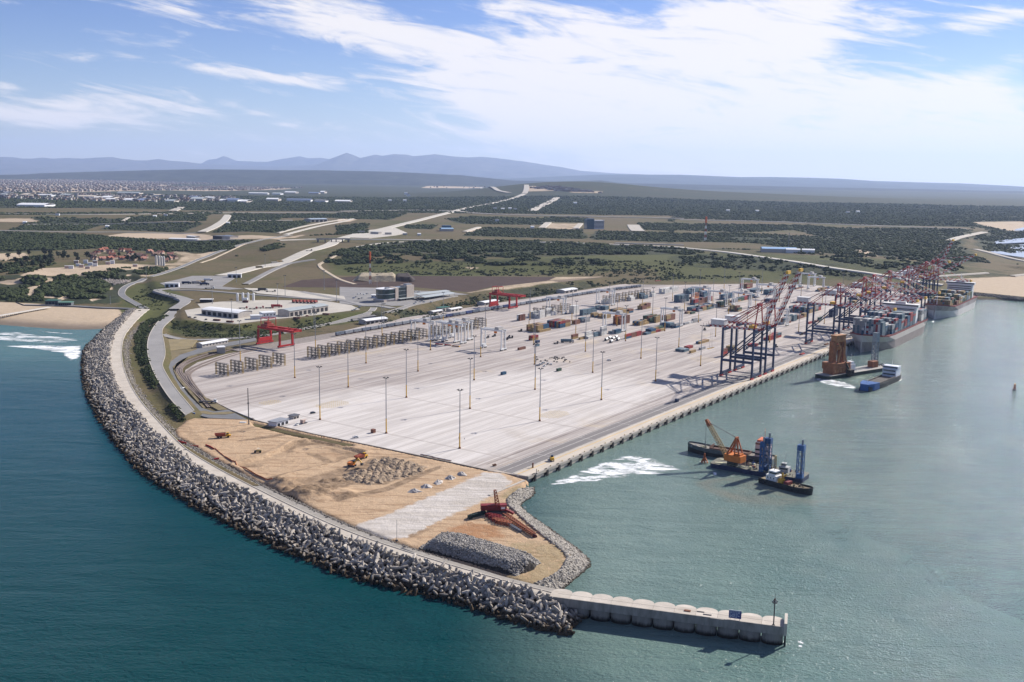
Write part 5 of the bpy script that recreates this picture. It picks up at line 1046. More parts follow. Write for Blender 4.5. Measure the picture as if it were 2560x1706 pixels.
def make_ship(label, a, b, L, B, cols, pal, bridge_x, flip):
    rz = TH+(math.pi if flip else 0); t = empty('container_ship', label, 'container ship', (*AB(a, b), 0), rz)
    lo, up, dk = cols; st = [(-L/2, B*.30, B*.47, 15), (-L/2+8, B*.42, B*.5, 15), (-L/2+30, B*.5, B*.5, 15), (L/2-55, B*.5, B*.5, 15), (L/2-30, B*.36, B*.485, 15.4), (L/2-14, B*.17, B*.42, 17), (L/2-4, B*.05, B*.25, 18.5), (L/2+3, .3, 1.2, 19)]
    h = hull(st, [lo, up, dk], t)
    bulwark(st, 1.6, mat('bulwark_red', (.20, .035, .03), .6), t)
    mb = MB(); bx = bridge_x; mb.box(bx-6, bx+6, -B*.44, B*.44, 15, 36); mb.box(bx-4.5, bx+5, -B*.5, B*.5, 36, 39.4); mb.box(bx-3, bx+3, -6, 6, 39.4, 42); sup = mb.build('superstructure', WHITE, t)
    for z in range(18, 36, 3):
        mb = MB(); mb.box(bx-6.06, bx+6.06, -B*.40, B*.40, z, z+1.0); mb.build('window_row', GLASS, sup)
    mb = MB(); mb.box(bx-4.6, bx+5.1, -B*.49, B*.49, 37.2, 38.5); mb.build('bridge_window', GLASS, sup)
    mb = MB(); mb.box(bx-17, bx-9, -5, 5, 15, 38); mb.build('funnel', mat('funnel_cream', (.55, .47, .30), .6), t)
    mb = MB(); mb.tube((bx, 0, 42), (bx, 0, 52), .5, .2, 6); mb.beam((bx, -4, 47), (bx, 4, 47), .3); mb.tube((L/2-9, 0, 17), (L/2-9, 0, 32), .6, .3, 6); mb.build('mast', WHITE, t)
    # hatch coamings
    mb = MB(); mb.box(-L/2+8, L/2-32, -B*.46, B*.46, 15, 16.6); mb.build('hatch_coaming', dk, t)
    mb = MB(); cm = [CMAT[c] for c in pal[0]]; x = -L/2+8; k = 0
    R_ = random.Random(int(a))
    while x < L/2-26:
        if bx-18 < x+12.4 and x < bx+8: x = bx+8.2; continue
        nrow = int(B*.95/2.5) if x < L/2-48 else int(B*.8/2.5); H = R_.choice(pal[1]); c = 0
        for j in range(nrow):
            hh = max(1, H-(1 if R_.random() < .18 else 0))
            for z in range(hh):
                if R_.random() < .55: c = R_.randrange(len(cm))
                y = -nrow*1.25+j*2.5; mb.box(x, x+12.2, y+.05, y+2.42, 16.7+z*2.62, 16.7+z*2.62+2.55, c)
        x += 13.6; k += 1
    o = mb.build('deck_containers', cm, None, (*AB(a, b), 0), rz); tag(o, 'containers stacked in bays on the deck of the %s ship' % ('nearer' if a < 900 else 'farther'), 'container', 'containers carried on the ships', 'stuff'); return t
make_ship('pale hulled container ship, the nearer one, alongside the quay', 708, -96, 216, 43, (mat('hull_boot', (.26, .22, .20), .6), mat('hull_pale', (.47, .43, .385), .55, var=.06, scale=.05), mat('deck_red', (.17, .04, .035), .8)), (['white', 'steel-blue', 'grey', 'steel-blue', 'red', 'grey', 'blue'], [5, 6, 6, 7, 4]), -52, True)
make_ship('white and black hulled container ship at the far end of the quay', 1050, -96, 200, 40, (mat('hull_white', (.56, .54, .51), .55, var=.06, scale=.05), mat('hull_black', (.30, .26, .25), .5, var=.3, scale=.04), MATS['deck_red']), (['tan', 'green', 'brown', 'steel-blue', 'olive', 'grey'], [3, 4, 4, 3, 5]), -62, True)
# ---- lattice helper
def lattice(mb, p, q, w0, w1, n, r=.14, mi=0, up=(0, 0, 1)):
    p, q = Vector(p), Vector(q); d = (q-p).normalized(); u = Vector(up) if abs(d.dot(Vector(up))) < .9 else Vector((1, 0, 0)); a = d.cross(u).normalized(); b = a.cross(d).normalized()
    def C(i, sa, sb): w = w0+(w1-w0)*i/n; return p.lerp(q, i/n)+a*(sa*w/2)+b*(sb*w/2)
    for sa, sb in ((-1, -1), (1, -1), (1, 1), (-1, 1)): mb.beam(C(0, sa, sb), C(n, sa, sb), r*1.6, r*1.6, mi)
    cs = [(-1, -1), (1, -1), (1, 1), (-1, 1)]
    for i in range(n):
        for k in range(4):
            c0, c1 = cs[k], cs[(k+1) % 4]; mb.beam(C(i, *c0), C(i+1, *c1), r, r, mi); mb.beam(C(i+1, *c0), C(i+1, *c1), r, r, mi)
# ---- grab dredger in front of the quay
pA, pB = G(1772, 1169, 0), G(2004, 1210, 0); dx = pB-pA; DL = np.linalg.norm(dx); rz = math.atan2(dx[1], dx[0]); DK = 3.0
dr = empty('grab_dredger', 'grab dredger pontoon with orange crane and blue lattice spud towers', 'dredger', (*pA, 0), rz); ca_, sa_ = math.cos(-rz), math.sin(-rz)
def dloc(px, py, z): g = G(px, py, z)-pA; return (g[0]*ca_-g[1]*sa_, g[0]*sa_+g[1]*ca_, z)
BD = 17.
mb = MB(); mb.prism([(1.5, 0), (DL-1, 0), (DL, 2), (DL, BD-2), (DL-1, BD), (1.5, BD), (0, BD-2.5), (0, 2.5)], -1.5, DK, 0, 1); mb.build('pontoon', [mat('pontoon_blue', (.014, .022, .06), .55, var=.2), mat('pontoon_deck', (.13, .125, .10), .85, var=.3)], dr)
mb = MB(); mb.tube((1.3, 2.4, 2.0), (1.3, 14.6, 2.0), .75, n=8); mb.beam((3, 3, 3.1), (11, 5, 3.3), 2.4, .5); mb.beam((3, 12, 3.1), (9, 13, 3.3), 2.0, .5); mb.build('deck_fitting', mat('deck_cream', (.46, .44, .30), .8, var=.15), dr)
cx, cy, _ = dloc(1831, 1163, DK); cy = max(4.5, min(cy, 10)); tipx, tipy, _ = dloc(1761, 1158, 0); ba = math.atan2(tipy-cy, tipx-cx); bl = math.hypot(tipx-cx, tipy-cy)
ub = Vector((math.cos(ba), math.sin(ba), 0)); vb = Vector((-math.sin(ba), math.cos(ba), 0)); c0 = Vector((cx, cy, 0))
mb = MB(); mb.tube((cx, cy, DK), (cx, cy, 6.0), 3.6, 3.6, 16); mb.build('crane_tub', mat('tub_dark', (.05, .05, .04), .8), dr)
def obox(mb, c, u, v, l0, l1, w0, w1, z0, z1, mi=0):
    P = [(c+u*l+v*w) for l, w in ((l0, w0), (l1, w0), (l1, w1), (l0, w1))]; mb.add([(p.x, p.y, z) for z in (z0, z1) for p in P], MB.BOXF, mi)
mb = MB(); obox(mb, c0, ub, vb, -7.6, 4.4, -3.6, 3.6, 6.1, 10.4); obox(mb, c0, ub, vb, 2.2, 5.2, -4.2, -1.8, 7, 10.8); obox(mb, c0, ub, vb, -6.5, -2.5, -2.2, 2.2, 10.4, 11.6); hs = mb.build('crane_house', ORANGE, dr)
mb = MB(); obox(mb, c0, ub, vb, 4.4, 5.25, -4.25, -1.75, 8.4, 10.4); mb.build('cab_window', GLASS, hs)
mb = MB(); gt = c0+ub*(-2.2)+Vector((0, 0, 21.5))
for s in (-2.4, 2.4):
    mb.beam(c0+ub*3.2+vb*s+Vector((0, 0, 10)), gt+vb*s*.5, .9, .9); mb.beam(c0-ub*6+vb*s+Vector((0, 0, 10)), gt+vb*s*.5, .7, .7); mb.beam(c0-ub*2.4+vb*s+Vector((0, 0, 10)), gt+vb*s*.5, .6, .6)
mb.beam(gt-vb*1.6, gt+vb*1.6, 1.1, 1.1); mb.build('gantry_frame', mat('gantry_rust', (.36, .10, .03), .7, var=.25), dr)
tip = Vector((tipx, tipy, 29.5)); root = c0+ub*4.6+Vector((0, 0, 8.4))
mb = MB(); lattice(mb, root, root.lerp(tip, .82), 2.3, 2.0, 11, .2); lattice(mb, root.lerp(tip, .82), tip, 2.0, 1.1, 3, .34, 1); bo = mb.build('boom', [mat('boom_khaki', (.30, .21, .09), .75, var=.2), MATS['gantry_rust']], dr)
mb = MB()
for s in (-.5, 0, .5): mb.beam(gt+vb*s, tip.lerp(root, .06)+vb*s, .12, .12)
for s in (-.35, .35): mb.beam(tip+vb*s, Vector((tipx, tipy, 5))+vb*s, .10, .10)
mb.build('cable', DARK, dr)
mb = MB(); mb.tube((tipx, tipy, 4.2), (tipx, tipy, 6.6), .9, .5, 8); 
for k in range(6): t = k*math.pi/3; mb.beam((tipx, tipy, 4.6), (tipx+math.cos(t)*2.3, tipy+math.sin(t)*2.3, .4), .9, .5)
mb.build('grab', MATS['gantry_rust'], dr)
for (px, py, hh, w) in ((1888, 1189, 19, 2.2), (1917, 1176, 21, 3.8), (1993, 1204, 21, 3.6)):
    x, y, _ = dloc(px, py, DK); y = max(1.8, min(y, BD-1.8)); x = min(x, DL-2)
    mb = MB(); lattice(mb, (x, y, DK-.5), (x, y, DK+hh), w, w, 5, .27); mb.box(x-w/2-.3, x+w/2+.3, y-w/2-.3, y+w/2+.3, DK+hh-3.2, DK+hh); mb.box(x-w/2-.2, x+w/2+.2, y-w/2-.2, y+w/2+.2, DK, DK+2.6); sp_ = mb.build('spud_tower', mat('spud_blue', (.025, .085, .22), .6, var=.3, scale=.8), dr)
    mb = MB(); mb.tube((x+.5, y+.4, DK-1), (x+.5, y+.4, DK+hh+3.4), .65, n=10); mb.build('spud_pole', GREY, sp_)
mb = MB()
for _ in range(26):
    x = rng.uniform(16, DL-4); y = rng.uniform(1, BD-1); s = rng.uniform(.5, 1.6); mb.box(x, x+s*1.6, y, y+s, DK, DK+s*rng.uniform(.6, 1.5), int(rng.integers(0, 4)))
mb.beam((19, 2, 3.6), (24, .5, 4.4), 1.4, .8, 2)
for _ in range(34):
    x = rng.uniform(14, DL-3); y = rng.uniform(.6, BD-.6); h_ = rng.uniform(1, 4.5); mb.beam((x, y, DK), (x+rng.uniform(-.8, .8), y+rng.uniform(-.8, .8), DK+h_), .22, .22, int(rng.integers(0, 4)))
    if rng.uniform() < .4: mb.tube((x, y, DK+.4), (x+rng.uniform(-1.6, 1.6), y+1.2, DK+.4), .5, n=8, mi=int(rng.integers(0, 4)))
for s_ in (.35, BD-.35):
    mb.beam((3, s_, DK+1.1), (DL-3, s_, DK+1.1), .08, .08, 2)
    for x in np.arange(3, DL-3, 2.6): mb.beam((x, s_, DK), (x, s_, DK+1.1), .08, .08, 2)
mb.build('deck_gear', [MATS['tub_dark'], RUSTY, MATS['deck_cream'], BLUE], dr)
mb = MB(); mb.box(DL-17, DL-11, 7, 12, DK, 6.6); mb.box(DL-16, DL-13, 8, 11, 6.6, 8.8); dh = mb.build('deck_house', mat('house_grey', (.42, .43, .42), .7), dr); mb = MB(); mb.box(DL-16.5, DL-11.5, 6.9, 7, 5, 6); mb.box(DL-16.05, DL-12.95, 7.95, 11.05, 7.4, 8.2); mb.build('window', GLASS, dh); mb = MB(); mb.tube((DL-14, 9, 8.8), (DL-14, 9, 15), .16, .1, 6); mb.beam((DL-14, 7.5, 12), (DL-14, 10.5, 12), .14); mb.build('mast', GREY, dr)
mb = MB(); mb.tube((DL-20, 9, DK), (DL-20, 9, 12.5), .9, .8, 10); mb.build('funnel', mat('funnel_tan', (.50, .40, .20), .7), dr)
# ---- workboat alongside the dredger
def boat(name, label, cat, pa, pb, B, zd, cols, n=7, blunt=False, group=None):
    """pa stern, pb bow (world)"""
    d = pb-pa; L = np.linalg.norm(d); t = empty(name, label, cat, (*pa, 0), math.atan2(d[1], d[0]), group); k = .5 if not blunt else .46
    st = [(0, B*.40, B*.45, zd), (L*.1, B*.48, B*.5, zd), (L*.55, B*.5, B*.5, zd), (L*.78, B*k*.9, B*.5, zd*1.05), (L*.9, B*(.26 if not blunt else .42), B*.42, zd*1.2), (L*.97, B*(.1 if not blunt else .38), B*.26, zd*1.32), (L, B*(.03 if not blunt else .34), B*(.1 if not blunt else .22), zd*1.36)]
    hull(st, cols, t); bulwark(st, .9, cols[1], t, w=.22); return t, L, st
HBK = mat('hull_dark', (.022, .025, .026), .6, var=.3); HGR = mat('hull_grey', (.10, .125, .13), .6, var=.2)
wb, L, _ = boat('workboat', 'black workboat with white wheelhouse lying along the dredger side', 'workboat', G(1905, 1204, 0), G(2030, 1238, 0), 9.5, 2.6, [HBK, HBK, mat('boat_deck', (.20, .16, .10), .85, var=.3)])
mb = MB(); mb.box(4.5, 12, -3, 3, 2.6, 6.4); mb.box(6, 11, -2.6, 2.6, 6.4, 9.2); mb.box(5, 12.3, -3.3, 3.3, 6.3, 6.5); wh = mb.build('wheelhouse', WHITE, wb)
mb = MB(); mb.box(6.6, 11.06, -2.66, 2.66, 7.4, 8.5); 
for x in (5.5, 7.6, 9.8): mb.box(x, x+.8, -3.05, 3.05, 4.4, 5.2)
mb.build('window', GLASS, wh)
mb = MB(); mb.tube((8.5, 0, 9.2), (8.5, 0, 15.5), .2, .1, 6); mb.beam((8.5, -2, 12), (8.5, 2, 12), .15); mb.beam((8.5, -1.4, 13.4), (8.5, 1.4, 13.4), .15); mb.build('mast', GREY, wb)
mb = MB(); mb.tube((13.4, 1.6, 2.6), (13.4, 1.6, 8.4), .7, .55, 8); mb.box(13, 16, -2.4, .4, 2.6, 5.4); mb.beam((14.5, 1, 6), (17.5, -1, 8.6), .7); mb.build('deck_crane', YEL, wb)
mb = MB(); mb.box(17, 20, -2.6, 2.4, 2.7, 4.6); mb.build('winch', mat('winch_red', (.20, .03, .03), .7, var=.2), wb)
mb = MB()
for k in range(9): mb.tube((2+k*3.2, -4.75, 1.6), (2+k*3.2, -5.05, 1.6), .62, n=8)
mb.build('tyre_fender', BLACK, wb)
mb = MB()
for _ in range(22): x = rng.uniform(20, L-3); y = rng.uniform(-3.2, 3.2); s = rng.uniform(.3, .9); mb.box(x, x+s, y, y+s, 2.7, 2.7+s*1.2, int(rng.integers(0, 2)))
mb.build('deck_gear', [MATS['tub_dark'], mat('gear_tan', (.33, .25, .14), .8)], wb)
# ---- hopper barge on the far side
pS, pBw = G(1893, 1160, 0), G(1714, 1131, 0); d_ = (pS-pBw)/np.linalg.norm(pS-pBw); nrm = np.array([-d_[1], d_[0]]); nrm = nrm if nrm[1] > 0 else -nrm
hb_, L, st = boat('hopper_barge', 'grey hopper barge with orange topped bridge behind the dredger', 'hopper barge', pS+d_*10+nrm*4.5, pBw+nrm*4.5, 11.5, 4.2, [HBK, HGR, mat('barge_deck', (.24, .22, .19), .85, var=.2)])
mb = MB(); mb.box(L*.28, L*.72, -4.4, -3.7, 4.2, 5.8); mb.box(L*.28, L*.72, 3.7, 4.4, 4.2, 5.8); mb.box(L*.28, L*.285, -4.4, 4.4, 4.2, 5.8); mb.box(L*.715, L*.72, -4.4, 4.4, 4.2, 7.0); mb.box(L*.3, L*.70, -3.6, 3.6, 4.25, 4.9); mb.build('hopper', mat('hopper_brown', (.115, .06, .045), .85, var=.3), hb_)
mb = MB(); mb.box(L*.05, L*.20, -4, 4, 4.2, 12.5); mb.box(L*.06, L*.19, -5.2, 5.2, 12.5, 15.2); br_ = mb.build('bridge', mat('bridge_pink', (.58, .47, .43), .6, var=.08), hb_)
mb = MB(); mb.box(L*.055, L*.195, -5.26, 5.26, 13.3, 14.4); 
for z in (6, 9): mb.box(L*.06, L*.20+.05, -4.05, 4.05, z, z+1.1)
mb.build('window', GLASS, br_)
mb = MB(); mb.box(L*.07, L*.18, -4.6, 4.6, 15.2, 16.3); mb.tube((L*.12, 0, 16), (L*.12, 0, 23.5), .18, .1, 6); mb.build('bridge_roof', mat('roof_orange', (.60, .16, .07), .6), br_)
mb = MB()
for _ in range(20): x = rng.uniform(L*.76, L*.93); y = rng.uniform(-3.4, 3.4); s = rng.uniform(.3, .9); mb.box(x, x+s*1.4, y, y+s, 4.4, 4.6+s, int(rng.integers(0, 2)))
mb.tube((L*.8, 0, 4.4), (L*.8, 0, 9), .25, .15, 6, 0); mb.build('deck_gear', [GREY, MATS['deck_cream']], hb_)
# ---- backhoe dredger by the nearer ship
p0_, p1_ = G(2070, 951, 0), G(2232, 925, 0); d_ = p1_-p0_; L2 = np.linalg.norm(d_); rz2 = math.atan2(d_[1], d_[0]); bd_ = empty('backhoe_dredger', 'large brown backhoe dredger with its boom folded upright on a dark pontoon', 'dredger', (*p0_, 0), rz2)
BR = mat('backhoe_brown', (.30, .115, .045), .7, var=.25, scale=.3); BR2 = mat('backhoe_light', (.46, .22, .09), .7, var=.2, scale=.3)
mb = MB(); mb.prism([(0, 3), (4, 0), (L2, 0), (L2+3, 3), (L2+3, 15), (L2, 18), (4, 18), (0, 15)], -1.5, 3.4, 0, 1); mb.build('pontoon', [mat('pontoon_green', (.020, .034, .030), .6, var=.3), mat('pontoon_grey', (.30, .29, .26), .85, var=.2)], bd_)
mb = MB(); mb.box(11, 36, 3, 15, 3.4, 13.2); mb.box(10, 16, 2.4, 15.6, 8, 14.4); mb.box(30, 38, 4, 13, 3.4, 9.5); hb2 = mb.build('machine_house', BR, bd_)
mb = MB()
for k in range(5): mb.box(13+k*4.4, 15.4+k*4.4, 2.9, 3.0, 5, 8)
mb.box(11.5, 35.5, 2.8, 2.98, 9.2, 9.6); mb.build('panel', BR2, hb2)
for x in (14, 27): mb = MB(); mb.box(x, x+5.2, 6.5, 11.5, 13.2, 34.5); mb.box(x+1.6, x+3.6, 6.35, 6.5, 15, 33); mb.build('boom_column', BR, bd_)
mb = MB(); mb.box(16.5, 31, 6, 12, 33.8, 39.8); mb.box(16, 31.5, 5.6, 12.4, 39.8, 40.4); mb.box(19, 27, 7, 11, 26, 30); mb.build('boom_head', BR2, bd_)
mb = MB(); mb.beam((18, 6, 36), (23, 4.6, 27), 1.0, 1.0); mb.beam((23, 4.6, 27), (18, 3.4, 14), 1.1, 1.1); mb.beam((29, 5, 34), (27, 3.6, 15), 1.3, 1.3); mb.beam((25, 4, 29), (31, 3.4, 14), .8, .8); mb.build('hydraulic_arm', BR2, bd_)
mb = MB(); mb.box(29, 35, -3.2, 2, 1.4, 7.2); mb.beam((32, 1, 7), (30, 4, 14), 1.6, 1.6); mb.build('bucket', mat('bucket_dark', (.045, .03, .022), .8, var=.3), bd_)
for x, hh, w in ((40, 27, 1.6), (L2-14, 37, 4.2)):
    mb = MB(); lattice(mb, (x, 12, 2), (x, 12, hh), w, w, 8, .45); mb.box(x-w/2-.3, x+w/2+.3, 11.7-w/2, 12.3+w/2, hh-9, hh); mb.build('spud_tower', mat('spud_grey', (.25, .28, .30), .6, var=.15), bd_)
mb = MB(); mb.box(L2-25, L2-16, 6, 12, 3.4, 9.6); mb.build('winch_house', BR, bd_)
mb = MB(); mb.box(42, 49, 6, 13, 3.4, 10); mb.box(43, 48, 7, 12, 10, 12.6); mb.tube((45.5, 9, 12.6), (45.5, 9, 20), .2, .1, 6); mb.build('deck_house', WHITE, bd_)
mb = MB()
for _ in range(26): x = rng.uniform(L2-11, L2); y = rng.uniform(2, 15); s = rng.uniform(.4, 1.2); mb.box(x, x+s*1.5, y, y+s, 3.4, 3.4+s, int(rng.integers(0, 2)))
mb.build('deck_gear', [GREY, MATS['tub_dark']], bd_)
# ---- split barge in front of it, blue bow towards the camera
bb, L, st = boat('split_barge', 'hopper barge with bright blue bow and white bridge beside the backhoe dredger', 'hopper barge', G(2235, 947, 0), G(2160, 979, 0), 15, 4.2, [HBK, HBK, mat('hopper_deck', (.25, .22, .19), .85, var=.2)], blunt=True)
mb = MB(); mb.box(L*.22, L*.80, -6.6, -5.7, 4.2, 5.6); mb.box(L*.22, L*.80, 5.7, 6.6, 4.2, 5.6); mb.box(L*.24, L*.78, -5.4, 5.4, 4.24, 4.6); mb.build('hopper', mat('hopper_mud', (.085, .075, .065), .9, var=.4, scale=.3), bb)
mb = MB(); bs = st[-4:]; mb.prism([(p[0]+.25, -(p[2]+.3)) for p in bs]+[(p[0]+.25, p[2]+.3) for p in bs[::-1]], .6, 6.6); mb.build('bow', BLUE, bb)
mb = MB(); mb.box(L*.03, L*.19, -6.4, 6.4, 4.2, 11.8); mb.box(L*.05, L*.16, -7, 7, 11.8, 14); b_ = mb.build('bridge', mat('bridge_white', (.60, .63, .68), .6), bb)
mb = MB(); mb.box(L*.045, L*.195, -5.6, 5.6, 9.4, 10.6); mb.box(L*.045, L*.195, -5.6, 5.6, 6, 7.2); mb.box(L*.045, L*.165, -6.6, 6.6, 12.4, 13.4); mb.build('window', GLASS, b_)
mb = MB(); mb.tube((L*.1, 0, 14), (L*.1, 0, 20), .2, .1, 6); mb.tube((L*.9, 0, 5.4), (L*.9, 0, 10), .2, .1, 6); mb.beam((L*.86, -2, 5.5), (L*.86, 2, 5.5), .8, .8); mb.build('mast', WHITE, bb)
# ---- buoy
g = G(2536, 976, 0); by = empty('buoy', 'small dark channel buoy floating far out on the right', 'buoy', (*g, 0))
mb = MB(); mb.tube((0, 0, -.6), (0, 0, 1.0), 1.7, 1.7, 12); mb.build('float', DARK, by); mb = MB(); lattice(mb, (0, 0, 1), (0, 0, 4.4), 1.6, .6, 3, .2); mb.box(-.7, .7, -.7, .7, 4.2, 5.4); mb.build('cage', RUSTY, by); mb = MB(); mb.tube((0, 0, 5.4), (0, 0, 6.4), .4, .2, 6); mb.build('lamp', YEL, by)
# ---------------------------------------------------------------- foam on the water
def foam_mat(name, thr, soft, stretch=(1, 1, 1), sc=.12):
    m = bpy.data.materials.new(name); m.use_nodes = True; N = m.node_tree.nodes; L_ = m.node_tree.links; b = N['Principled BSDF']; b.inputs['Base Color'].default_value = (.80, .82, .82, 1); b.inputs['Roughness'].default_value = .8
    ge = N.new('ShaderNodeNewGeometry'); mp = N.new('ShaderNodeMapping'); mp.inputs['Scale'].default_value = stretch; L_.new(ge.outputs['Position'], mp.inputs[0])
    n = N.new('ShaderNodeTexNoise'); n.inputs['Scale'].default_value = sc; n.inputs['Detail'].default_value = 7; n.inputs['Roughness'].default_value = .68; n.inputs['Distortion'].default_value = .8; L_.new(mp.outputs[0], n.inputs['Vector'])
    at = N.new('ShaderNodeAttribute'); at.attribute_name = 'edge'; ad = N.new('ShaderNodeMath'); ad.operation = 'MULTIPLY_ADD'; ad.inputs[1].default_value = .55; L_.new(at.outputs['Fac'], ad.inputs[0]); L_.new(n.outputs['Fac'], ad.inputs[2])
    mr = N.new('ShaderNodeMapRange'); mr.interpolation_type = 'SMOOTHSTEP'; mr.inputs['From Min'].default_value = thr; mr.inputs['From Max'].default_value = thr+soft; L_.new(ad.outputs[0], mr.inputs['Value']); L_.new(mr.outputs[0], b.inputs['Alpha']); return m
def foam(name, pts, m, z=.06, step=2.5, edge=10.):
    poly = GP(pts, 0); P = np.array(poly); gx = np.arange(P[:, 0].min(), P[:, 0].max(), step); gy = np.arange(P[:, 1].min(), P[:, 1].max(), step); X, Y = np.meshgrid(gx, gy); out = pdist(X, Y, poly)
    inn = np.full(X.shape, 1e9)
    for i in range(len(P)):
        a, b = P[i], P[(i+1) % len(P)]; ab = b-a; t = np.clip(((X-a[0])*ab[0]+(Y-a[1])*ab[1])/(ab@ab+1e-9), 0, 1); inn = np.minimum(inn, np.hypot(X-a[0]-t*ab[0], Y-a[1]-t*ab[1]))
    e = np.where(out > 0, 0, np.clip(inn/edge, 0, 1)); I = np.arange(X.size).reshape(X.shape); F = np.stack([I[:-1, :-1], I[:-1, 1:], I[1:, 1:], I[1:, :-1]], -1).reshape(-1, 4); F = F[(e.ravel()[F] > 0).any(1)]
    me = np_mesh(name, np.c_[X.ravel(), Y.ravel(), np.full(X.size, z)], F, m); a_ = me.attributes.new('edge', 'FLOAT', 'POINT'); a_.data.foreach_set('value', e.ravel().astype(np.float32)); tag(objm(name, me), kind='stuff')
fs_ = foam_mat('surf_foam', .98, .2, (.3, 1.4, 1), .10); fw = foam_mat('wash_foam', .93, .24, (.55, 1.25, 1), .13); ff = foam_mat('thick_foam', .80, .3, (1, 1, 1), .12)
foam('surf', ZC(0, 750, .2742, [(-300, 255), (0, 290), (150, 280), (420, 315), (760, 345), (800, 375), (600, 400), (300, 400), (0, 385), (-300, 370)]), fs_, .06)
foam('surf', ZC(0, 750, .2742, [(-250, 400), (10, 415), (300, 410), (700, 415), (790, 400), (775, 520), (700, 560), (600, 565), (520, 490), (250, 450), (0, 430), (-250, 420)]), foam_mat('breaker_foam', .86, .25, (.4, 1.2, 1), .1), .07, edge=7)
foam('surf', ZC(0, 750, .2742, [(110, 210), (170, 215), (300, 255), (420, 285), (700, 305), (690, 318), (420, 305), (280, 270), (120, 235)]), foam_mat('swash_foam', .85, .3, (.4, 1.2, 1), .1), .08, edge=4)
foam('wash', [(1290, 1264), (1316, 1232), (1340, 1206), (1400, 1182), (1470, 1155), (1560, 1128), (1640, 1140), (1715, 1160), (1740, 1180), (1640, 1196), (1560, 1206), (1470, 1216), (1400, 1226), (1358, 1248), (1338, 1280), (1325, 1304)], fw, .06, edge=11)
foam('wash', [(1292, 1261), (1330, 1222), (1345, 1228), (1325, 1250), (1318, 1290), (1308, 1275)], ff, .065, 1.2, 4)
foam('wash', [(1338, 1280), (1440, 1240), (1560, 1210), (1600, 1215), (1560, 1228), (1440, 1255)], foam_mat('thin_foam', 1.03, .16, (1, 1, 1), .2), .06, edge=8)
foam('wash', [(2022, 945), (2060, 944), (2120, 955), (2150, 968), (2146, 976), (2100, 970), (2050, 960)], foam_mat('white_foam', .84, .4, (.6, 1.2, 1), .12), .065, 1.2, 5)
foam('wash', [(1770, 1176), (1800, 1180), (1800, 1190), (1780, 1192)], ff, .065, .8, 3); foam('wash', [(1735, 1150), (1785, 1150), (1780, 1164), (1740, 1164)], fw, .065, .8, 4)
foam('wash', [(2030, 1224), (2075, 1226), (2092, 1240), (2070, 1254), (2050, 1248), (2072, 1240), (2062, 1233)], foam_mat('prop_foam', .98, .2, (1, 1, 1), .3), .06, .8, 3)
foam('wash', [(213, 960), (235, 1010), (262, 1060), (300, 1108), (325, 1145), (312, 1150), (285, 1118), (245, 1068), (215, 1015), (205, 965)], foam_mat('rock_foam', .98, .2, (1, 1, 1), .25), .06, 1.2, 4)
foam('wash', [(1960, 1590), (2010, 1580), (2040, 1610), (2020, 1640), (1970, 1630)], foam_mat('pier_foam', 1.04, .15, (1, 1, 1), .5), .06, .8, 5); foam('wash', [(1800, 1622), (1850, 1618), (1840, 1660), (1800, 1690), (1780, 1660)], MATS.get('x') or foam_mat('pier_foam_b', 1.06, .15, (1, 1, 1), .5), .06, .8, 6)
# ================================================================ ROADS AND PAVED AREAS
ROADCELL = set()
def ribbon(name, pts, w, m, off=.35, w1=None, k=3, step=9., kerb=None):
    C_ = smooth(np.array(TP(pts)), k); s = np.r_[0, np.cumsum(np.hypot(*np.diff(C_, axis=0).T))]; n = max(4, int(s[-1]/step)+2)
    C_ = resample(C_, min(n, 700)); n = len(C_); d = np.gradient(C_, axis=0); d = d/np.linalg.norm(d, axis=1)[:, None]; nn_ = np.c_[-d[:, 1], d[:, 0]]; ww = np.linspace(w, w1 or w, n)[:, None]/2
    for p_, q_ in zip(C_[:-1], C_[1:]):
        for t_ in np.linspace(0, 1, max(2, int(np.hypot(*(q_-p_))/7))):
            for o_ in np.linspace(-w/2-4, w/2+4, max(3, int(w/6)+2)): v_ = p_*(1-t_)+q_*t_+nn_[0]*0+np.array([-(q_-p_)[1], (q_-p_)[0]])/(np.hypot(*(q_-p_))+1e-6)*o_; ROADCELL.add((int(v_[0]//8), int(v_[1]//8)))
    Lf, Rt = C_+nn_*ww, C_-nn_*ww; z = np.maximum(np.maximum(ground(C_[:, 0], C_[:, 1]), ground(Lf[:, 0], Lf[:, 1])), ground(Rt[:, 0], Rt[:, 1]))
    z = np.convolve(np.r_[z[0], z[0], z, z[-1], z[-1]], np.ones(5)/5, 'valid')+off+C_[:, 1]*1.2e-4
    V = np.vstack([np.c_[Lf, z], np.c_[Rt, z], np.c_[Lf+nn_*1.5, z-2.2], np.c_[Rt-nn_*1.5, z-2.2]]); F = []
    for i in range(n-1): F += [(n+i, n+i+1, i+1, i), (i, i+1, 2*n+i+1, 2*n+i), (3*n+i, 3*n+i+1, n+i+1, n+i)]
    o = tag(objm(name, np_mesh(name, V, F, m)), kind='structure')
    if kerb:
        mb = MB()
        for E_ in (Lf, Rt):
            for i in range(n-1): mb.beam((*E_[i], z[i]+.05), (*E_[i+1], z[i+1]+.05), .55, .3)
        tag(mb.build('road_kerb', kerb), kind='structure')
    return o
def pad(name, pts, m, z=None, th=2., off=.18):
    poly = TP(pts); h = ground(np.array([p[0] for p in poly]), np.array([p[1] for p in poly])); zz = z if z is not None else float(np.median(h))+off
    mb = MB(); mb.prism(poly, zz-th, zz); return tag(mb.build(name, m), kind='structure')
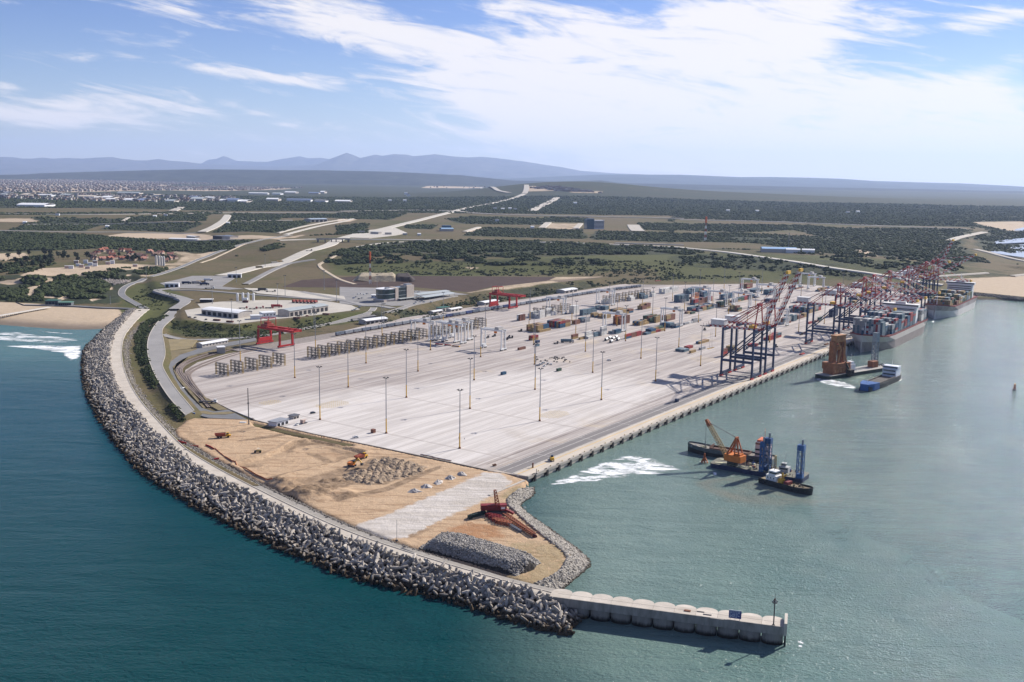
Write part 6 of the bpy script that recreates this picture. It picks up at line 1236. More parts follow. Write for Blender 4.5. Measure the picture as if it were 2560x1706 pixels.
ASPL = mat('asphalt_light', (.245, .235, .225), .9, var=.10, scale=.04, coords='World'); CPALE = mat('pale_pavement', (.46, .425, .365), .9, var=.08, scale=.05, coords='World'); DIRT = mat('dirt_road', (.42, .345, .25), .95, var=.15, scale=.03, coords='World')
z6 = lambda p: ZC(400, 700, .2125, p); z5 = lambda p: ZC(600, 700, .2742, p); zc = lambda p: ZC(900, 560, .17, p)
ribbon('coast_road', z1([(1000, 1160), (960, 1140), (905, 1108), (850, 1082), (828, 1056), (838, 1020), (880, 995), (960, 968), (1060, 934), (1250, 868), (1400, 800), (1600, 730), (1800, 684), (1990, 652)]), 9.5, ASPH, kerb=KERB)
ribbon('access_road', z1([(1950, 650), (2060, 620), (2200, 585), (2353, 560)])+z2([(85, 540)]), 14, CPALE, .6)
ribbon('shoulder_track', zm([(300, 480), (640, 345), (860, 240), (1050, 190)]), 4.5, DIRT, .3)
# bank road: one asphalt sheet between its two kerb lines
e1, e2 = resample(smooth(GP(RB_L, 7)), 70), resample(smooth(GP(RB_R, 7)), 70)
tag(strip('bank_road', e1, e2, 7.15, ASPL, 1.0), kind='structure'); mb = MB()
for E_ in (e1, e2):
    for i in range(69): mb.beam((*E_[i], 7.2), (*E_[i+1], 7.2), .6, .35)
tag(mb.build('road_kerb', KERB), kind='structure')
ribbon('platform_road', z1([(1300, 1100), (1240, 1078), (1130, 1055), (1065, 1040), (1090, 1025), (1250, 1012)]), 12, ASPL, .45)
ribbon('platform_road', z1([(1225, 1082), (1262, 1092), (1270, 1110), (1230, 1140), (1190, 1170)]), 14, ASPL, .5)
# turning loop beside the curved track
pts = ZC(0, 750, .2742, [(2334, 345), (2000, 400), (1760, 445), (1580, 525), (1500, 620), (1500, 655), (1590, 800), (1765, 1012), (1790, 1045), (1900, 1075), (2255, 1092), (2080, 1000), (1950, 1018), (1840, 985), (1720, 870), (1610, 720), (1575, 640), (1610, 570), (1720, 510), (2000, 435), (2334, 372)])
mb = MB(); mb.prism(GP(pts, 4.1), 2.5, 4.12); tag(mb.build('turning_loop_road', ASPH), kind='structure')
for nm_, pt, m_, zz_ in (('verge', [(1590, 640), (1575, 610), (1640, 555), (1800, 500), (2334, 405), (2334, 385), (2000, 442), (1720, 516), (1612, 575), (1580, 640), (1625, 730), (1850, 985), (1870, 978), (1650, 720)], mat('verge_grass', (.20, .16, .085), .95, var=.2, scale=.1, coords='World'), 4.22),
                    ('verge', [(1770, 1020), (1900, 1045), (2060, 1045), (2150, 1030), (2100, 1018), (1950, 1028), (1860, 1010)], MATS.get('verge_grass'), 4.24), ('verge', [(1840, 870), (2080, 1000), (1990, 1005), (1925, 970)], MATS.get('verge_grass'), 4.26),
                    ('verge', [(1500, 470), (1800, 440), (1790, 452), (1640, 500), (1530, 580), (1480, 630), (1462, 585), (1510, 510)], MATS.get('verge_grass'), 4.28), ('verge', [(1460, 320), (1560, 350), (1800, 365), (1740, 440), (1510, 470), (1495, 400)], MATS.get('verge_grass'), 4.3)):
    mb = MB(); mb.prism(GP(ZC(0, 750, .2742, pt), zz_), 3.0, zz_); tag(mb.build(nm_, MATS['verge_grass']), kind='structure')
mb = MB()
for px_, py_ in ((1605, 808), (1625, 806), (1645, 803), (1665, 800)):
    g = G(px_*.2742, 750+py_*.2742, 4.2); mb.box(g[0]-1.6, g[0]+1.6, g[1]-2.2, g[1]+2.2, 4.13, 4.15)
tag(mb.build('road_marking', WHITE), kind='structure')
ribbon('ramp_road', z6([(30, 640), (120, 695), (440, 720), (1250, 668)])+z5([(700, 425), (940, 380), (1130, 335), (1200, 290)])+[(935, 770)], 8, ASPL, .4, kerb=KERB)
ribbon('office_road', zc([(-150, 1420), (0, 1400), (400, 1320), (720, 1205), (1000, 1150), (1250, 1090), (1400, 1060)]), 9, ASPL, .5, kerb=KERB)
ribbon('office_road', z5([(1400, 262), (1250, 235), (1130, 240), (1080, 220), (960, 190), (560, 110)]), 11, ASPL, .5)
pad('office_apron', zc([(-300, 1170), (60, 1215), (330, 1190), (470, 1210), (700, 1205), (980, 1150), (1400, 1050), (1600, 1045), (1300, 1000), (780, 985), (340, 945), (0, 940), (-300, 930)]), ASPL, off=.35)
pad('lorry_lane', zm([(830, 790), (1250, 800), (1700, 850), (2060, 890), (2080, 935), (1900, 950), (1500, 900), (1000, 855)]), CPALE, off=.5)
pad('warehouse_yard', z6([(290, 360), (330, 440), (500, 490), (900, 520), (1300, 470), (1800, 420), (2353, 350), (2250, 300), (1900, 245), (1200, 240), (700, 260), (440, 285), (480, 330)]), CPALE, off=.3)
pad('gate_apron', zm([(-200, 730), (-60, 790), (500, 800), (640, 810), (840, 800), (560, 770), (720, 670), (620, 640), (200, 640), (0, 690)]), ASPL, off=.4)
ribbon('gate_road', zm([(-60, 815), (300, 815), (800, 860), (1400, 905), (2100, 950), (2353, 945)]), 9, ASPL, .6)
ribbon('motorway', zm([(560, 640), (800, 590), (1000, 530), (1300, 490), (1600, 350), (1900, 260)])+z2([(-40, 695), (60, 660), (260, 620), (400, 585), (620, 530), (780, 490), (1000, 440), (1260, 370)]), 26, CPALE, .9, 34, step=22)
ribbon('slip_road', zm([(850, 745), (960, 690), (1140, 590), (1320, 500), (1500, 470), (1700, 440)]), 10, ASPL, 1.1)
pad('toll_yard', z2([(30, 670), (130, 625), (380, 605), (460, 640), (380, 655), (200, 675)]), CPALE, off=1.2)
ribbon('link_road', z2([(-420, 690), (-200, 682), (0, 682), (400, 685), (850, 691), (1300, 700), (1750, 713), (2353, 738)])+z3([(0, 740), (300, 768), (480, 792), (800, 840), (1080, 890), (1400, 930), (1620, 972), (1800, 1000)]), 13, CPALE, 1.4, 17, step=18)
ribbon('farm_track', z2([(0, 790), (15, 765), (100, 735), (300, 705), (480, 697), (700, 690)]), 7, CPALE, .9); ribbon('dirt_track', zm([(2040, 310), (2010, 370), (1760, 490), (1750, 515), (1860, 600), (2010, 690), (2200, 745)]), 6, DIRT, .6)
ribbon('district_road', [(-60, 575), (0, 577)]+z1([(260, 628), (540, 632), (900, 632), (1380, 635)]), 10, CPALE, .9, step=18); ribbon('district_road', z1([(1380, 635), (1470, 600), (1530, 560), (1560, 515)]), 26, CPALE, 1.2, step=18)
for pts, w in (([(0, 505), (500, 515), (1300, 505), (1500, 500), (2353, 497)], 16), ([(190, 580), (660, 578), (1300, 562)], 10), ([(840, 560), (880, 533)], 10), ([(1180, 488), (1240, 462)], 34), ([(1900, 640), (2080, 590), (2353, 545)], 8), ([(1600, 556), (2000, 552)], 9), ([(640, 676), (900, 672), (1200, 690), (1650, 682)], 7)):
    ribbon('district_road', z1(pts), w, PALE, 1.5, step=30)
for pts, w in (([(1310, 488), (1400, 440), (1485, 395)], 42), ([(0, 490), (700, 480), (1000, 512), (1500, 522), (2353, 540)], 22), ([(1380, 605), (1425, 568)], 22), ([(1610, 612), (1645, 575)], 18), ([(2005, 585), (2020, 610), (2040, 628)], 42), ([(850, 632), (950, 600)], 14), ([(960, 325), (1040, 345), (1160, 365)], 40), ([(1260, 370), (1275, 345), (1275, 310)], 40), ([(1880, 708), (2000, 712), (2353, 722)], 8)):
    ribbon('district_road', z2(pts), w, PALE, 2., step=40)
for pts, w in (([(0, 548), (500, 556), (1000, 575), (1500, 596), (1960, 612)], 16), ([(1840, 692), (1950, 660), (2080, 635)], 22), ([(1560, 945), (1800, 935), (2100, 915)], 7), ([(2020, 750), (2353, 830), (2600, 890)], 14), ([(2270, 935), (2353, 925), (2600, 900)], 12)): ribbon('district_road', z3(pts), w, PALE, 1.5, step=30)
# salt ponds at the right
PW_ = NG('pond_water'); PW_.setin(PW_.b.inputs['Base Color'], (.36, .38, .40)); PW_.b.inputs['Roughness'].default_value = .25
pad('salt_pond', z3([(1960, 722), (2060, 690), (2353, 678), (2800, 670), (2800, 800), (2353, 710), (2180, 712), (2160, 735), (2200, 760)]), PW_.m, off=.8); pad('salt_pond', z3([(2185, 722), (2353, 716), (2800, 740), (2800, 880), (2353, 808), (2205, 752)]), PW_.m, off=.9); pad('salt_pond', z3([(1965, 726), (2150, 738), (2190, 765), (2353, 815), (2353, 822), (2030, 748)]), PW_.m, off=.85)
pad('salt_pond', z3([(2250, 618), (2353, 600), (2700, 590), (2700, 625), (2353, 622)]), PW_.m, off=.9)
g_ = GP(z3([(1990, 1065), (2353, 1095), (2900, 1150), (2900, 1130), (2353, 1080), (2000, 1045)]), 3); pp = []
q = scatter(g_, 2600); pp = np.c_[q, rng.uniform(1.2, 3.6, len(q))]; tag(objm('shore_rocks', blobs('shore_rocks', pp, rng.uniform(1.0, 2.2, len(q)), stone_mat('shore_stone', (.09, .085, .08), (.18, .165, .15)))), 'dark rock edge of the far shore behind the second ship', 'rocks', kind='stuff')
# ================================================================ BUILDINGS
WALLP = mat('wall_plaster', (.44, .40, .36), .8, var=.08); WALLW = mat('wall_white', (.66, .66, .68), .7, var=.06); ROOFW = mat('roof_white', (.70, .70, .69), .5, var=.05); ROOFG = mat('roof_grey_green', (.36, .39, .385), .5, var=.06); ROOFD = mat('roof_dark', (.12, .125, .14), .7, var=.12); OPEN = mat('dark_opening', (.03, .03, .035), .9)
GREENR = mat('roof_green', (.03, .11, .075), .6, var=.12)
def frame(pA_, pB_, z=None):
    A = T(*pA_); B = T(*pB_); d = (B-A)[:2]; return A, float(np.linalg.norm(d)), math.atan2(d[1], d[0])
def shed(name, label, cat, pA_, pB_, depth, h, rise, roof, wall, doors=0, side='front', winrow=False, group=None, flat=False, zup=0.):
    """pA -> pB is the front wall on the ground, the building reaches back from it"""
    A, L, rz = frame(pA_, pB_); t = empty(name, label, cat, (A[0], A[1], A[2]-.3+zup), rz, group)
    mb = MB(); mb.box(0, L, 0, depth, -1.5, h)
    if not flat and rise > 0:                                    # gable ends under the curve
        for x in (0, L-.3):
            P = [(y, h+rise*(1-(2*y/depth-1)**2)) for y in np.linspace(0, depth, 7)]; n = len(P)
            mb.add([(x, y, z) for y, z in P]+[(x+.3, y, z) for y, z in P], [tuple(range(n)), tuple(range(2*n-1, n-1, -1))]+[(i, n+i, n+i+1, i+1) for i in range(n-1)])
    w = mb.build('wall', wall, t)
    mb = MB()
    if flat: mb.box(-.5, L+.5, -.5, depth+.5, h, h+.45)
    else: mb.barrel(0, L, 0, depth, h+.02, rise)
    mb.build('roof', roof, t)
    for k in range(doors):
        mb = MB(); x = L*(k+.5)/doors; ww = L/doors*.32
        if side == 'front': mb.box(x-ww, x+ww, -.12, -.01, 0, h*.74)
        elif side == 'end': y = depth*(k+.5)/doors; ww = depth/doors*.32; mb.box(L+.01, L+.12, y-ww, y+ww, 0, h*.74)
        mb.build('door', OPEN, t)
    if winrow:
        n = max(3, int(L/4))
        for k in range(n): mb = MB(); x = L*(k+.5)/n; mb.box(x-.7, x+.7, -.08, -.01, h*.52, h*.78); mb.build('window', GLASS, t)
    return t
shed('warehouse', 'long warehouse with white curved roof on the grass platform', 'warehouse', (504, 787), (596, 797), 24, 6.8, 1.9, ROOFW, WALLP, 7)
wk = shed('workshop', 'workshop with grey curved roof and open bays', 'workshop', (724, 793), (821, 778), 20, 7.6, 1.6, ROOFG, WALLP, 9)
shed('annex', 'small white flat roofed building nearest the platform edge', 'building', (628, 800), (656, 799), 9, 5, 0, ROOFW, WALLW, 0, flat=True); shed('annex', 'taller white flat roofed building between warehouse and workshop', 'building', (657, 797), (690, 795), 14, 7, 0, ROOFW, WALLW, 0, winrow=True, flat=True)
shed('canopy', 'small white canopy behind the warehouse', 'canopy', (500, 757), (531, 757), 8, 4.4, 0, ROOFW, OPEN, 0, flat=True)
for (pA_, pB_, lab) in (((412, 719), (447, 719), 'white gatehouse with dark bays, the one nearer the coast road'), ((569, 695), (603, 695), 'white gatehouse with dark bays, the one by the queueing lorries')): shed('gatehouse', lab, 'gatehouse', pA_, pB_, 7, 6.4, 0, ROOFW, WALLW, 3, flat=True, group='gatehouses')
shed('rail_office', 'long shed with white curved roof by the turning loop', 'shed', (506, 872), (570, 861), 9, 4.4, 1.2, ROOFW, WALLP, 0, winrow=True, zup=.2); shed('hut', 'small square white roofed hut beside the track', 'hut', (545, 885), (563, 884), 9, 6.6, 0, ROOFW, WALLP, 0, flat=True)
shed('shed', 'shed with white curved roof by the near end of the train', 'shed', (915, 812), (969, 803), 14, 4.6, 1.5, ROOFW, WALLP, 5); shed('shed', 'small white roofed shed left of the green one', 'shed', (1083, 787), (1107, 783), 8, 3.8, .9, ROOFW, WALLP, 2); shed('shed', 'small green roofed shed by the train', 'shed', (1104, 780), (1124, 776), 9, 5.2, 0, GREENR, WALLP, 2, flat=True)
shed('shed', 'small white roofed shed right of the green one', 'shed', (1128, 781), (1155, 776), 8, 3.8, .9, ROOFW, WALLP, 3); shed('shed', 'white roofed shed behind the farther red rail crane', 'shed', (1212, 765), (1248, 759), 14, 4.4, 1.3, ROOFW, WALLP, 3); shed('shed', 'white roofed shed cut into the bank above the train', 'shed', (1412, 735), (1444, 730), 16, 5, 1.4, ROOFW, WALLP, 3)
shed('office_wing', 'long low white building left of the glass office tower', 'building', (928, 746), (958, 747), 9, 4.6, .5, ROOFW, WALLW, 0, winrow=True)
shed('site_office', 'site office with grey roof at the corner of pavement and sand', 'site office', (692, 1070), (722, 1061), 8, 4.0, 0, mat('roof_slate', (.24, .25, .275), .7), WALLW, 3, flat=True, winrow=True); shed('site_cabin', 'small pale cabin behind the site office', 'cabin', (734, 1051), (748, 1047), 5, 3.2, 0, ROOFD, WALLP, 2, flat=True)
A = T(754, 1063); o = empty('site_trailer', 'open pink-walled site trailer parked on the front pavement', 'trailer', (A[0], A[1], DECK), TH)
for args, nm_, m_ in (((0, 5, -1.4, 1.4, 2.9, 3.1), 'roof', mat('trailer_cream', (.55, .45, .38), .7)), ((0, 5, 1.2, 1.4, .6, 2.9), 'wall', mat('trailer_pink', (.46, .33, .28), .7)), ((0, 1.2, -1.4, 1.4, .6, 2.9), 'wall', MATS.get('trailer_pink')), ((0, 5, -1.3, 1.3, .4, .6), 'floor', DARK)):
    mb = MB(); mb.box(*args); mb.build(nm_, m_ or MATS['trailer_pink'], o)
# glass office tower
A, L, rz = frame((960, 757), (1034, 748)); t = empty('office_tower', 'office tower with rounded green glass corner and cream stone blocks', 'office building', tuple(A), rz); ST = mat('cream_stone', (.56, .47, .39), .8, var=.06)
mb = MB(); cr = L*.19; mb.prism([(cr+cr*math.cos(a_), cr+cr*math.sin(a_)) for a_ in np.linspace(math.pi*.5, math.pi*1.5, 14)]+[(L*.37, 0), (L*.37, 2*cr)], 3.4, 17.4); gb = mb.build('glass_corner', mat('office_glass', (.022, .05, .052), .15, var=.3, scale=.5, spec=.6), t)
for k in range(3):
    mb = MB(); z = 3.2+k*7.2 if k < 2 else 17.4; R = cr+.35; mb.prism([(cr+R*math.cos(a_), cr+R*math.sin(a_)) for a_ in np.linspace(math.pi*.5, math.pi*1.5, 14)]+[(L*.38, -.35), (L*.38, 2*cr+.3)], z, z+.9); mb.build('floor_band', WALLW if k != 1 else ROOFG, gb)
mb = MB(); mb.box(.6, L*.37, .6, 2*cr-.6, -1, 3.3); mb.build('base', ST, t)
for x0, x1, z in ((.37, .47, 19.2), (.755, 1.0, 20.6)): mb = MB(); mb.box(L*x0, L*x1, -.8, 13, -1, z); mb.build('stone_block', ST, t)
mb = MB(); mb.box(L*.47, L*.755, 0, 13, 3.4, 18.8); gl = mb.build('glass_front', MATS['office_glass'], t)
mb = MB()
for z in (3.4, 7.4, 13.8, 18.6): mb.box(L*.47, L*.755, -.25, 0, z, z+.45)
mb.build('floor_band', ROOFG, gl); mb = MB()
for k in range(1, 7): x = L*(.47+.285*k/7); mb.box(x-.08, x+.08, -.18, 0, 3.9, 18.6)
mb.build('mullion', GREY, gl); mb = MB(); mb.box(L*.45, L*1.5, -6, 0, 3.0, 3.5); mb.build('porch_roof', ROOFG, t)
mb = MB(); mb.box(L*.8, L*.97, 2, 9, 20.6, 22.2); mb.box(L*.15, L*.25, 4, 8, 18.3, 20); mb.tube((L*.9, 5, 22), (L*.9, 5, 26), .1, n=5); mb.build('roof_plant', GREY, t)
for pA_, pB_, dp, lab in (((1062, 752), (1138, 741), 17, 'car park canopy with grey wavy roof, the front one'), ((1046, 745), (1125, 736), 16, 'car park canopy with grey wavy roof, the one behind')):
    A, L, rz = frame(pA_, pB_); t = empty('car_canopy', lab, 'canopy', tuple(A), rz, 'wavy canopies by the office tower'); mb = MB(); mb.barrel(0, L, 0, dp, 4.2, 1.3, 8); mb.build('roof', ROOFG, t)
    for x in np.linspace(1, L-1, 7):
        for y in (1, dp-1): mb = MB(); mb.tube((x, y, 0), (x, y, 4.6), .2, n=6); mb.build('post', GREY, t)
# silos
for k, (px, py) in enumerate([(594, 754), (607.5, 753), (620.5, 753), (634, 753.5)]):
    A = T(px, py); t = empty('silo', 'white upright silo, %s from the left behind the warehouse' % ORD[k], 'silo', tuple(A), 0, 'white silos behind the warehouse'); mb = MB(); mb.tube((0, 0, 1), (0, 0, 11), 1.6, 1.6, 14); mb.build('tank', WHITE, t); mb = MB(); mb.tube((0, 0, 11), (0, 0, 11.8), 1.6, .5, 14); mb.build('cap', WHITE, t)
A = T(614, 757); t = empty('batching_plant', 'small plant with white drum and dark hopper between the silos', 'plant', tuple(A), 0); mb = MB(); mb.tube((-3, 0, 5), (3, 0, 5), 1.8, n=12); mb.build('drum', WHITE, t); mb = MB(); mb.box(-3.5, 4, -3, -.5, 0, 3); mb.build('hopper', mat('hopper_maroon', (.10, .03, .03), .7), t)
for k, (px, py) in enumerate([(391, 663), (398, 664), (404, 664.5), (410, 665)]):
    A = T(px, py); t = empty('silo', 'pale upright silo, %s from the left beside the red roofed houses' % ORD[k], 'silo', tuple(A), 0, 'pale silos beside the houses'); mb = MB(); mb.tube((0, 0, 0), (0, 0, 17), 2.2, 2.2, 12); mb.build('tank', mat('silo_pale', (.50, .48, .45), .6), t); mb = MB(); mb.tube((0, 0, 17), (0, 0, 18.5), 2.2, .6, 12); mb.build('cap', MATS['silo_pale'], t)
# lattice towers
for px, py, ptop, w, lab in ((925.5, 710, 631, 3.2, 'tall red and white lattice tower with orange drum by the dark field'), (1763, 602, 544, 5, 'distant red and white lattice tower with orange top on the plain')):
    A = T(px, py); D_ = A[1]; hh = (py-ptop)*D_/FPX*1.02; t = empty('lattice_tower', lab, 'tower', tuple(A), .4)
    for k in range(6):
        mb = MB(); lattice(mb, (0, 0, hh*k*.125), (0, 0, hh*(k+1)*.125), w*(1-.10*k), w*(1-.10*(k+1)), 3, .22*max(1, D_/1800)); mb.build('section', WHITE if k % 2 == 0 else mat('tower_red', (.30, .06, .04), .6), t)
    mb = MB(); mb.tube((0, 0, hh*.75), (0, 0, hh), w*.52, w*.52, 10); mb.build('drum', mat('tower_orange', (.66, .13, .035), .6), t)
A = T(1971, 622); o = empty('radio_mast', 'thin distant radio mast behind the blue roofed hall', 'mast', tuple(A)); mb = MB(); lattice(mb, (0, 0, 0), (0, 0, 38), 1.6, 1.0, 9, .22); mb.build('mast', GREY, o)
# bridge
A, B = T(797, 606), T(869, 606); d = (B-A)[:2]; L = float(np.linalg.norm(d)); t = empty('road_bridge', 'concrete road bridge on piers over the motorway', 'bridge', (A[0], A[1], A[2]), math.atan2(d[1], d[0])); mb = MB(); mb.box(-6, L+6, -7, 7, 6.8, 8.4); mb.box(-6, L+6, -7.2, -6.8, 8.4, 9.4); mb.box(-6, L+6, 6.8, 7.2, 8.4, 9.4); mb.build('deck', CONC, t)
for x in (.22, .44, .6, .82): mb = MB(); mb.box(L*x-1, L*x+1, -5, 5, -1, 6.8); mb.build('pier', CONC_D, t)
for x in (-4, L): mb = MB(); mb.box(x, x+4, -7, 7, -1, 6.8); mb.build('abutment', CONC_D, t)
# hotel block, blue building, far halls near the plain roads
A, L, rz = frame((1467, 573), (1510, 573)); t = empty('office_block', 'tall distant office block with blue glass left half and white floor bands', 'office building', tuple(A), rz); mb = MB(); mb.box(0, L*.42, 0, 26, -1, 31); mb.build('glass_wing', mat('blue_glass', (.03, .09, .15), .2, spec=.6), t); mb = MB(); mb.box(L*.42, L, 0, 26, -1, 28); w_ = mb.build('white_wing', WALLW, t)
for k in range(6): mb = MB(); mb.box(L*.42, L+.1, -.15, 0, 3+k*4.2, 5+k*4.2); mb.build('window_band', GLASS, w_)
mb = MB(); mb.box(L*.1, L*.45, 5, 20, 31, 34); mb.build('roof_plant', GREY, t)
A, L, rz = frame((1104, 579), (1134, 579)); t = empty('hall', 'distant hall with pale blue roof and darker blue block behind', 'hall', tuple(A), rz); mb = MB(); mb.box(0, L, 0, 30, -1, 7); mb.build('wall', WALLP, t); mb = MB(); mb.barrel(0, L, 0, 30, 7, 3); mb.build('roof', mat('roof_pale_blue', (.28, .42, .56), .5), t); mb = MB(); mb.box(L*.3, L, 30, 50, -1, 16); mb.build('rear_block', mat('block_blue', (.05, .10, .15), .6), t)
A, L, rz = frame((1905, 631), (1992, 633)); t = empty('hall', 'long hall with light blue roof beyond the terminal road', 'hall', tuple(A), rz); mb = MB(); mb.box(0, L, 0, 34, -1, 8); mb.build('wall', WALLP, t); mb = MB(); mb.barrel(0, L, 0, 34, 8, 3); mb.build('roof', mat('roof_sky_blue', (.30, .46, .66), .5), t)
for k, (pA_, pB_, lab) in enumerate((((1965, 633), (2000, 634), 'white hall beside the long light blue one'), ((2005, 634), (2036, 635), 'smaller white hall at the right of the light blue one'))): shed('hall', lab, 'hall', pA_, pB_, 26, 8, 2, ROOFW, WALLW)
shed('storage_hall', 'long white roofed storage shed beside the plain road', 'hall', (422, 603), (494, 603), 22, 6, 2, ROOFW, WALLP); shed('storage_hall', 'short white roofed shed behind the long storage shed', 'hall', (466, 596), (487, 596), 16, 6, 1.5, ROOFW, WALLP); shed('storage_hall', 'dark roofed shed right of the long storage shed', 'hall', (532, 598), (553, 598), 26, 9, 0, ROOFD, OPEN, flat=True); shed('storage_hall', 'blue-grey shed next to the dark roofed one', 'hall', (556, 598), (575, 598), 26, 8, 2, mat('roof_blue_grey', (.16, .19, .25), .6), WALLP)
shed('factory', 'factory with pale blue sloping roof beside the access road', 'factory', (777, 556), (819, 555), 40, 10, 2, mat('roof_ice_blue', (.40, .48, .56), .5), WALLP, 4); shed('toll_building', 'dark roofed building at the left of the toll yard', 'building', (896, 584), (912, 584), 16, 6, 0, ROOFD, WALLP, flat=True); shed('toll_building', 'pale canopy building in the middle of the toll yard', 'building', (926, 586), (946, 587), 14, 7, 0, ROOFG, WALLP, flat=True); shed('toll_building', 'dark roofed building at the right of the toll yard', 'building', (964, 588), (979, 588), 14, 6, 0, ROOFD, WALLP, flat=True); shed('toll_building', 'small cream building at the edge of the toll yard', 'building', (1008, 588), (1018, 588), 10, 5, 0, ROOFW, WALLP, flat=True)
# green roofed beach pavilion, beach road wall, jetty
shed('beach_pavilion', 'taller green roofed pavilion above the beach', 'pavilion', (113, 763), (145, 763), 14, 6, 0, GREENR, mat('pavilion_wall', (.10, .11, .12), .8), 4, flat=True); shed('beach_pavilion', 'longer low green roofed pavilion above the beach', 'pavilion', (146, 765), (178, 765), 12, 4.6, 0, mat('roof_sea_green', (.10, .21, .15), .6), MATS['pavilion_wall'], 6, flat=True)
jt = empty('jetty', 'wooden jetty on slanting legs over the beach', 'jetty'); A, B = G(124, 768, 5.5), G(-20, 793, 5.5); mb = MB(); mb.beam((*A, 5.5), (*B, 5.5), 5, .7); mb.build('deck', mat('jetty_wood', (.56, .53, .48), .9, var=.15), jt)
for k in np.linspace(.18, .98, 13):
    p = A*(1-k)+B*k; mb = MB(); mb.beam((p[0], p[1]-2.6, 5.3), (p[0]-1, p[1]-3.4, -1), .6); mb.beam((p[0], p[1]+2.2, 5.3), (p[0]+1, p[1]+2.8, -1), .6); mb.build('leg', CONC_D, jt)
ribbon('beach_road', zl([(300, 800), (600, 805), (900, 812), (1250, 835), (1650, 850)]), 7, ASPH, .6)
mb = MB(); P_ = [T(*p) for p in zl([(200, 770), (300, 808), (600, 815), (900, 825), (1250, 848), (1640, 862)])]
for i in range(len(P_)-1): mb.beam((P_[i][0], P_[i][1], P_[i][2]+.3), (P_[i+1][0], P_[i+1][1], P_[i+1][2]+.3), .5, 1.5)
tag(mb.build('sea_wall', mat('sea_wall_dark', (.08, .08, .085), .9)), 'dark low wall between the beach and its road', 'wall')
# red roofed houses
RT = [mat('tile_red', (.27, .095, .06), .8, var=.2), mat('tile_brown', (.20, .12, .09), .8, var=.2), mat('tile_pink', (.34, .16, .12), .8, var=.15)]; HW = mat('house_wall', (.40, .31, .25), .8, var=.12)
def gable(mb, x0, x1, y0, y1, h, r, mi=0):
    ym = (y0+y1)/2; mb.add([(x0-.4, y0-.5, h-.2), (x1+.4, y0-.5, h-.2), (x1+.4, ym, h+r), (x0-.4, ym, h+r), (x0-.4, y1+.5, h-.2), (x1+.4, y1+.5, h-.2)], [(0, 1, 2, 3), (3, 2, 5, 4), (0, 3, 4), (1, 5, 2), (0, 4, 5, 1)], mi)
HP = [(232, 641), (243, 636), (253, 630), (262, 627), (276, 634), (281, 641), (287, 648), (275, 650), (256, 651), (305, 629), (321, 630), (329, 637), (318, 646), (306, 650), (333, 652), (349, 642), (362, 646), (374, 633), (388, 640), (402, 636), (426, 640), (436, 648), (420, 650), (357, 651), (236, 650), (413, 655)]
hd = ['standing among the red roofed houses', ]
h0 = None
for k, (px, py) in enumerate(HP):
    A = T(px, py); m_ = RT[0 if k < 14 and k % 4 else (1 if k % 3 == 0 else 2)]; rz = [.3, -.5, 1.2, .8, -.2][k % 5]; w = 13+(k*7) % 7; dp = 8+(k*5) % 4
    t = empty('tiled_house', '%s tiled house, %s counted from the left in the village' % (('red', 'brown', 'pinkish')[RT.index(m_)], ORD[int(np.argsort(np.argsort([p[0]+.01*p[1] for p in HP]))[k])]), 'house', tuple(A), rz, 'red roofed houses of the village')
    mb = MB(); mb.box(-w/2, w/2, -dp/2, dp/2, -1, 4.5); mb.box(-w/4, w/5, -dp/2-5, -dp/2, -1, 4.2); mb.build('wall', HW, t); mb = MB(); gable(mb, -w/2, w/2, -dp/2, dp/2, 4.5, 3.6); mb.build('roof', m_, t)
    mb = MB(); gable(mb, -w/4-.1, w/5, -dp/2-5, -dp/2+1, 4.2, 2.6); mb.build('wing_roof', m_, t); mb = MB(); mb.box(w*.2, w*.2+.9, -.4, .5, 6, 9.2); mb.build('chimney', HW, t)
# stacked precast blocks beside the works yard
BLK = [mat('precast_pink', (.46, .34, .30), .8), WALLW]; hp = [(168, 671), (178, 672), (191, 660), (196, 666), (204, 669), (214, 659), (219, 672), (226, 664), (238, 660), (238, 666), (270, 662), (281, 660), (338, 667)]
for k, (px, py) in enumerate(hp):
    A = T(px, py); t = empty('site_cabin', 'pale boxy cabin, %s from the left in the works yard below the village' % ORD[k], 'cabin', tuple(A), .3, 'cabins in the works yard'); mb = MB(); mb.box(-4, 4, -2.5, 2.5, -.5, 4.2+(k % 3)); mb.build('wall', BLK[k % 2], t); mb = MB(); mb.box(-4.3, 4.3, -2.8, 2.8, 4.2+(k % 3), 4.6+(k % 3)); mb.build('roof', ROOFW, t)
# far industrial sheds, each its own
FI = [(z1, 45, 458, 120, 'white'), (z1, 250, 458, 110, 'white')]
far_sheds = [(115, 365, 458, 'white'), (255, 375, 388, 'white'), (20, 75, 372, 'blue'), (525, 680, 402, 'cream'), (690, 780, 404, 'white'), (720, 805, 417, 'white'), (840, 915, 421, 'white'), (935, 990, 424, 'blue'), (800, 1050, 374, 'grey'), (1050, 1110, 392, 'cream'), (1130, 1200, 428, 'grey'), (1290, 1360, 402, 'blue'), (1400, 1470, 405, 'white'), (1300, 1390, 418, 'grey'), (1500, 1540, 425, 'white'), (1545, 1630, 425, 'blue'), (1640, 1690, 432, 'white'), (1700, 1860, 372, 'white'), (1860, 1930, 375, 'grey'), (1945, 2030, 366, 'white'), (2110, 2200, 370, 'blue'), (2190, 2225, 366, 'white'), (1820, 1910, 421, 'white'), (1960, 2140, 424, 'blue'), (2150, 2230, 428, 'navy'), (2290, 2400, 430, 'white'), (140, 200, 390, 'cream'), (0, 60, 388, 'grey'), (410, 500, 386, 'grey'), (2220, 2340, 302, 'white')]
FC = {'white': ROOFW, 'blue': mat('roof_far_blue', (.16, .20, .30), .6), 'cream': mat('roof_cream', (.50, .43, .34), .7), 'grey': ROOFG, 'navy': ROOFD}
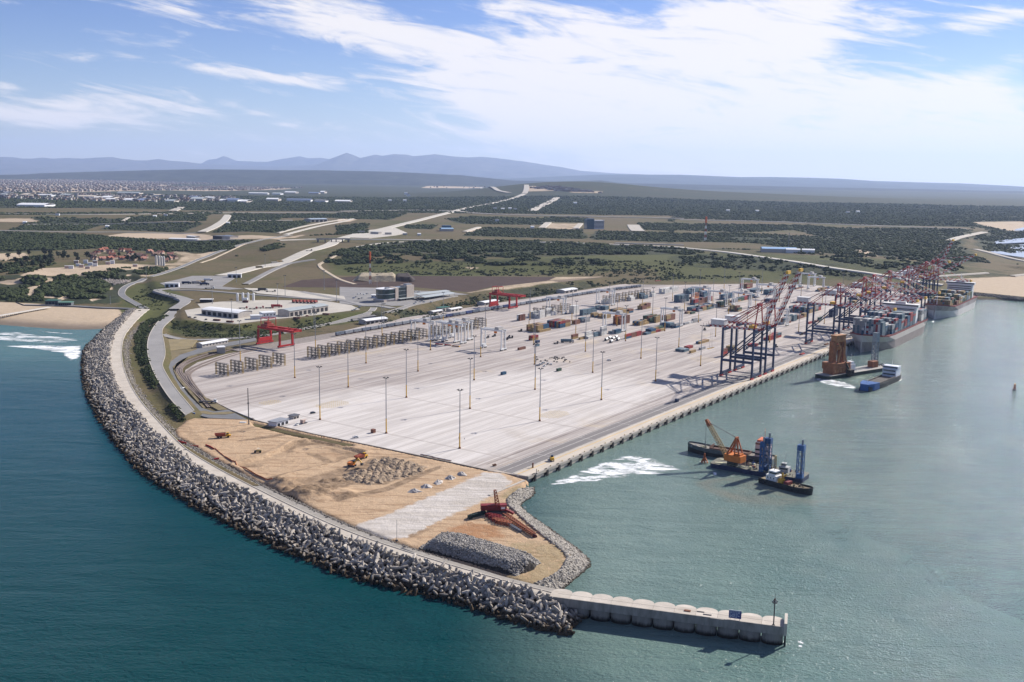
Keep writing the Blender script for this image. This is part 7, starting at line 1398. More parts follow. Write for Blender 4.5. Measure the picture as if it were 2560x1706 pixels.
for k, (x0, x1, y, c) in enumerate(sorted(far_sheds, key=lambda s: s[0])):
    A = T(x0*.36549, 350+y*.36549); B = T(x1*.36549, 350+y*.36549); L = abs(B[0]-A[0]); hh = 9 if k % 3 else 13; dp = 60+(k % 4)*25
    t = empty('factory', 'distant %s roofed factory hall, %s from the left on the far plain' % (c, ORD[k]), 'factory', (A[0], A[1], A[2]), 0, 'factory halls on the far plain'); mb = MB(); mb.box(0, L, 0, dp, -4, hh); mb.build('wall', WALLP if k % 2 else WALLW, t); mb = MB(); mb.barrel(0, L, 0, dp, hh, 4+dp*.03, 6, thick=.6, over=1); mb.build('roof', FC[c], t)
for k, (px, py) in enumerate([(1258, 459), (1280, 458), (1015, 487), (1021, 491), (975, 505), (1012, 505), (1238, 524), (1257, 526), (1275, 525), (1288, 526), (1438, 511), (62, 559), (144, 539), (268, 569), (387, 544), (414, 541), (570, 561), (1331, 571), (1243, 554), (1820, 530), (1893, 531), (2120, 534), (2145, 533), (1048, 589)]):
    A = T(px, py); s = A[1]/3000.; t = empty('farm_building', 'small pale distant building on the plain, %s from the left' % ORD[int(np.argsort(np.argsort([q_[0] for q_ in [(1258, 459), (1280, 458), (1015, 487), (1021, 491), (975, 505), (1012, 505), (1238, 524), (1257, 526), (1275, 525), (1288, 526), (1438, 511), (62, 559), (144, 539), (268, 569), (387, 544), (414, 541), (570, 561), (1331, 571), (1243, 554), (1820, 530), (1893, 531), (2120, 534), (2145, 533), (1048, 589)]]))[k])], 'building', tuple(A), .2, 'small buildings on the plain'); mb = MB(); mb.box(-5*s, 5*s, -4, 8, -2, 5*s); mb.build('wall', WALLW, t); mb = MB(); gable(mb, -5*s, 5*s, -4, 8, 5*s, 2*s); mb.build('roof', ROOFW if k % 3 else ROOFD, t)
# township, one mass of tiny houses
mb = MB(); HC = [mat('town_wall_a', (.25, .205, .17), .8), mat('town_wall_b', (.36, .34, .32), .8), mat('town_roof', (.16, .10, .08), .8), mat('town_grey', (.16, .16, .17), .8)]
def town(pts, n, sz):
    poly = TP(pts); Q_ = scatter(poly, n); h = ground(Q_[:, 0], Q_[:, 1])
    for (x, y), z in zip(Q_, h): s = sz*rng.uniform(.7, 1.6); a_ = int(rng.integers(0, 4)); mb.box(x-s, x+s, y-s*.8, y+s*.8, z-3, z+s*.9, a_); mb.box(x-s*1.05, x+s*1.05, y-s*.85, y+s*.85, z+s*.9, z+s*1.15, int(rng.integers(0, 4)))
town(z1([(-60, 275), (500, 272), (1300, 285), (1500, 300), (1000, 318), (950, 345), (300, 358), (-60, 362)]), 4600, 8); town(z1([(900, 325), (1600, 318), (2080, 328), (1600, 346), (900, 346)]), 1100, 8); town(z1([(-60, 370), (700, 375), (1600, 395), (1600, 425), (700, 425), (-60, 405)]), 620, 8); town(z2([(560, 330), (700, 312), (1000, 300), (1250, 310), (900, 330)]), 60, 10)
town(z2([(1290, 330), (1450, 320), (1790, 365), (1500, 352)]), 200, 8)
tag(mb.build('township', HC), 'far hazy township of countless small pale houses below the hills', 'township', kind='stuff')
# ================================================================ VEGETATION
BUSH = None
def bush_mat():
    g = NG('bush_leaves'); v = g.attr('shade').outputs['Fac']; f = g.noise(g.pos, .7, 4, .75); big = g.noise(g.pos, 1/40, 3)
    c = g.mix(v, g.mix(f, (.020, .030, .014), (.045, .058, .026)), g.mix(f, (.034, .046, .018), (.082, .096, .040))); c = g.mix(g.M('MULTIPLY', g.ramp(big, .5, .7), .35), c, (.05, .052, .03)); return g.done(c, .95, .08)
BUSH = bush_mat()
def bushes(name, label, areas, thin=(.40, 45)):
    P, Sz = [], []
    for pts, n, s0, s1 in areas:
        poly = TP(pts) if pts[0][1] < 2000 else pts; q = scatter(poly, n); cl = fbm(q[:, 0], q[:, 1], thin[1], 77, 3); q = q[cl > thin[0]]; s = rng.uniform(s0, s1, len(q))*(.7+.6*rng.uniform(size=len(q))); z = ground(q[:, 0], q[:, 1])
        for k in range(3): o = rng.normal(0, .55, (len(q), 2))*s[:, None]; P.append(np.c_[q+o, z+s*.28+rng.uniform(-.1, .35, len(q))*s]); Sz.append(s*rng.uniform(.45, .9, len(q)))
    me = blobs(name, np.vstack(P), np.concatenate(Sz), BUSH, .72, .38); tag(objm(name, me), label, 'bushes', kind='stuff')
bushes('dune_scrub', 'dark green scrub covering the dunes behind the beach', [(zl([(0, 600), (90, 590), (330, 560), (300, 680), (200, 720), (0, 720)]), 900, 2, 4), (zl([(0, 470), (230, 470), (120, 500), (0, 510)]), 260, 2, 4), (zl([(300, 490), (400, 450), (540, 470), (550, 520), (420, 560), (320, 570)]), 500, 2, 4.5), (zl([(450, 640), (560, 560), (700, 500), (690, 450), (1000, 440), (1230, 470), (1230, 520), (1320, 560), (1250, 690), (1000, 740), (880, 720), (930, 640), (780, 690), (700, 700), (560, 680), (460, 700)]), 3800, 2, 4.5),
    (zl([(1000, 430), (1390, 360), (1600, 350), (2100, 340), (1900, 420), (1650, 470), (1600, 500), (1240, 460)]), 1500, 2, 4), (zl([(0, 720), (500, 700), (540, 750), (200, 760), (0, 755)]), 260, 1.5, 3), (zl([(930, 640), (1200, 610), (1260, 720), (1000, 745)]), 800, 2, 4.5)])
bushes('plain_scrub', 'dark bush thicket on the plain beyond the coast road', [(z1([(0, 640), (600, 655), (1150, 695), (1700, 690), (1560, 755), (1200, 765), (900, 740), (600, 740), (0, 765)]), 5200, 2.5, 5), (zm([(1030, 320), (1200, 240), (1350, 250), (1300, 290), (1100, 340)]), 420, 2, 4), (z1([(0, 830), (350, 790), (370, 850), (150, 920), (0, 930)]), 700, 2, 4), (zm([(1800, 480), (2000, 330), (2353, 290), (2353, 480), (2000, 500)]), 900, 2, 4), (zm([(2000, 130), (2353, 60), (2353, 120), (1560, 150)]), 500, 2, 4), (zm([(740, 395), (850, 395), (840, 420), (740, 418)]), 50, 2, 3)], (.46, 40))
bushes('bank_scrub', 'broken dark bush on the green slope behind the terminal', [(z2([(30, 760), (300, 705), (900, 690), (1500, 700), (2353, 745), (2353, 780), (1700, 790), (1200, 805), (950, 845), (400, 845), (20, 850)]), 5200, 2.5, 5.5), (z2([(970, 832), (1300, 815), (1820, 815), (1800, 855), (1100, 860), (980, 850)]), 900, 2.5, 5), (z3([(0, 750), (450, 795), (900, 860), (1300, 940), (1000, 930), (0, 850)]), 800, 2, 4.5), (z3([(700, 760), (1500, 760), (1900, 800), (1950, 900), (1500, 920), (1200, 860)]), 1500, 2.5, 5), (z2([(400, 900), (2353, 880), (2353, 930), (500, 925)]), 300, 1.5, 3)], (.50, 34))
bushes('verge_bushes', 'low green bushes on the bank between the coast roads', [(ZC(0, 750, .2742, [(1500, 60), (1640, 60), (1450, 190), (1330, 330), (1335, 480), (1380, 640), (1470, 800), (1560, 930), (1690, 1080), (1650, 1120), (1500, 950), (1380, 800), (1290, 640), (1230, 480), (1230, 330), (1290, 230)]), 2600, .7, 1.7), (z1([(900, 1060), (1000, 1010), (1230, 1080), (1080, 1200), (950, 1180)]), 160, 1, 2.2)])
def far_scrub():
    n = 150000; Y = 2250+(rng.uniform(size=n)**1.25)*5200; X = rng.uniform(-.60, .60, n)*Y; C = paint(X, Y); cl = fbm(X*.5, Y*1.2, 120, 61, 4)
    k = (C[:, 0]*(1-C[:, 1])*(1-C[:, 2])+(cl-.5)*1.1 > .62) & (rng.uniform(size=n) < .75); X, Y = X[k], Y[k]
    ok = np.array([(int(a//8), int(b//8)) not in ROADCELL for a, b in zip(X, Y)]); X, Y = X[ok], Y[ok]; s = rng.uniform(2.2, 4.6, len(X))*(1+(Y-2250)/4200)
    tag(objm('plain_bushes', blobs('plain_bushes', np.c_[X, Y, ground(X, Y)+s*.2], s, BUSH, .62, .4)), 'dark scrub spread over the plots of the far plain', 'bushes', kind='stuff')
far_scrub()
bushes('bank_bushes', 'low scrub on the grass banks above the rail yard', [([(455, 803), (591, 815), (760, 799), (926, 781), (905, 802), (620, 850), (440, 840), (425, 800)], 900, .7, 1.6), ([(930, 800), (1060, 772), (1180, 742), (1330, 718), (1500, 700), (1700, 690), (1900, 690), (1900, 697), (1700, 698), (1500, 716), (1250, 755), (1050, 800), (950, 812)], 1500, .8, 2.2), (z2([(0, 870), (2353, 830), (2353, 940), (1500, 935), (100, 925)]), 1600, .9, 2.4)], (.46, 30))
# trees near the village
LEAF = mat('tree_leaf', (.022, .032, .016), .95, var=.35, scale=.6); BARK = mat('tree_bark', (.09, .065, .045), .9, var=.2)
def make_tree(name, label, loc, h, sp, seed):
    r = np.random.default_rng(seed); t = empty(name, label, 'tree', loc, r.uniform(0, 6), 'trees around the village')
    mb = MB(); mb.tube((0, 0, -.5), (0, 0, h*.55), h*.035, h*.018, 7)
    for k in range(5): a_ = k*1.3; mb.tube((0, 0, h*(.25+.06*k)), (math.cos(a_)*sp*.55, math.sin(a_)*sp*.55, h*(.5+.08*k)), h*.014, h*.006, 5)
    mb.build('trunk', BARK, t); V, F = [], []
    for k in range(70):
        u = r.normal(size=3); u /= np.linalg.norm(u); rr = r.uniform(.35, 1.0); p = np.array([u[0]*sp*rr, u[1]*sp*rr, h*.62+u[2]*h*.36*rr]); s = r.uniform(.10, .24)*sp*1.3; b = len(V)*12; V.append(IV*(1+r.uniform(-.45, .45, (12, 1)))*s*[1, 1, .7]+p); F.append(IF+b)
    objm('crown', np_mesh('crown', np.vstack(V), np.vstack(F), LEAF), t); return t
tp0 = []
tpts = [(21, 648), (40, 660), (48, 642), (58, 672), (66, 660), (73, 640), (82, 668), (96, 660), (106, 664), (113, 655), (112, 640), (128, 652), (126, 640), (146, 646), (158, 650), (162, 644), (170, 648), (190, 648), (195, 655), (218, 648), (226, 649), (332, 656), (340, 653), (349, 656), (318, 655), (298, 643), (392, 652), (409, 658), (420, 654), (105, 676), (5, 680), (126, 664)]
for k, (px, py) in enumerate(tpts):
    A = T(px, py); lab = 'dark leafy tree, %s from the left around the village' % ORD[int(np.argsort(np.argsort([p[0]+.001*p[1] for p in tpts]))[k])]
    if k < 4: tp0.append(make_tree('village_tree', lab, tuple(A), 13+k, 4.6+.3*k, 100+k))
    else: o = dup(tp0[k % 4], tuple(A), float(rng.uniform(0, 6)), lab); s = rng.uniform(.75, 1.15); o.scale = (s, s, s*rng.uniform(.9, 1.15))
# pale rock heap by the coast road
q = scatter(TP(zl([(1210, 490), (1290, 472), (1400, 490), (1610, 500), (1560, 535), (1400, 560), (1280, 520)])), 900); tag(objm('rock_heap', blobs('rock_heap', np.c_[q, ground(q[:, 0], q[:, 1])+rng.uniform(.2, 2.4, len(q))], rng.uniform(.5, 1.3, len(q)), stone_mat('heap_stone', (.36, .31, .26), (.56, .50, .44)))), 'heap of pale boulders beside the coast road above the dunes', 'rock heap', kind='stuff')
# stockpile mound by the lattice tower
def mound(name, label, pts, h, m, dark=False):
    poly = TP(pts); P = np.array(poly); gx = np.arange(P[:, 0].min()-8, P[:, 0].max()+8, 2.5); gy = np.arange(P[:, 1].min()-8, P[:, 1].max()+8, 2.5); X, Y = np.meshgrid(gx, gy); d = pdist(X, Y, poly); Z = ground(X, Y)+h*np.clip(1-d/(h*1.3), 0, 1)*(.75+.5*fbm(X, Y, 14, 90)); I = np.arange(X.size).reshape(X.shape)
    tag(objm(name, np_mesh(name, np.c_[X.ravel(), Y.ravel(), (Z-.3*(d > h*1.3)).ravel()], np.stack([I[:-1, :-1], I[:-1, 1:], I[1:, 1:], I[1:, :-1]], -1).reshape(-1, 4), m)), label, 'earth mound')
mound('earth_mound', 'tan earth mound with scattered bushes below the lattice tower', z2([(130, 965), (150, 940), (360, 940), (368, 965)]), 8, mat('mound_tan', (.36, .30, .21), .95, var=.25, scale=.25, coords='World')); mound('earth_mound', 'dark earth mound beside the tan one', z2([(390, 965), (400, 940), (460, 940), (480, 968)]), 8, mat('mound_dark', (.055, .04, .035), .95, var=.3, scale=.3, coords='World'))
# ================================================================ VEHICLES AND SITE THINGS
CARC = {'white': mat('car_white', (.70, .70, .69), .35, var=.04, spec=.5), 'silver': mat('car_silver', (.36, .37, .39), .35, var=.05, metal=.3, spec=.5), 'dark': mat('car_dark', (.035, .037, .045), .35, spec=.5), 'red': mat('car_red', (.36, .025, .02), .35, spec=.5), 'blue': mat('car_blue', (.03, .07, .20), .35, spec=.5)}
def wheels(mb_parent, xs, y, r=.36, w=.26):
    for x in xs:
        for s in (-1, 1): mb = MB(); mb.tube((x, s*y-w/2, r), (x, s*y+w/2, r), r, n=10); mb.build('wheel', TYRE, mb_parent)
def make_car(label, loc, rz, col, kind='car', group='parked cars'):
    t = empty('pickup' if kind == 'pickup' else 'parked_car', label, 'pickup' if kind == 'pickup' else 'car', loc, rz, group); mb = MB()
    mb.prism([(-2.15, -.86), (2.0, -.86), (2.2, -.6), (2.2, .6), (2.0, .86), (-2.15, .86)], .32, .88)
    c0, c1 = (-.35, 1.05) if kind == 'pickup' else (-1.75, .95)
    mb.add([(c0, -.82, .88), (c1+.45, -.82, .88), (c1+.45, .82, .88), (c0, .82, .88), (c0+.25, -.68, 1.46), (c1-.15, -.68, 1.46), (c1-.15, .68, 1.46), (c0+.25, .68, 1.46)], MB.BOXF)
    if kind == 'pickup': mb.box(-2.15, -.45, -.86, -.76, .88, 1.18); mb.box(-2.15, -.45, .76, .86, .88, 1.18); mb.box(-2.15, -2.05, -.76, .76, .88, 1.18)
    b = mb.build('body', CARC[col], t); mb = MB()
    for s in (-1, 1): mb.add([(c0+.2, s*.80, .93), (c1+.3, s*.80, .93), (c1-.1, s*.70, 1.40), (c0+.32, s*.70, 1.40)], [(0, 1, 2, 3) if s < 0 else (3, 2, 1, 0)])
    mb.add([(c1+.44, -.74, .93), (c1+.44, .74, .93), (c1-.12, .62, 1.42), (c1-.12, -.62, 1.42)], [(0, 1, 2, 3)]); mb.add([(c0-.02, -.74, .93), (c0-.02, .74, .93), (c0+.23, .62, 1.42), (c0+.23, -.62, 1.42)], [(3, 2, 1, 0)]); o = mb.build('window', GLASS, b); o.scale = (1.012, 1.03, 1.004)
    wheels(t, (-1.4, 1.35), .80); return t
CP = {}
def car(px, py, rz, col, lab, kind='car'):
    A = T(px, py); z = max(A[2], 0)+.25 if False else A[2]
    for zz in (.0,): pass
    p = (float(A[0]), float(A[1]), float(A[2])+ZOFF)
    if (col, kind) not in CP: CP[(col, kind)] = make_car(lab, p, rz, col, kind)
    else: dup(CP[(col, kind)], p, rz, lab)
ZOFF = .4
ap = [(1040, 757, 'white'), (1044, 753, 'silver'), (1050, 757, 'white'), (1055, 754, 'silver'), (1060, 757, 'silver'), (1046, 748, 'white'), (1036, 761, 'white'), (1078, 757, 'white')]
for k, (x, y, c) in enumerate(ap): car(x, y, TH+1.5, c, '%s car, %s from the left in front of the office tower' % (c, ORD[int(np.argsort(np.argsort([q_[0] for q_ in ap]))[k])]))
rp = [(896, 737, 'white'), (903, 736, 'white'), (911, 738, 'white'), (918, 736, 'silver'), (884, 747, 'blue'), (890, 744, 'silver'), (897, 749, 'dark'), (905, 747, 'silver')]
for k, (x, y, c) in enumerate(rp): car(x, y, 1.2, c, '%s car, %s from the left in the car park behind the ramp' % (c, ORD[int(np.argsort(np.argsort([q_[0] for q_ in rp]))[k])]))
bp_ = [(1038, 731, 'white'), (1042, 730, 'white'), (1046, 732, 'silver'), (1050, 731, 'white')]
for k, (x, y, c) in enumerate(bp_): car(x, y, 1.0, c, '%s car, %s of four from the left behind the office tower' % (c, ORD[k]))
wp = [(882, 778, 'silver'), (887, 776, 'silver'), (892, 773, 'white'), (897, 771, 'dark'), (900, 769, 'silver')]
for k, (x, y, c) in enumerate(wp): car(x, y, 1.0, c, '%s car, %s from the left at the corner of the workshop yard' % (c, ORD[k]))
ep = [(474, 795, 'dark'), (488, 796, 'dark'), (515, 801, 'dark'), (746, 792, 'dark'), (755, 790, 'silver'), (778, 787, 'white'), (789, 785, 'dark'), (816, 778, 'dark')]
for k, (x, y, c) in enumerate(ep): car(x, y, .3+k, c, '%s car, %s from the left along the front of the warehouse yard' % (c, ORD[k]))
car(768, 792, .2, 'red', 'bright red car in front of the workshop bays')
ZOFF = .25
def dcar(px, py, rz, col, lab, kind='car'):
    g = G(px, py, DECK); p = (g[0], g[1], DECK+.02)
    if (col, kind) not in CP: CP[(col, kind)] = make_car(lab, p, rz, col, kind, 'cars on the terminal pavement')
    else: dup(CP[(col, kind)], p, rz, lab, 'cars on the terminal pavement')
dcar(705, 1061, TH, 'white', 'white pickup parked beside the site office', 'pickup'); dcar(744, 1063, TH+.2, 'white', 'white pickup standing left of the open trailer', 'pickup'); dcar(889, 1095, .6, 'white', 'white pickup standing alone on the front pavement', 'pickup'); dcar(1523, 902, .1, 'white', 'white car alone in the middle of the old pavement'); dcar(782, 1034, .8, 'dark', 'dark car between cabin and lamp mast'); dcar(1785, 955, .4, 'silver', 'silver car in the shadow of the nearest ship crane')
for k, (px, py) in enumerate([(1345, 915), (1352, 912), (1358, 909), (1362, 916), (1370, 911), (1378, 912)]): dcar(px, py, .5+.2*k, ('silver', 'white', 'silver', 'white', 'silver', 'white')[k], '%s car, %s from the left in the parked cluster on the pavement' % (('silver', 'white', 'silver', 'white', 'silver', 'white')[k], ORD[k]), 'pickup' if k == 3 else 'car')
# ---- lorries
def make_lorry(label, loc, rz, cab, load, group='lorries', Lt=12.4):
    t = empty('lorry', label, 'lorry', loc, rz, group); mb = MB(); mb.box(-.2, 2.1, -1.2, 1.2, .9, 2.2); mb.box(-.2, 1.7, -1.2, 1.2, 2.2, 3.2); c = mb.build('cab', cab, t); mb = MB(); mb.box(1.7, 1.8, -1.05, 1.05, 2.2, 3.0); mb.box(.3, 1.3, -1.22, 1.22, 2.2, 2.9); mb.build('window', GLASS, c)
    mb = MB(); mb.box(-Lt-.4, -.3, -1.2, 1.2, 1.15, 1.4); mb.box(-Lt, 1.4, -.5, .5, .8, 1.15); mb.build('trailer_bed', DARK, t)
    if load: mb = MB(); mb.box(-Lt-.2, -.6, -1.22, 1.22, 1.45, 4.05); mb.build('load', load, t)
    wheels(t, (1.2, -2.2, -Lt+1, -Lt+2.4), 1.0, .5, .35); return t
LP = {}
def lorry(px, py, rz, cab, load, lab, z=None, Lt=12.4):
    if z is None: A = T(px, py); p = (A[0], A[1], A[2]+.5)
    else: g = G(px, py, z); p = (g[0], g[1], z+.02)
    k = (cab, load, Lt)
    if k not in LP: LP[k] = make_lorry(lab, p, rz, CARC[cab], load, 'lorries', Lt)
    else: dup(LP[k], p, rz, lab)
lorry(536, 1008, -.05, 'white', None, 'lorry with white cab and empty dark trailer on the turning loop', 4.2); lorry(1430, 857, TH-.9, 'silver', CMAT['steel-blue'], 'lorry carrying a grey-blue container across the yard', DECK)
for k, (x, y, c, l) in enumerate([(693, 660, 'white', WALLP), (706, 657, 'silver', CMAT['tan']), (655, 671, 'white', CMAT['olive']), (778, 628, 'dark', None), (645, 729, 'dark', None), (666, 728, 'white', OPEN), (686, 731, 'dark', None), (533, 723, 'white', None), (475, 711, 'dark', CMAT['navy']), (500, 710, 'white', WALLP), (511, 709, 'dark', CMAT['tan']), (529, 703, 'silver', WALLW), (520, 714, 'dark', CMAT['navy'])]): lorry(x, y, .75 if y < 680 else .1, c, l, '%s cabbed lorry, %s from the left among the lorries near the gates' % (c, ORD[int(np.argsort(np.argsort([475, 500, 511, 520, 529, 533, 645, 655, 666, 686, 693, 706, 778]))[[475, 500, 511, 520, 529, 533, 645, 655, 666, 686, 693, 706, 778].index(x)])]))
lorry(702, 770, .1, 'red', REDP, 'bright red lorry with red trailer behind the workshop')
for k, x in enumerate(np.linspace(737, 791, 7)): lorry(float(x), 757+(.25*k), 1.3, 'red', mat('skip_red', (.27, .06, .05), .7), 'red tipper, %s from the left in the row behind the workshop' % ORD[k], None, 6.)
for k, (x, y) in enumerate([(615, 773), (640, 774), (656, 772), (680, 772)]): lorry(x, y, .2, 'red', None, 'red flat trailer lorry, %s from the left between warehouse and workshop' % ORD[k], None, 9.)
for k, (x, y) in enumerate([(542, 803), (575, 807), (742, 798), (815, 788)]): A = T(x, y); o = empty('steel_skip', 'brown steel skip, %s from the left at the platform edge' % ORD[k], 'skip', (A[0], A[1], A[2]+.3), -.3, 'skips at the platform edge'); mb = MB(); mb.prism([(-4.5, -1.2), (4.5, -1.2), (4.5, 1.2), (-4.5, 1.2)], .2, 1.9); mb.build('bin', mat('skip_brown', (.13, .05, .04), .8), o); mb = MB(); mb.box(-4.6, 4.6, -1.3, -1.15, 1.7, 2.0); mb.box(-4.6, 4.6, 1.15, 1.3, 1.7, 2.0); mb.build('rim', RUSTY, o)
A, = (G(1655, 702, DECK+2),); o = make_lorry('red van lorry at the back edge of the yard by the rails', (*G(1652, 707, DECK), DECK), TH-.4, CARC['red'], REDP, 'lorries', 12.4)
# terminal tractors and loose machines on the pavement
def make_tractor(label, loc, rz, col):
    t = empty('terminal_tractor', label, 'tractor', loc, rz, 'tractors on the terminal'); mb = MB(); mb.box(-2.6, 2.6, -1.2, 1.2, .6, 1.3); mb.build('chassis', DARK, t); mb = MB(); mb.box(.8, 2.5, -1.2, .3, 1.3, 3.1); c = mb.build('cab', CARC[col], t); mb = MB(); mb.box(.75, 2.55, -1.1, .2, 2.1, 2.9); mb.build('window', GLASS, c); mb = MB(); mb.box(1.2, 2.5, .4, 1.2, 1.3, 1.9); mb.build('engine_cover', CARC[col], t); wheels(t, (-1.6, 1.6), 1.0, .5, .4); return t
tr0 = None
tpos = [(1516, 852, 'w'), (1524, 848, 'w'), (1533, 850, 'w'), (1540, 846, 'w'), (1528, 857, 'w'), (1545, 852, 'w')]
for k, (x, y, c) in enumerate(tpos):
    g = G(x, y, DECK); lab = 'white tank trailer, %s from the left in the tight cluster in front of the stacks' % ORD[int(np.argsort(np.argsort([q_[0] for q_ in tpos]))[k])]
    t = empty('tank_trailer', lab, 'tank trailer', (*g, DECK), TH+.2, 'tank trailers in the cluster'); mb = MB(); mb.tube((-3.6, 0, 2.0), (3.6, 0, 2.0), 1.3, n=12); mb.build('tank', WHITE, t); mb = MB(); mb.box(-3.9, 3.9, -1.2, 1.2, .5, .8); mb.box(-3.8, -3.6, -1.2, 1.2, .8, 3.2); mb.box(3.6, 3.8, -1.2, 1.2, .8, 3.2); mb.build('frame', DARK, t); wheels(t, (-2.8, 2.8), 1.0, .45)
for k, (x, y) in enumerate([(1218, 846), (1235, 842), (1265, 850), (1277, 846), (1300, 829), (1272, 845), (1940, 868), (1896, 862), (2003, 838), (1762, 826), (1900, 768), (1390, 860)]):
    g = G(x, y, DECK); lab = 'dark terminal tractor, %s from the left on the pavement' % ORD[int(np.argsort(np.argsort([1218, 1235, 1265, 1277, 1300, 1272, 1940, 1896, 2003, 1762, 1900, 1390]))[k])]
    if tr0 is None: tr0 = make_tractor(lab, (*g, DECK), TH, 'dark')
    else: dup(tr0, (*g, DECK), TH+rng.uniform(-.8, .8), lab)
sp = [(x, y) for x, y in zip(rng.uniform(1335, 1425, 34), rng.uniform(893, 906, 34))]; PM = MB(); PM.box(-.9, .9, -.5, .5, 0, .5); PM.box(-.6, .5, -.35, .35, .5, .9); pmesh = PM.mesh('spreader_part', [DARK])
order = np.argsort(np.argsort([p[0] for p in sp]))
for k, (x, y) in enumerate(sp): g = G(x, y, DECK); tag(objm('spreader_part', pmesh, None, (*g, DECK), float(rng.uniform(0, 3))), 'dark machine part lying in the scatter behind the parked cars', 'machine part', 'machine parts scattered on the pavement')
# straddle of red beam pieces on the pavement under the gantries
for k, (x, y, L) in enumerate([(1098, 862, 8), (1120, 864, 7), (1140, 867, 8)]): g = G(x, y, DECK); o = empty('spreader_beam', '%s spreader beam lying on the pavement, %s from the left' % (('red', 'red', 'yellow-brown')[k], ORD[k]), 'beam', (*g, DECK), -.35, 'spreader beams on the pavement'); mb = MB(); mb.box(-L/2, L/2, -.8, .8, .3, 1.1); mb.build('beam', (REDP, REDP, RUSTY)[k], o); mb = MB(); mb.box(-L/2-.3, -L/2+.4, -1.2, 1.2, 0, 1.0); mb.box(L/2-.4, L/2+.3, -1.2, 1.2, 0, 1.0); mb.build('end_frame', (RUSTY, RUSTY, YEL)[k], o)
for k, (px, py, lab) in enumerate([(2012, 833, 'red hatch frame lying on the quay beside the second crane pair'), (2005, 886, 'small red wagon on the quay apron near the water'), (2066, 862, 'brown machine on the quay under the second crane pair')]): g = G(px, py, DECK); o = empty('hatch_frame', lab, 'frame', (*g, DECK), TH, 'frames on the quay'); mb = MB(); mb.box(-5, 5, -1.5, 1.5, .2, .9); mb.build('frame', RUSTY if k == 2 else REDP, o); mb = MB(); mb.box(-4.6, 4.6, -.3, .3, .9, 1.5); mb.build('rib', RUSTY, o)
g = G(1852, 822, DECK); o = empty('spreader', 'yellow spreader frame hanging under the backreach of the nearest ship crane', 'spreader', (*AB(352, -25), DECK), TH); mb = MB(); mb.box(-6, 6, -1.2, -.9, 25, 25.4); mb.box(-6, 6, .9, 1.2, 25, 25.4); mb.box(-6, -5.6, -1.2, 1.2, 25, 25.4); mb.box(5.6, 6, -1.2, 1.2, 25, 25.4); mb.build('frame', YEL, o); mb = MB(); mb.beam((-3, 0, 25.4), (-1.5, 0, 41), .1); mb.beam((3, 0, 25.4), (1.5, 0, 41), .1); mb.build('cable', DARK, o)
# blue portable toilets at the road corner
for k in range(4): g = G(470+k*5.2, 1037+k*.9, 4.3); o = empty('portable_toilet', 'blue portable cabin, %s of four from the left at the road corner' % ORD[k], 'cabin', (*g, 4.2), .1, 'blue cabins at the road corner'); mb = MB(); mb.box(-.6, .6, -.6, .6, 0, 2.3); mb.build('body', BLUE, o); mb = MB(); mb.box(-.7, .7, -.7, .7, 2.3, 2.5); mb.build('roof', mat('toilet_roof', (.22, .27, .36), .6), o)
g = G(608, 1057, 4.4); o = empty('white_boat_cover', 'low white covered heap at the foot of the dark pole', 'cover', (*g, 4.2), .1); mb = MB(); mb.prism([(-2.4, -.9), (1.6, -.9), (2.4, 0), (1.6, .9), (-2.4, .9)], 0, .7); mb.build('cover', WHITE, o); mb = MB(); mb.box(-2.5, 1.8, -1, 1, 0, .15); mb.build('base', DARK, o)
# people walking between pavement and sand
SKIN = mat('skin', (.20, .11, .07), .7)
def make_person(label, loc, rz, top, legs):
    t = empty('person', label, 'person', loc, rz, 'people on the site'); me = bpy.data.meshes.new('body'); vs = [(0, 0, .95), (0, 0, 1.15), (0, 0, 1.42), (0, .02, 1.52), (0, .03, 1.66), (.11, 0, .9), (.12, .10, .5), (.12, .04, .06), (.12, .16, .04), (-.11, 0, .9), (-.12, -.10, .5), (-.12, -.22, .10), (-.12, -.10, .04), (.20, 0, 1.40), (.27, -.10, 1.14), (.27, .06, .92), (-.20, 0, 1.40), (-.27, .10, 1.14), (-.27, .18, .92)]
    es = [(0, 1), (1, 2), (2, 3), (3, 4), (0, 5), (5, 6), (6, 7), (7, 8), (0, 9), (9, 10), (10, 11), (11, 12), (2, 13), (13, 14), (14, 15), (2, 16), (16, 17), (17, 18)]; me.from_pydata(vs, es, []); o = objm('body', me, t); o.modifiers.new('skin', 'SKIN'); rr = [.15, .15, .17, .07, .11, .10, .075, .05, .045, .10, .075, .05, .045, .07, .05, .04, .07, .05, .04]
    for v, r in zip(me.skin_vertices[0].data, rr): v.radius = (r, r*.85)
    me.skin_vertices[0].data[0].use_root = True; m = NG('clothes_'+label[:6]+str(len(MATS))); z = m.xyz(m.obj)[2]; c = m.mix(m.M('GREATER_THAN', z, .93), legs, top); c = m.mix(m.M('GREATER_THAN', z, 1.50), c, (.20, .11, .07)); m.done(c, .8); me.materials.append(m.m); s = o.modifiers.new('sub', 'SUBSURF'); s.levels = 1; s.render_levels = 1
    mb = MB(); mb.tube((0, .03, 1.70), (0, .03, 1.80), .125, .08, 8); mb.build('helmet', YEL, t); return t
for k, (px, py, lab, top, lg) in enumerate([(804, 1093, 'person in dark clothes walking along the trench edge, the left one', (.05, .05, .06), (.03, .03, .04)), (810, 1094, 'person in orange vest walking along the trench edge, the right one', (.5, .16, .03), (.03, .03, .05)), (1147, 1097, 'person standing beside the foremost lamp mast', (.06, .05, .05), (.04, .04, .05)), (1161, 1100, 'person walking right of the foremost lamp mast', (.10, .09, .08), (.03, .03, .04))]):
    g = G(px, py, 4.2); make_person(lab, (*g, 4.05 if k > 1 else sand_z(*g)), .8*k, top, lg)
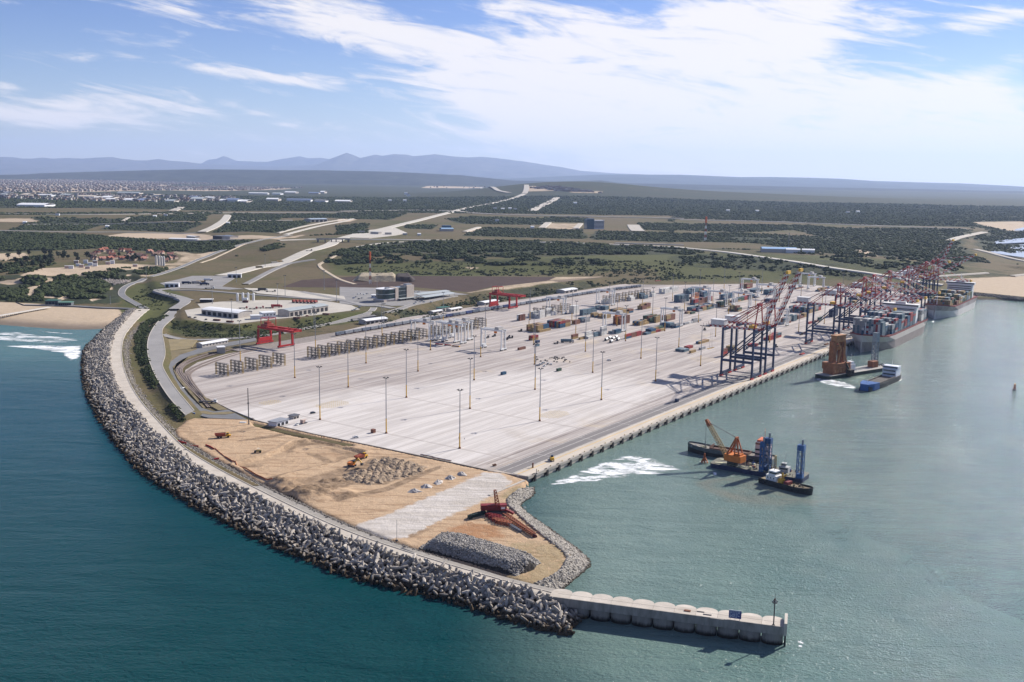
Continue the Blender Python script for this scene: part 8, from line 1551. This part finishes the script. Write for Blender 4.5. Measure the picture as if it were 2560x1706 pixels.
# ---- earthmoving machines
def make_dumper(label, loc, rz, tip=0.):
    t = empty('dump_truck', label, 'dump truck', loc, rz, 'dump trucks on the sand'); mb = MB(); mb.box(1.2, 3.6, -1.4, 1.4, 1.0, 2.2); mb.box(3.6, 4.6, -1.2, 1.2, 1.0, 2.0); mb.build('front_chassis', mat('dumper_yellow', (.58, .33, .03), .55, var=.12), t); mb = MB(); mb.box(1.6, 3.2, -.9, .9, 2.2, 3.6); c = mb.build('cab', MATS['dumper_yellow'], t); mb = MB(); mb.box(1.7, 3.25, -.93, .93, 2.7, 3.4); mb.build('window', GLASS, c)
    mb = MB(); v = [(-5.4, -1.5, 1.5), (1.0, -1.5, 1.3), (1.0, 1.5, 1.3), (-5.4, 1.5, 1.7), (-6.2, -1.75, 3.1), (1.2, -1.75, 3.3), (1.2, 1.75, 3.3), (-6.2, 1.75, 3.1)]; mb.add(v, MB.BOXF[:1]+MB.BOXF[2:]); mb.add([(-5.9, -1.6, 2.6), (1.1, -1.6, 2.8), (1.1, 1.6, 2.8), (-5.9, 1.6, 2.6)], [(0, 1, 2, 3)]); mb.build('body', mat('dumper_red', (.34, .075, .04), .65, var=.2), t); mb = MB(); mb.box(-5, 2, -.6, .6, .8, 1.4); mb.build('chassis', DARK, t); wheels(t, (2.8, -2.0, -3.8), 1.2, .8, .55); return t
def gs(px, py): g = G(px, py, 4.4); return (g[0], g[1], sand_z(*g)+.02)
d0 = make_dumper('red dump truck with yellow cab driving on the sand at the upper left', gs(560, 1094), .25); dup(d0, gs(905, 1147), 1.0, 'dump truck with yellow cab beside the excavator and the heaps')
def make_excavator(label, loc, rz):
    t = empty('excavator', label, 'excavator', loc, rz); mb = MB()
    for s in (-1.3, 1.3): mb.prism([(-2.4, s-.35), (2.4, s-.35), (2.4, s+.35), (-2.4, s+.35)], .1, 1.0)
    mb.build('track', DARK, t); mb = MB(); mb.box(-2.6, 1.6, -1.5, 1.5, 1.1, 2.5); mb.build('house', ORANGE, t); mb = MB(); mb.box(.2, 1.9, .4, 1.5, 2.5, 3.5); mb.build('cab', GLASS, t); mb = MB(); mb.beam((1.4, -.2, 2), (4.6, -.2, 5.6), .7, .8); mb.build('boom', YEL, t); mb = MB(); mb.beam((4.4, -.2, 5.6), (6.8, -.2, 2.8), .5, .6); mb.build('arm', YEL, t); mb = MB(); mb.prism([(6.2, -1.0), (7.6, -1.0), (7.6, .6), (6.2, .6)], 1.4, 2.8); mb.build('bucket', DARK, t); return t
make_excavator('orange excavator reaching into the heaps beside the dump truck', gs(880, 1166), -.3)
t = empty('road_roller', 'small dark road roller with pale canopy on the sand', 'roller', gs(645, 1132), .2); mb = MB(); mb.tube((-1.8, -1, .75), (-1.8, 1, .75), .75, n=14); mb.build('drum', DARK, t); mb = MB(); mb.box(-1.2, 2.2, -.9, .9, .8, 1.7); mb.build('body', mat('roller_olive', (.20, .16, .06), .7), t); mb = MB(); mb.box(-.6, 1, -.9, .9, 2.7, 2.9); 
for x in (-.5, .9): 
    for y in (-.8, .8): mb.beam((x, y, 1.7), (x, y, 2.7), .1)
mb.build('canopy', mat('canopy_cream', (.58, .50, .38), .7), t); wheels(t, (1.5,), .95, .7, .5)
g = G(1380, 1152, DECK); t = empty('wheel_loader', 'yellow and dark wheel loader at the edge of the quay apron', 'loader', (*g, DECK), TH+.6); mb = MB(); mb.box(-3, .6, -1.2, 1.2, 1, 2.6); mb.build('body', YEL, t); mb = MB(); mb.box(-1, .6, -.8, .8, 2.6, 3.7); mb.build('cab', GLASS, t); mb = MB(); mb.beam((.6, 0, 1.8), (3, 0, 1), .9, .5); mb.prism([(2.8, -1.5), (4, -1.5), (4, 1.5), (2.8, 1.5)], .2, 1.5); mb.build('bucket', DARK, t); wheels(t, (-2, 1.6), 1.1, .8, .55)
g = G(1236, 1166, DECK); o = empty('pump', 'small tan pump standing near the front edge of the pavement', 'pump', (*g, DECK), .4); mb = MB(); mb.box(-1.2, 1.2, -.6, .6, .4, 1.3); mb.build('body', RUSTY, o); mb = MB(); mb.tube((.4, 0, 1.3), (.4, 0, 2.0), .2, n=6); mb.build('exhaust', DARK, o)
for k, (px, py) in enumerate([(1332, 1170), (1341, 1185)]): g = G(px, py, DECK); o = empty('bollard_post', '%s post at the near corner of the quay' % ('tall brown', 'thin dark')[k], 'post', (*g, DECK)); mb = MB(); mb.tube((0, 0, 0), (0, 0, 3.2), .5 if k == 0 else .16, n=8); mb.build('shaft', RUSTY if k == 0 else DARK, o); mb = MB(); mb.box(-.6, .6, -.6, .6, 0, .3); mb.build('base', DARK, o)
# ---- tipped heaps of sand and the white gravel heaps
HM = mat('heap_sand', (.30, .225, .155), .95, var=.22, scale=.5, coords='World', bump=.3); WM = mat('heap_white', (.44, .41, .38), .95, var=.08, scale=.6)
def heap_mesh(seed, R=3.1, h=1.5):
    r = np.random.default_rng(seed); V, F = [(0.2, 0, h)], []; n = 12
    for k, (rr, zz) in enumerate(((.28, .86), (.62, .45), (1., 0), (1.12, -.5))):
        for i in range(n): a_ = 2*math.pi*i/n; q_ = R*rr*(1+r.uniform(-.3, .3)); V.append((q_*math.cos(a_)*1.15, q_*math.sin(a_)*.92, h*zz*(1+r.uniform(-.2, .2))))
    F = [(0, 1+i, 1+(i+1) % n) for i in range(n)]
    for k in range(3): F += [(1+k*n+i, 1+(k+1)*n+i, 1+(k+1)*n+(i+1) % n, 1+k*n+(i+1) % n) for i in range(n)]
    mb = MB(); mb.add(V, F); return mb
hms = [heap_mesh(k).mesh('sand_heap', HM) for k in range(5)]; wms = [heap_mesh(20+k, 3.4, 1.9).mesh('gravel_heap', WM) for k in range(2)]
H1 = GP(z7([(1210, 700), (1300, 650), (1480, 620), (1560, 520), (1650, 490), (1900, 520), (2170, 590), (2150, 640), (1900, 730), (1600, 800), (1350, 790)]), 4.5); P_ = np.array(H1); n = 0
for gx in np.arange(P_[:, 0].min(), P_[:, 0].max(), 4.4):
    for gy in np.arange(P_[:, 1].min(), P_[:, 1].max(), 4.0):
        x, y = gx+rng.uniform(-.9, .9)+(2 if int(gy) % 2 else 0), gy+rng.uniform(-.8, .8)
        if pdist(np.array([x]), np.array([y]), H1)[0] == 0 and n < 290: o = objm('sand_heap', hms[n % 5], None, (x, y, sand_z(x, y)), float(rng.uniform(0, 6.2))); s = rng.uniform(.65, 1.2); o.scale = (s*rng.uniform(.85, 1.25), s, s*rng.uniform(.6, 1.25)); tag(o, 'tipped heap of grey-brown sand in the field of heaps by the excavator', 'sand heap', 'tipped heaps of sand'); n += 1
for k, (px, py) in enumerate([(1036, 1229), (1066, 1218), (1096, 1207), (1126, 1196), (1154, 1186)]): g = G(px, py, 4.4); o = objm('gravel_heap', wms[k % 2], None, (g[0], g[1], sand_z(*g)), .5*k); tag(o, 'pale gravel heap beside the stone pad, %s of five from the left' % ORD[k], 'gravel heap', 'pale gravel heaps')
# ---- water filled barriers and orange netting
BAR = [mat('barrier_red', (.50, .05, .035), .55, var=.1), mat('barrier_dark_red', (.34, .035, .03), .55, var=.1)]
mb = MB(); mb.prism([(-.95, -.28), (.95, -.28), (.95, .28), (-.95, .28)], 0, .55); mb.box(-.95, .95, -.16, .16, .55, 1.05); mb.box(.95, 1.05, -.1, .1, .2, .9); bme = [MB.mesh(mb, 'road_barrier', m_) for m_ in BAR]; n = 0
for row, pts in (('in the left row across the breakwater road', [(445, 1105), (462, 1109), (480, 1111), (499, 1111)]), ('in the right row at the sand edge', [(514, 1110), (525, 1114), (537, 1121)])):
    C_ = resample(GP(pts, 6.4 if row[7] == 'l' else 5.6), 22); s = np.r_[0, np.cumsum(np.hypot(*np.diff(C_, axis=0).T))]; m = int(s[-1]/2.1)
    for k in range(m):
        x, y = np.interp(k*2.1+1, s, C_[:, 0]), np.interp(k*2.1+1, s, C_[:, 1]); i = min(20, int(k*21/m)); rz = math.atan2(*(C_[i+1]-C_[i])[::-1]); zb = 6.38 if row[7] == 'l' else max(sand_z(x, y), 4.4)
        if row[7] == 'l' and k > m*.45: zb = max(float(ground(x, y)), 4.6)
        tag(objm('road_barrier', bme[n % 2], None, (x, y, zb), rz), 'red plastic road barrier, %s from the left %s' % (ORD[k], row), 'barrier', 'red road barriers'); n += 1
NET = mat('orange_net', (.60, .17, .07), .8, var=.15); C_ = resample(smooth(GP([(537, 1121), (560, 1142), (600, 1166), (640, 1190), (662, 1199), (680, 1208)], 4.4)), 34); t = empty('net_fence', 'orange plastic net fence sagging along the sand beside the breakwater lane', 'fence'); 
for i in range(33):
    a, b = C_[i], C_[i+1]; za, zb = sand_z(*a), sand_z(*b); h = .9 if 8 < i else .55; mb = MB(); mb.add([(*a, za), (*b, zb), (*b, zb+h+rng.uniform(-.25, .1)), (*a, za+h), (a[0]+.05, a[1]+.05, za), (b[0]+.05, b[1]+.05, zb), (b[0]+.05, b[1]+.05, zb+h), (a[0]+.05, a[1]+.05, za+h)], [(0, 1, 2, 3), (7, 6, 5, 4), (3, 2, 6, 7), (1, 0, 4, 5)]); mb.build('net_panel', NET, t)
    if i % 3 == 0: mb = MB(); mb.tube((*a, za), (*a, za+1.25), .06, n=5); mb.build('stake', RUSTY, t)
for px, py, lab in ((440, 1106, 'short dark barrier block at the start of the lane wall'), (516, 1128, 'small red and white barrier piece beside the lane')): g = G(px+25, py+20, 6.4); o = empty('barrier_block', lab, 'barrier', (*g, 6.0), .6); mb = MB(); mb.box(-1.6, 1.6, -.4, .4, 0, 1.0); mb.build('block', DARK if px < 500 else REDP, o); mb = MB(); mb.box(-1.7, 1.7, -.5, .5, 0, .2); mb.build('foot', CONC_D, o)
# open drain slot in the breakwater lane
pA_, pB_ = G(1002, 1371, 6.4), G(1034, 1384, 6.4); mb = MB(); mb.beam((*pA_, 6.42), (*pB_, 6.42), 1.8, .12); tag(mb.build('drain_slot', DARK), kind='structure')
# concrete pipes and steel along the pavement edge
for k, (px, py) in enumerate([(1060, 1139), (1075, 1142), (1090, 1146), (1105, 1149), (1120, 1152)]): g = G(px, py, 4.3); o = empty('pipe_stack', 'grey steel and pipe stack, %s from the left along the pavement edge' % ORD[k], 'pipes', (*g, max(4.2, sand_z(*g))), math.atan2(-.42, 1)-.1, 'pipe stacks along the pavement edge'); 
for o in [o_ for o_ in COL.objects if o_.name.startswith('pipe_stack')]:
    for q_ in range(3): mb = MB(); mb.tube((-2.6, q_*.5-.5, .25), (2.4, q_*.5-.5, .25), .25, n=7); mb.build('pipe', GREY if q_ else RUSTY, o)
# ---- dismantled red crawler crane with its lattice boom on the sand
g = gs(1243, 1283); t = empty('crawler_crane', 'dark red crawler crane laid up on the sand with lattice boom on the ground', 'crawler crane', g, .12); CR = mat('crane_maroon', (.20, .022, .025), .6, var=.2); CRO = mat('crane_rust', (.36, .12, .06), .75, var=.25)
mb = MB(); mb.box(-9, 5, -1.8, 1.8, 2.2, 5.0); mb.box(-9, 5, -1.9, 1.9, 4.9, 5.15); mb.build('house', CR, t); mb = MB(); mb.box(1.5, 4.2, -3.1, -1.8, 2.4, 4.8); c = mb.build('cab', CR, t); mb = MB(); mb.box(1.8, 3.9, -3.15, -3.08, 3.3, 4.5); mb.build('window', WHITE, c)
for s in (-2.6, 2.6): mb = MB(); mb.prism([(-5.5, s-.6), (6, s-.6), (6, s+.6), (-5.5, s+.6)], .05, 1.7); mb.build('track', DARK, t)
mb = MB(); lattice(mb, (0, 0, 5), (-1.4, 0, 13), 2.2, 1.2, 5, .24); mb.build('mast', CRO, t); mb = MB(); mb.beam((3, -1, 3), (8.5, -4, 1.0), 1.6, 1.2); mb.build('boom_foot', CR, t)
e1, e2 = G(1262, 1292, 4.6), G(1336, 1341, 4.6); o = empty('lattice_boom', 'rusty red lattice crane boom lying along the sand towards the water', 'crane boom', (*e1, 4.3)); d = e2-e1; mb = MB(); lattice(mb, (0, 0, 1.1), (d[0], d[1], 1.1), 2.4, 1.4, 15, .22); mb.build('lattice', CRO, o); mb = MB(); mb.tube((d[0], d[1], .4), (d[0]*1.04, d[1]*1.04, .4), 1.2, 1.0, 10); mb.build('boom_head', mat('head_maroon', (.09, .02, .022), .7), o)
e3 = G(1242, 1296, 4.6); e4 = G(1302, 1330, 4.6); o = empty('lattice_jib', 'grey lattice jib sections lying beside the rusty boom', 'crane jib', (*e3, 4.3)); d = e4-e3; mb = MB(); lattice(mb, (0, 0, .6), (d[0], d[1], .6), 1.4, 1.0, 12, .15); mb.build('lattice', GREY, o)
for k, (px, py) in enumerate([(1216, 1291), (1224, 1297), (1232, 1303), (1240, 1308)]): g = gs(px, py); o = empty('crane_section', 'maroon lattice crane section, %s from the top beside the crawler crane' % ORD[k], 'crane section', g, -.5, 'lattice sections by the crawler crane'); mb = MB(); lattice(mb, (0, 0, 1), (9, 0, 1), 1.9, 1.9, 5, .2); mb.build('lattice', CR if k < 2 else CRO, o); mb = MB(); mb.box(-.2, .2, -1, 1, .1, 2); mb.build('end_plate', CR, o)
wk_ = [(1175, 1296), (1182, 1293), (1189, 1291), (1196, 1289), (1203, 1287), (1209, 1285)]
for k, (px, py) in enumerate(wk_): g = gs(px, py); o = empty('counterweight', 'dark green counterweight block, %s from the left beside the crawler crane' % ORD[k], 'counterweight', g, .5, 'counterweights by the crawler crane'); mb = MB(); mb.box(-1.0, 1.0, -1.1, 1.1, 0, 1.7); mb.build('block', mat('weight_green', (.025, .045, .038), .7), o); mb = MB(); mb.box(-.4, .4, -.2, .2, 1.7, 2.2); mb.build('lifting_eye', DARK, o)
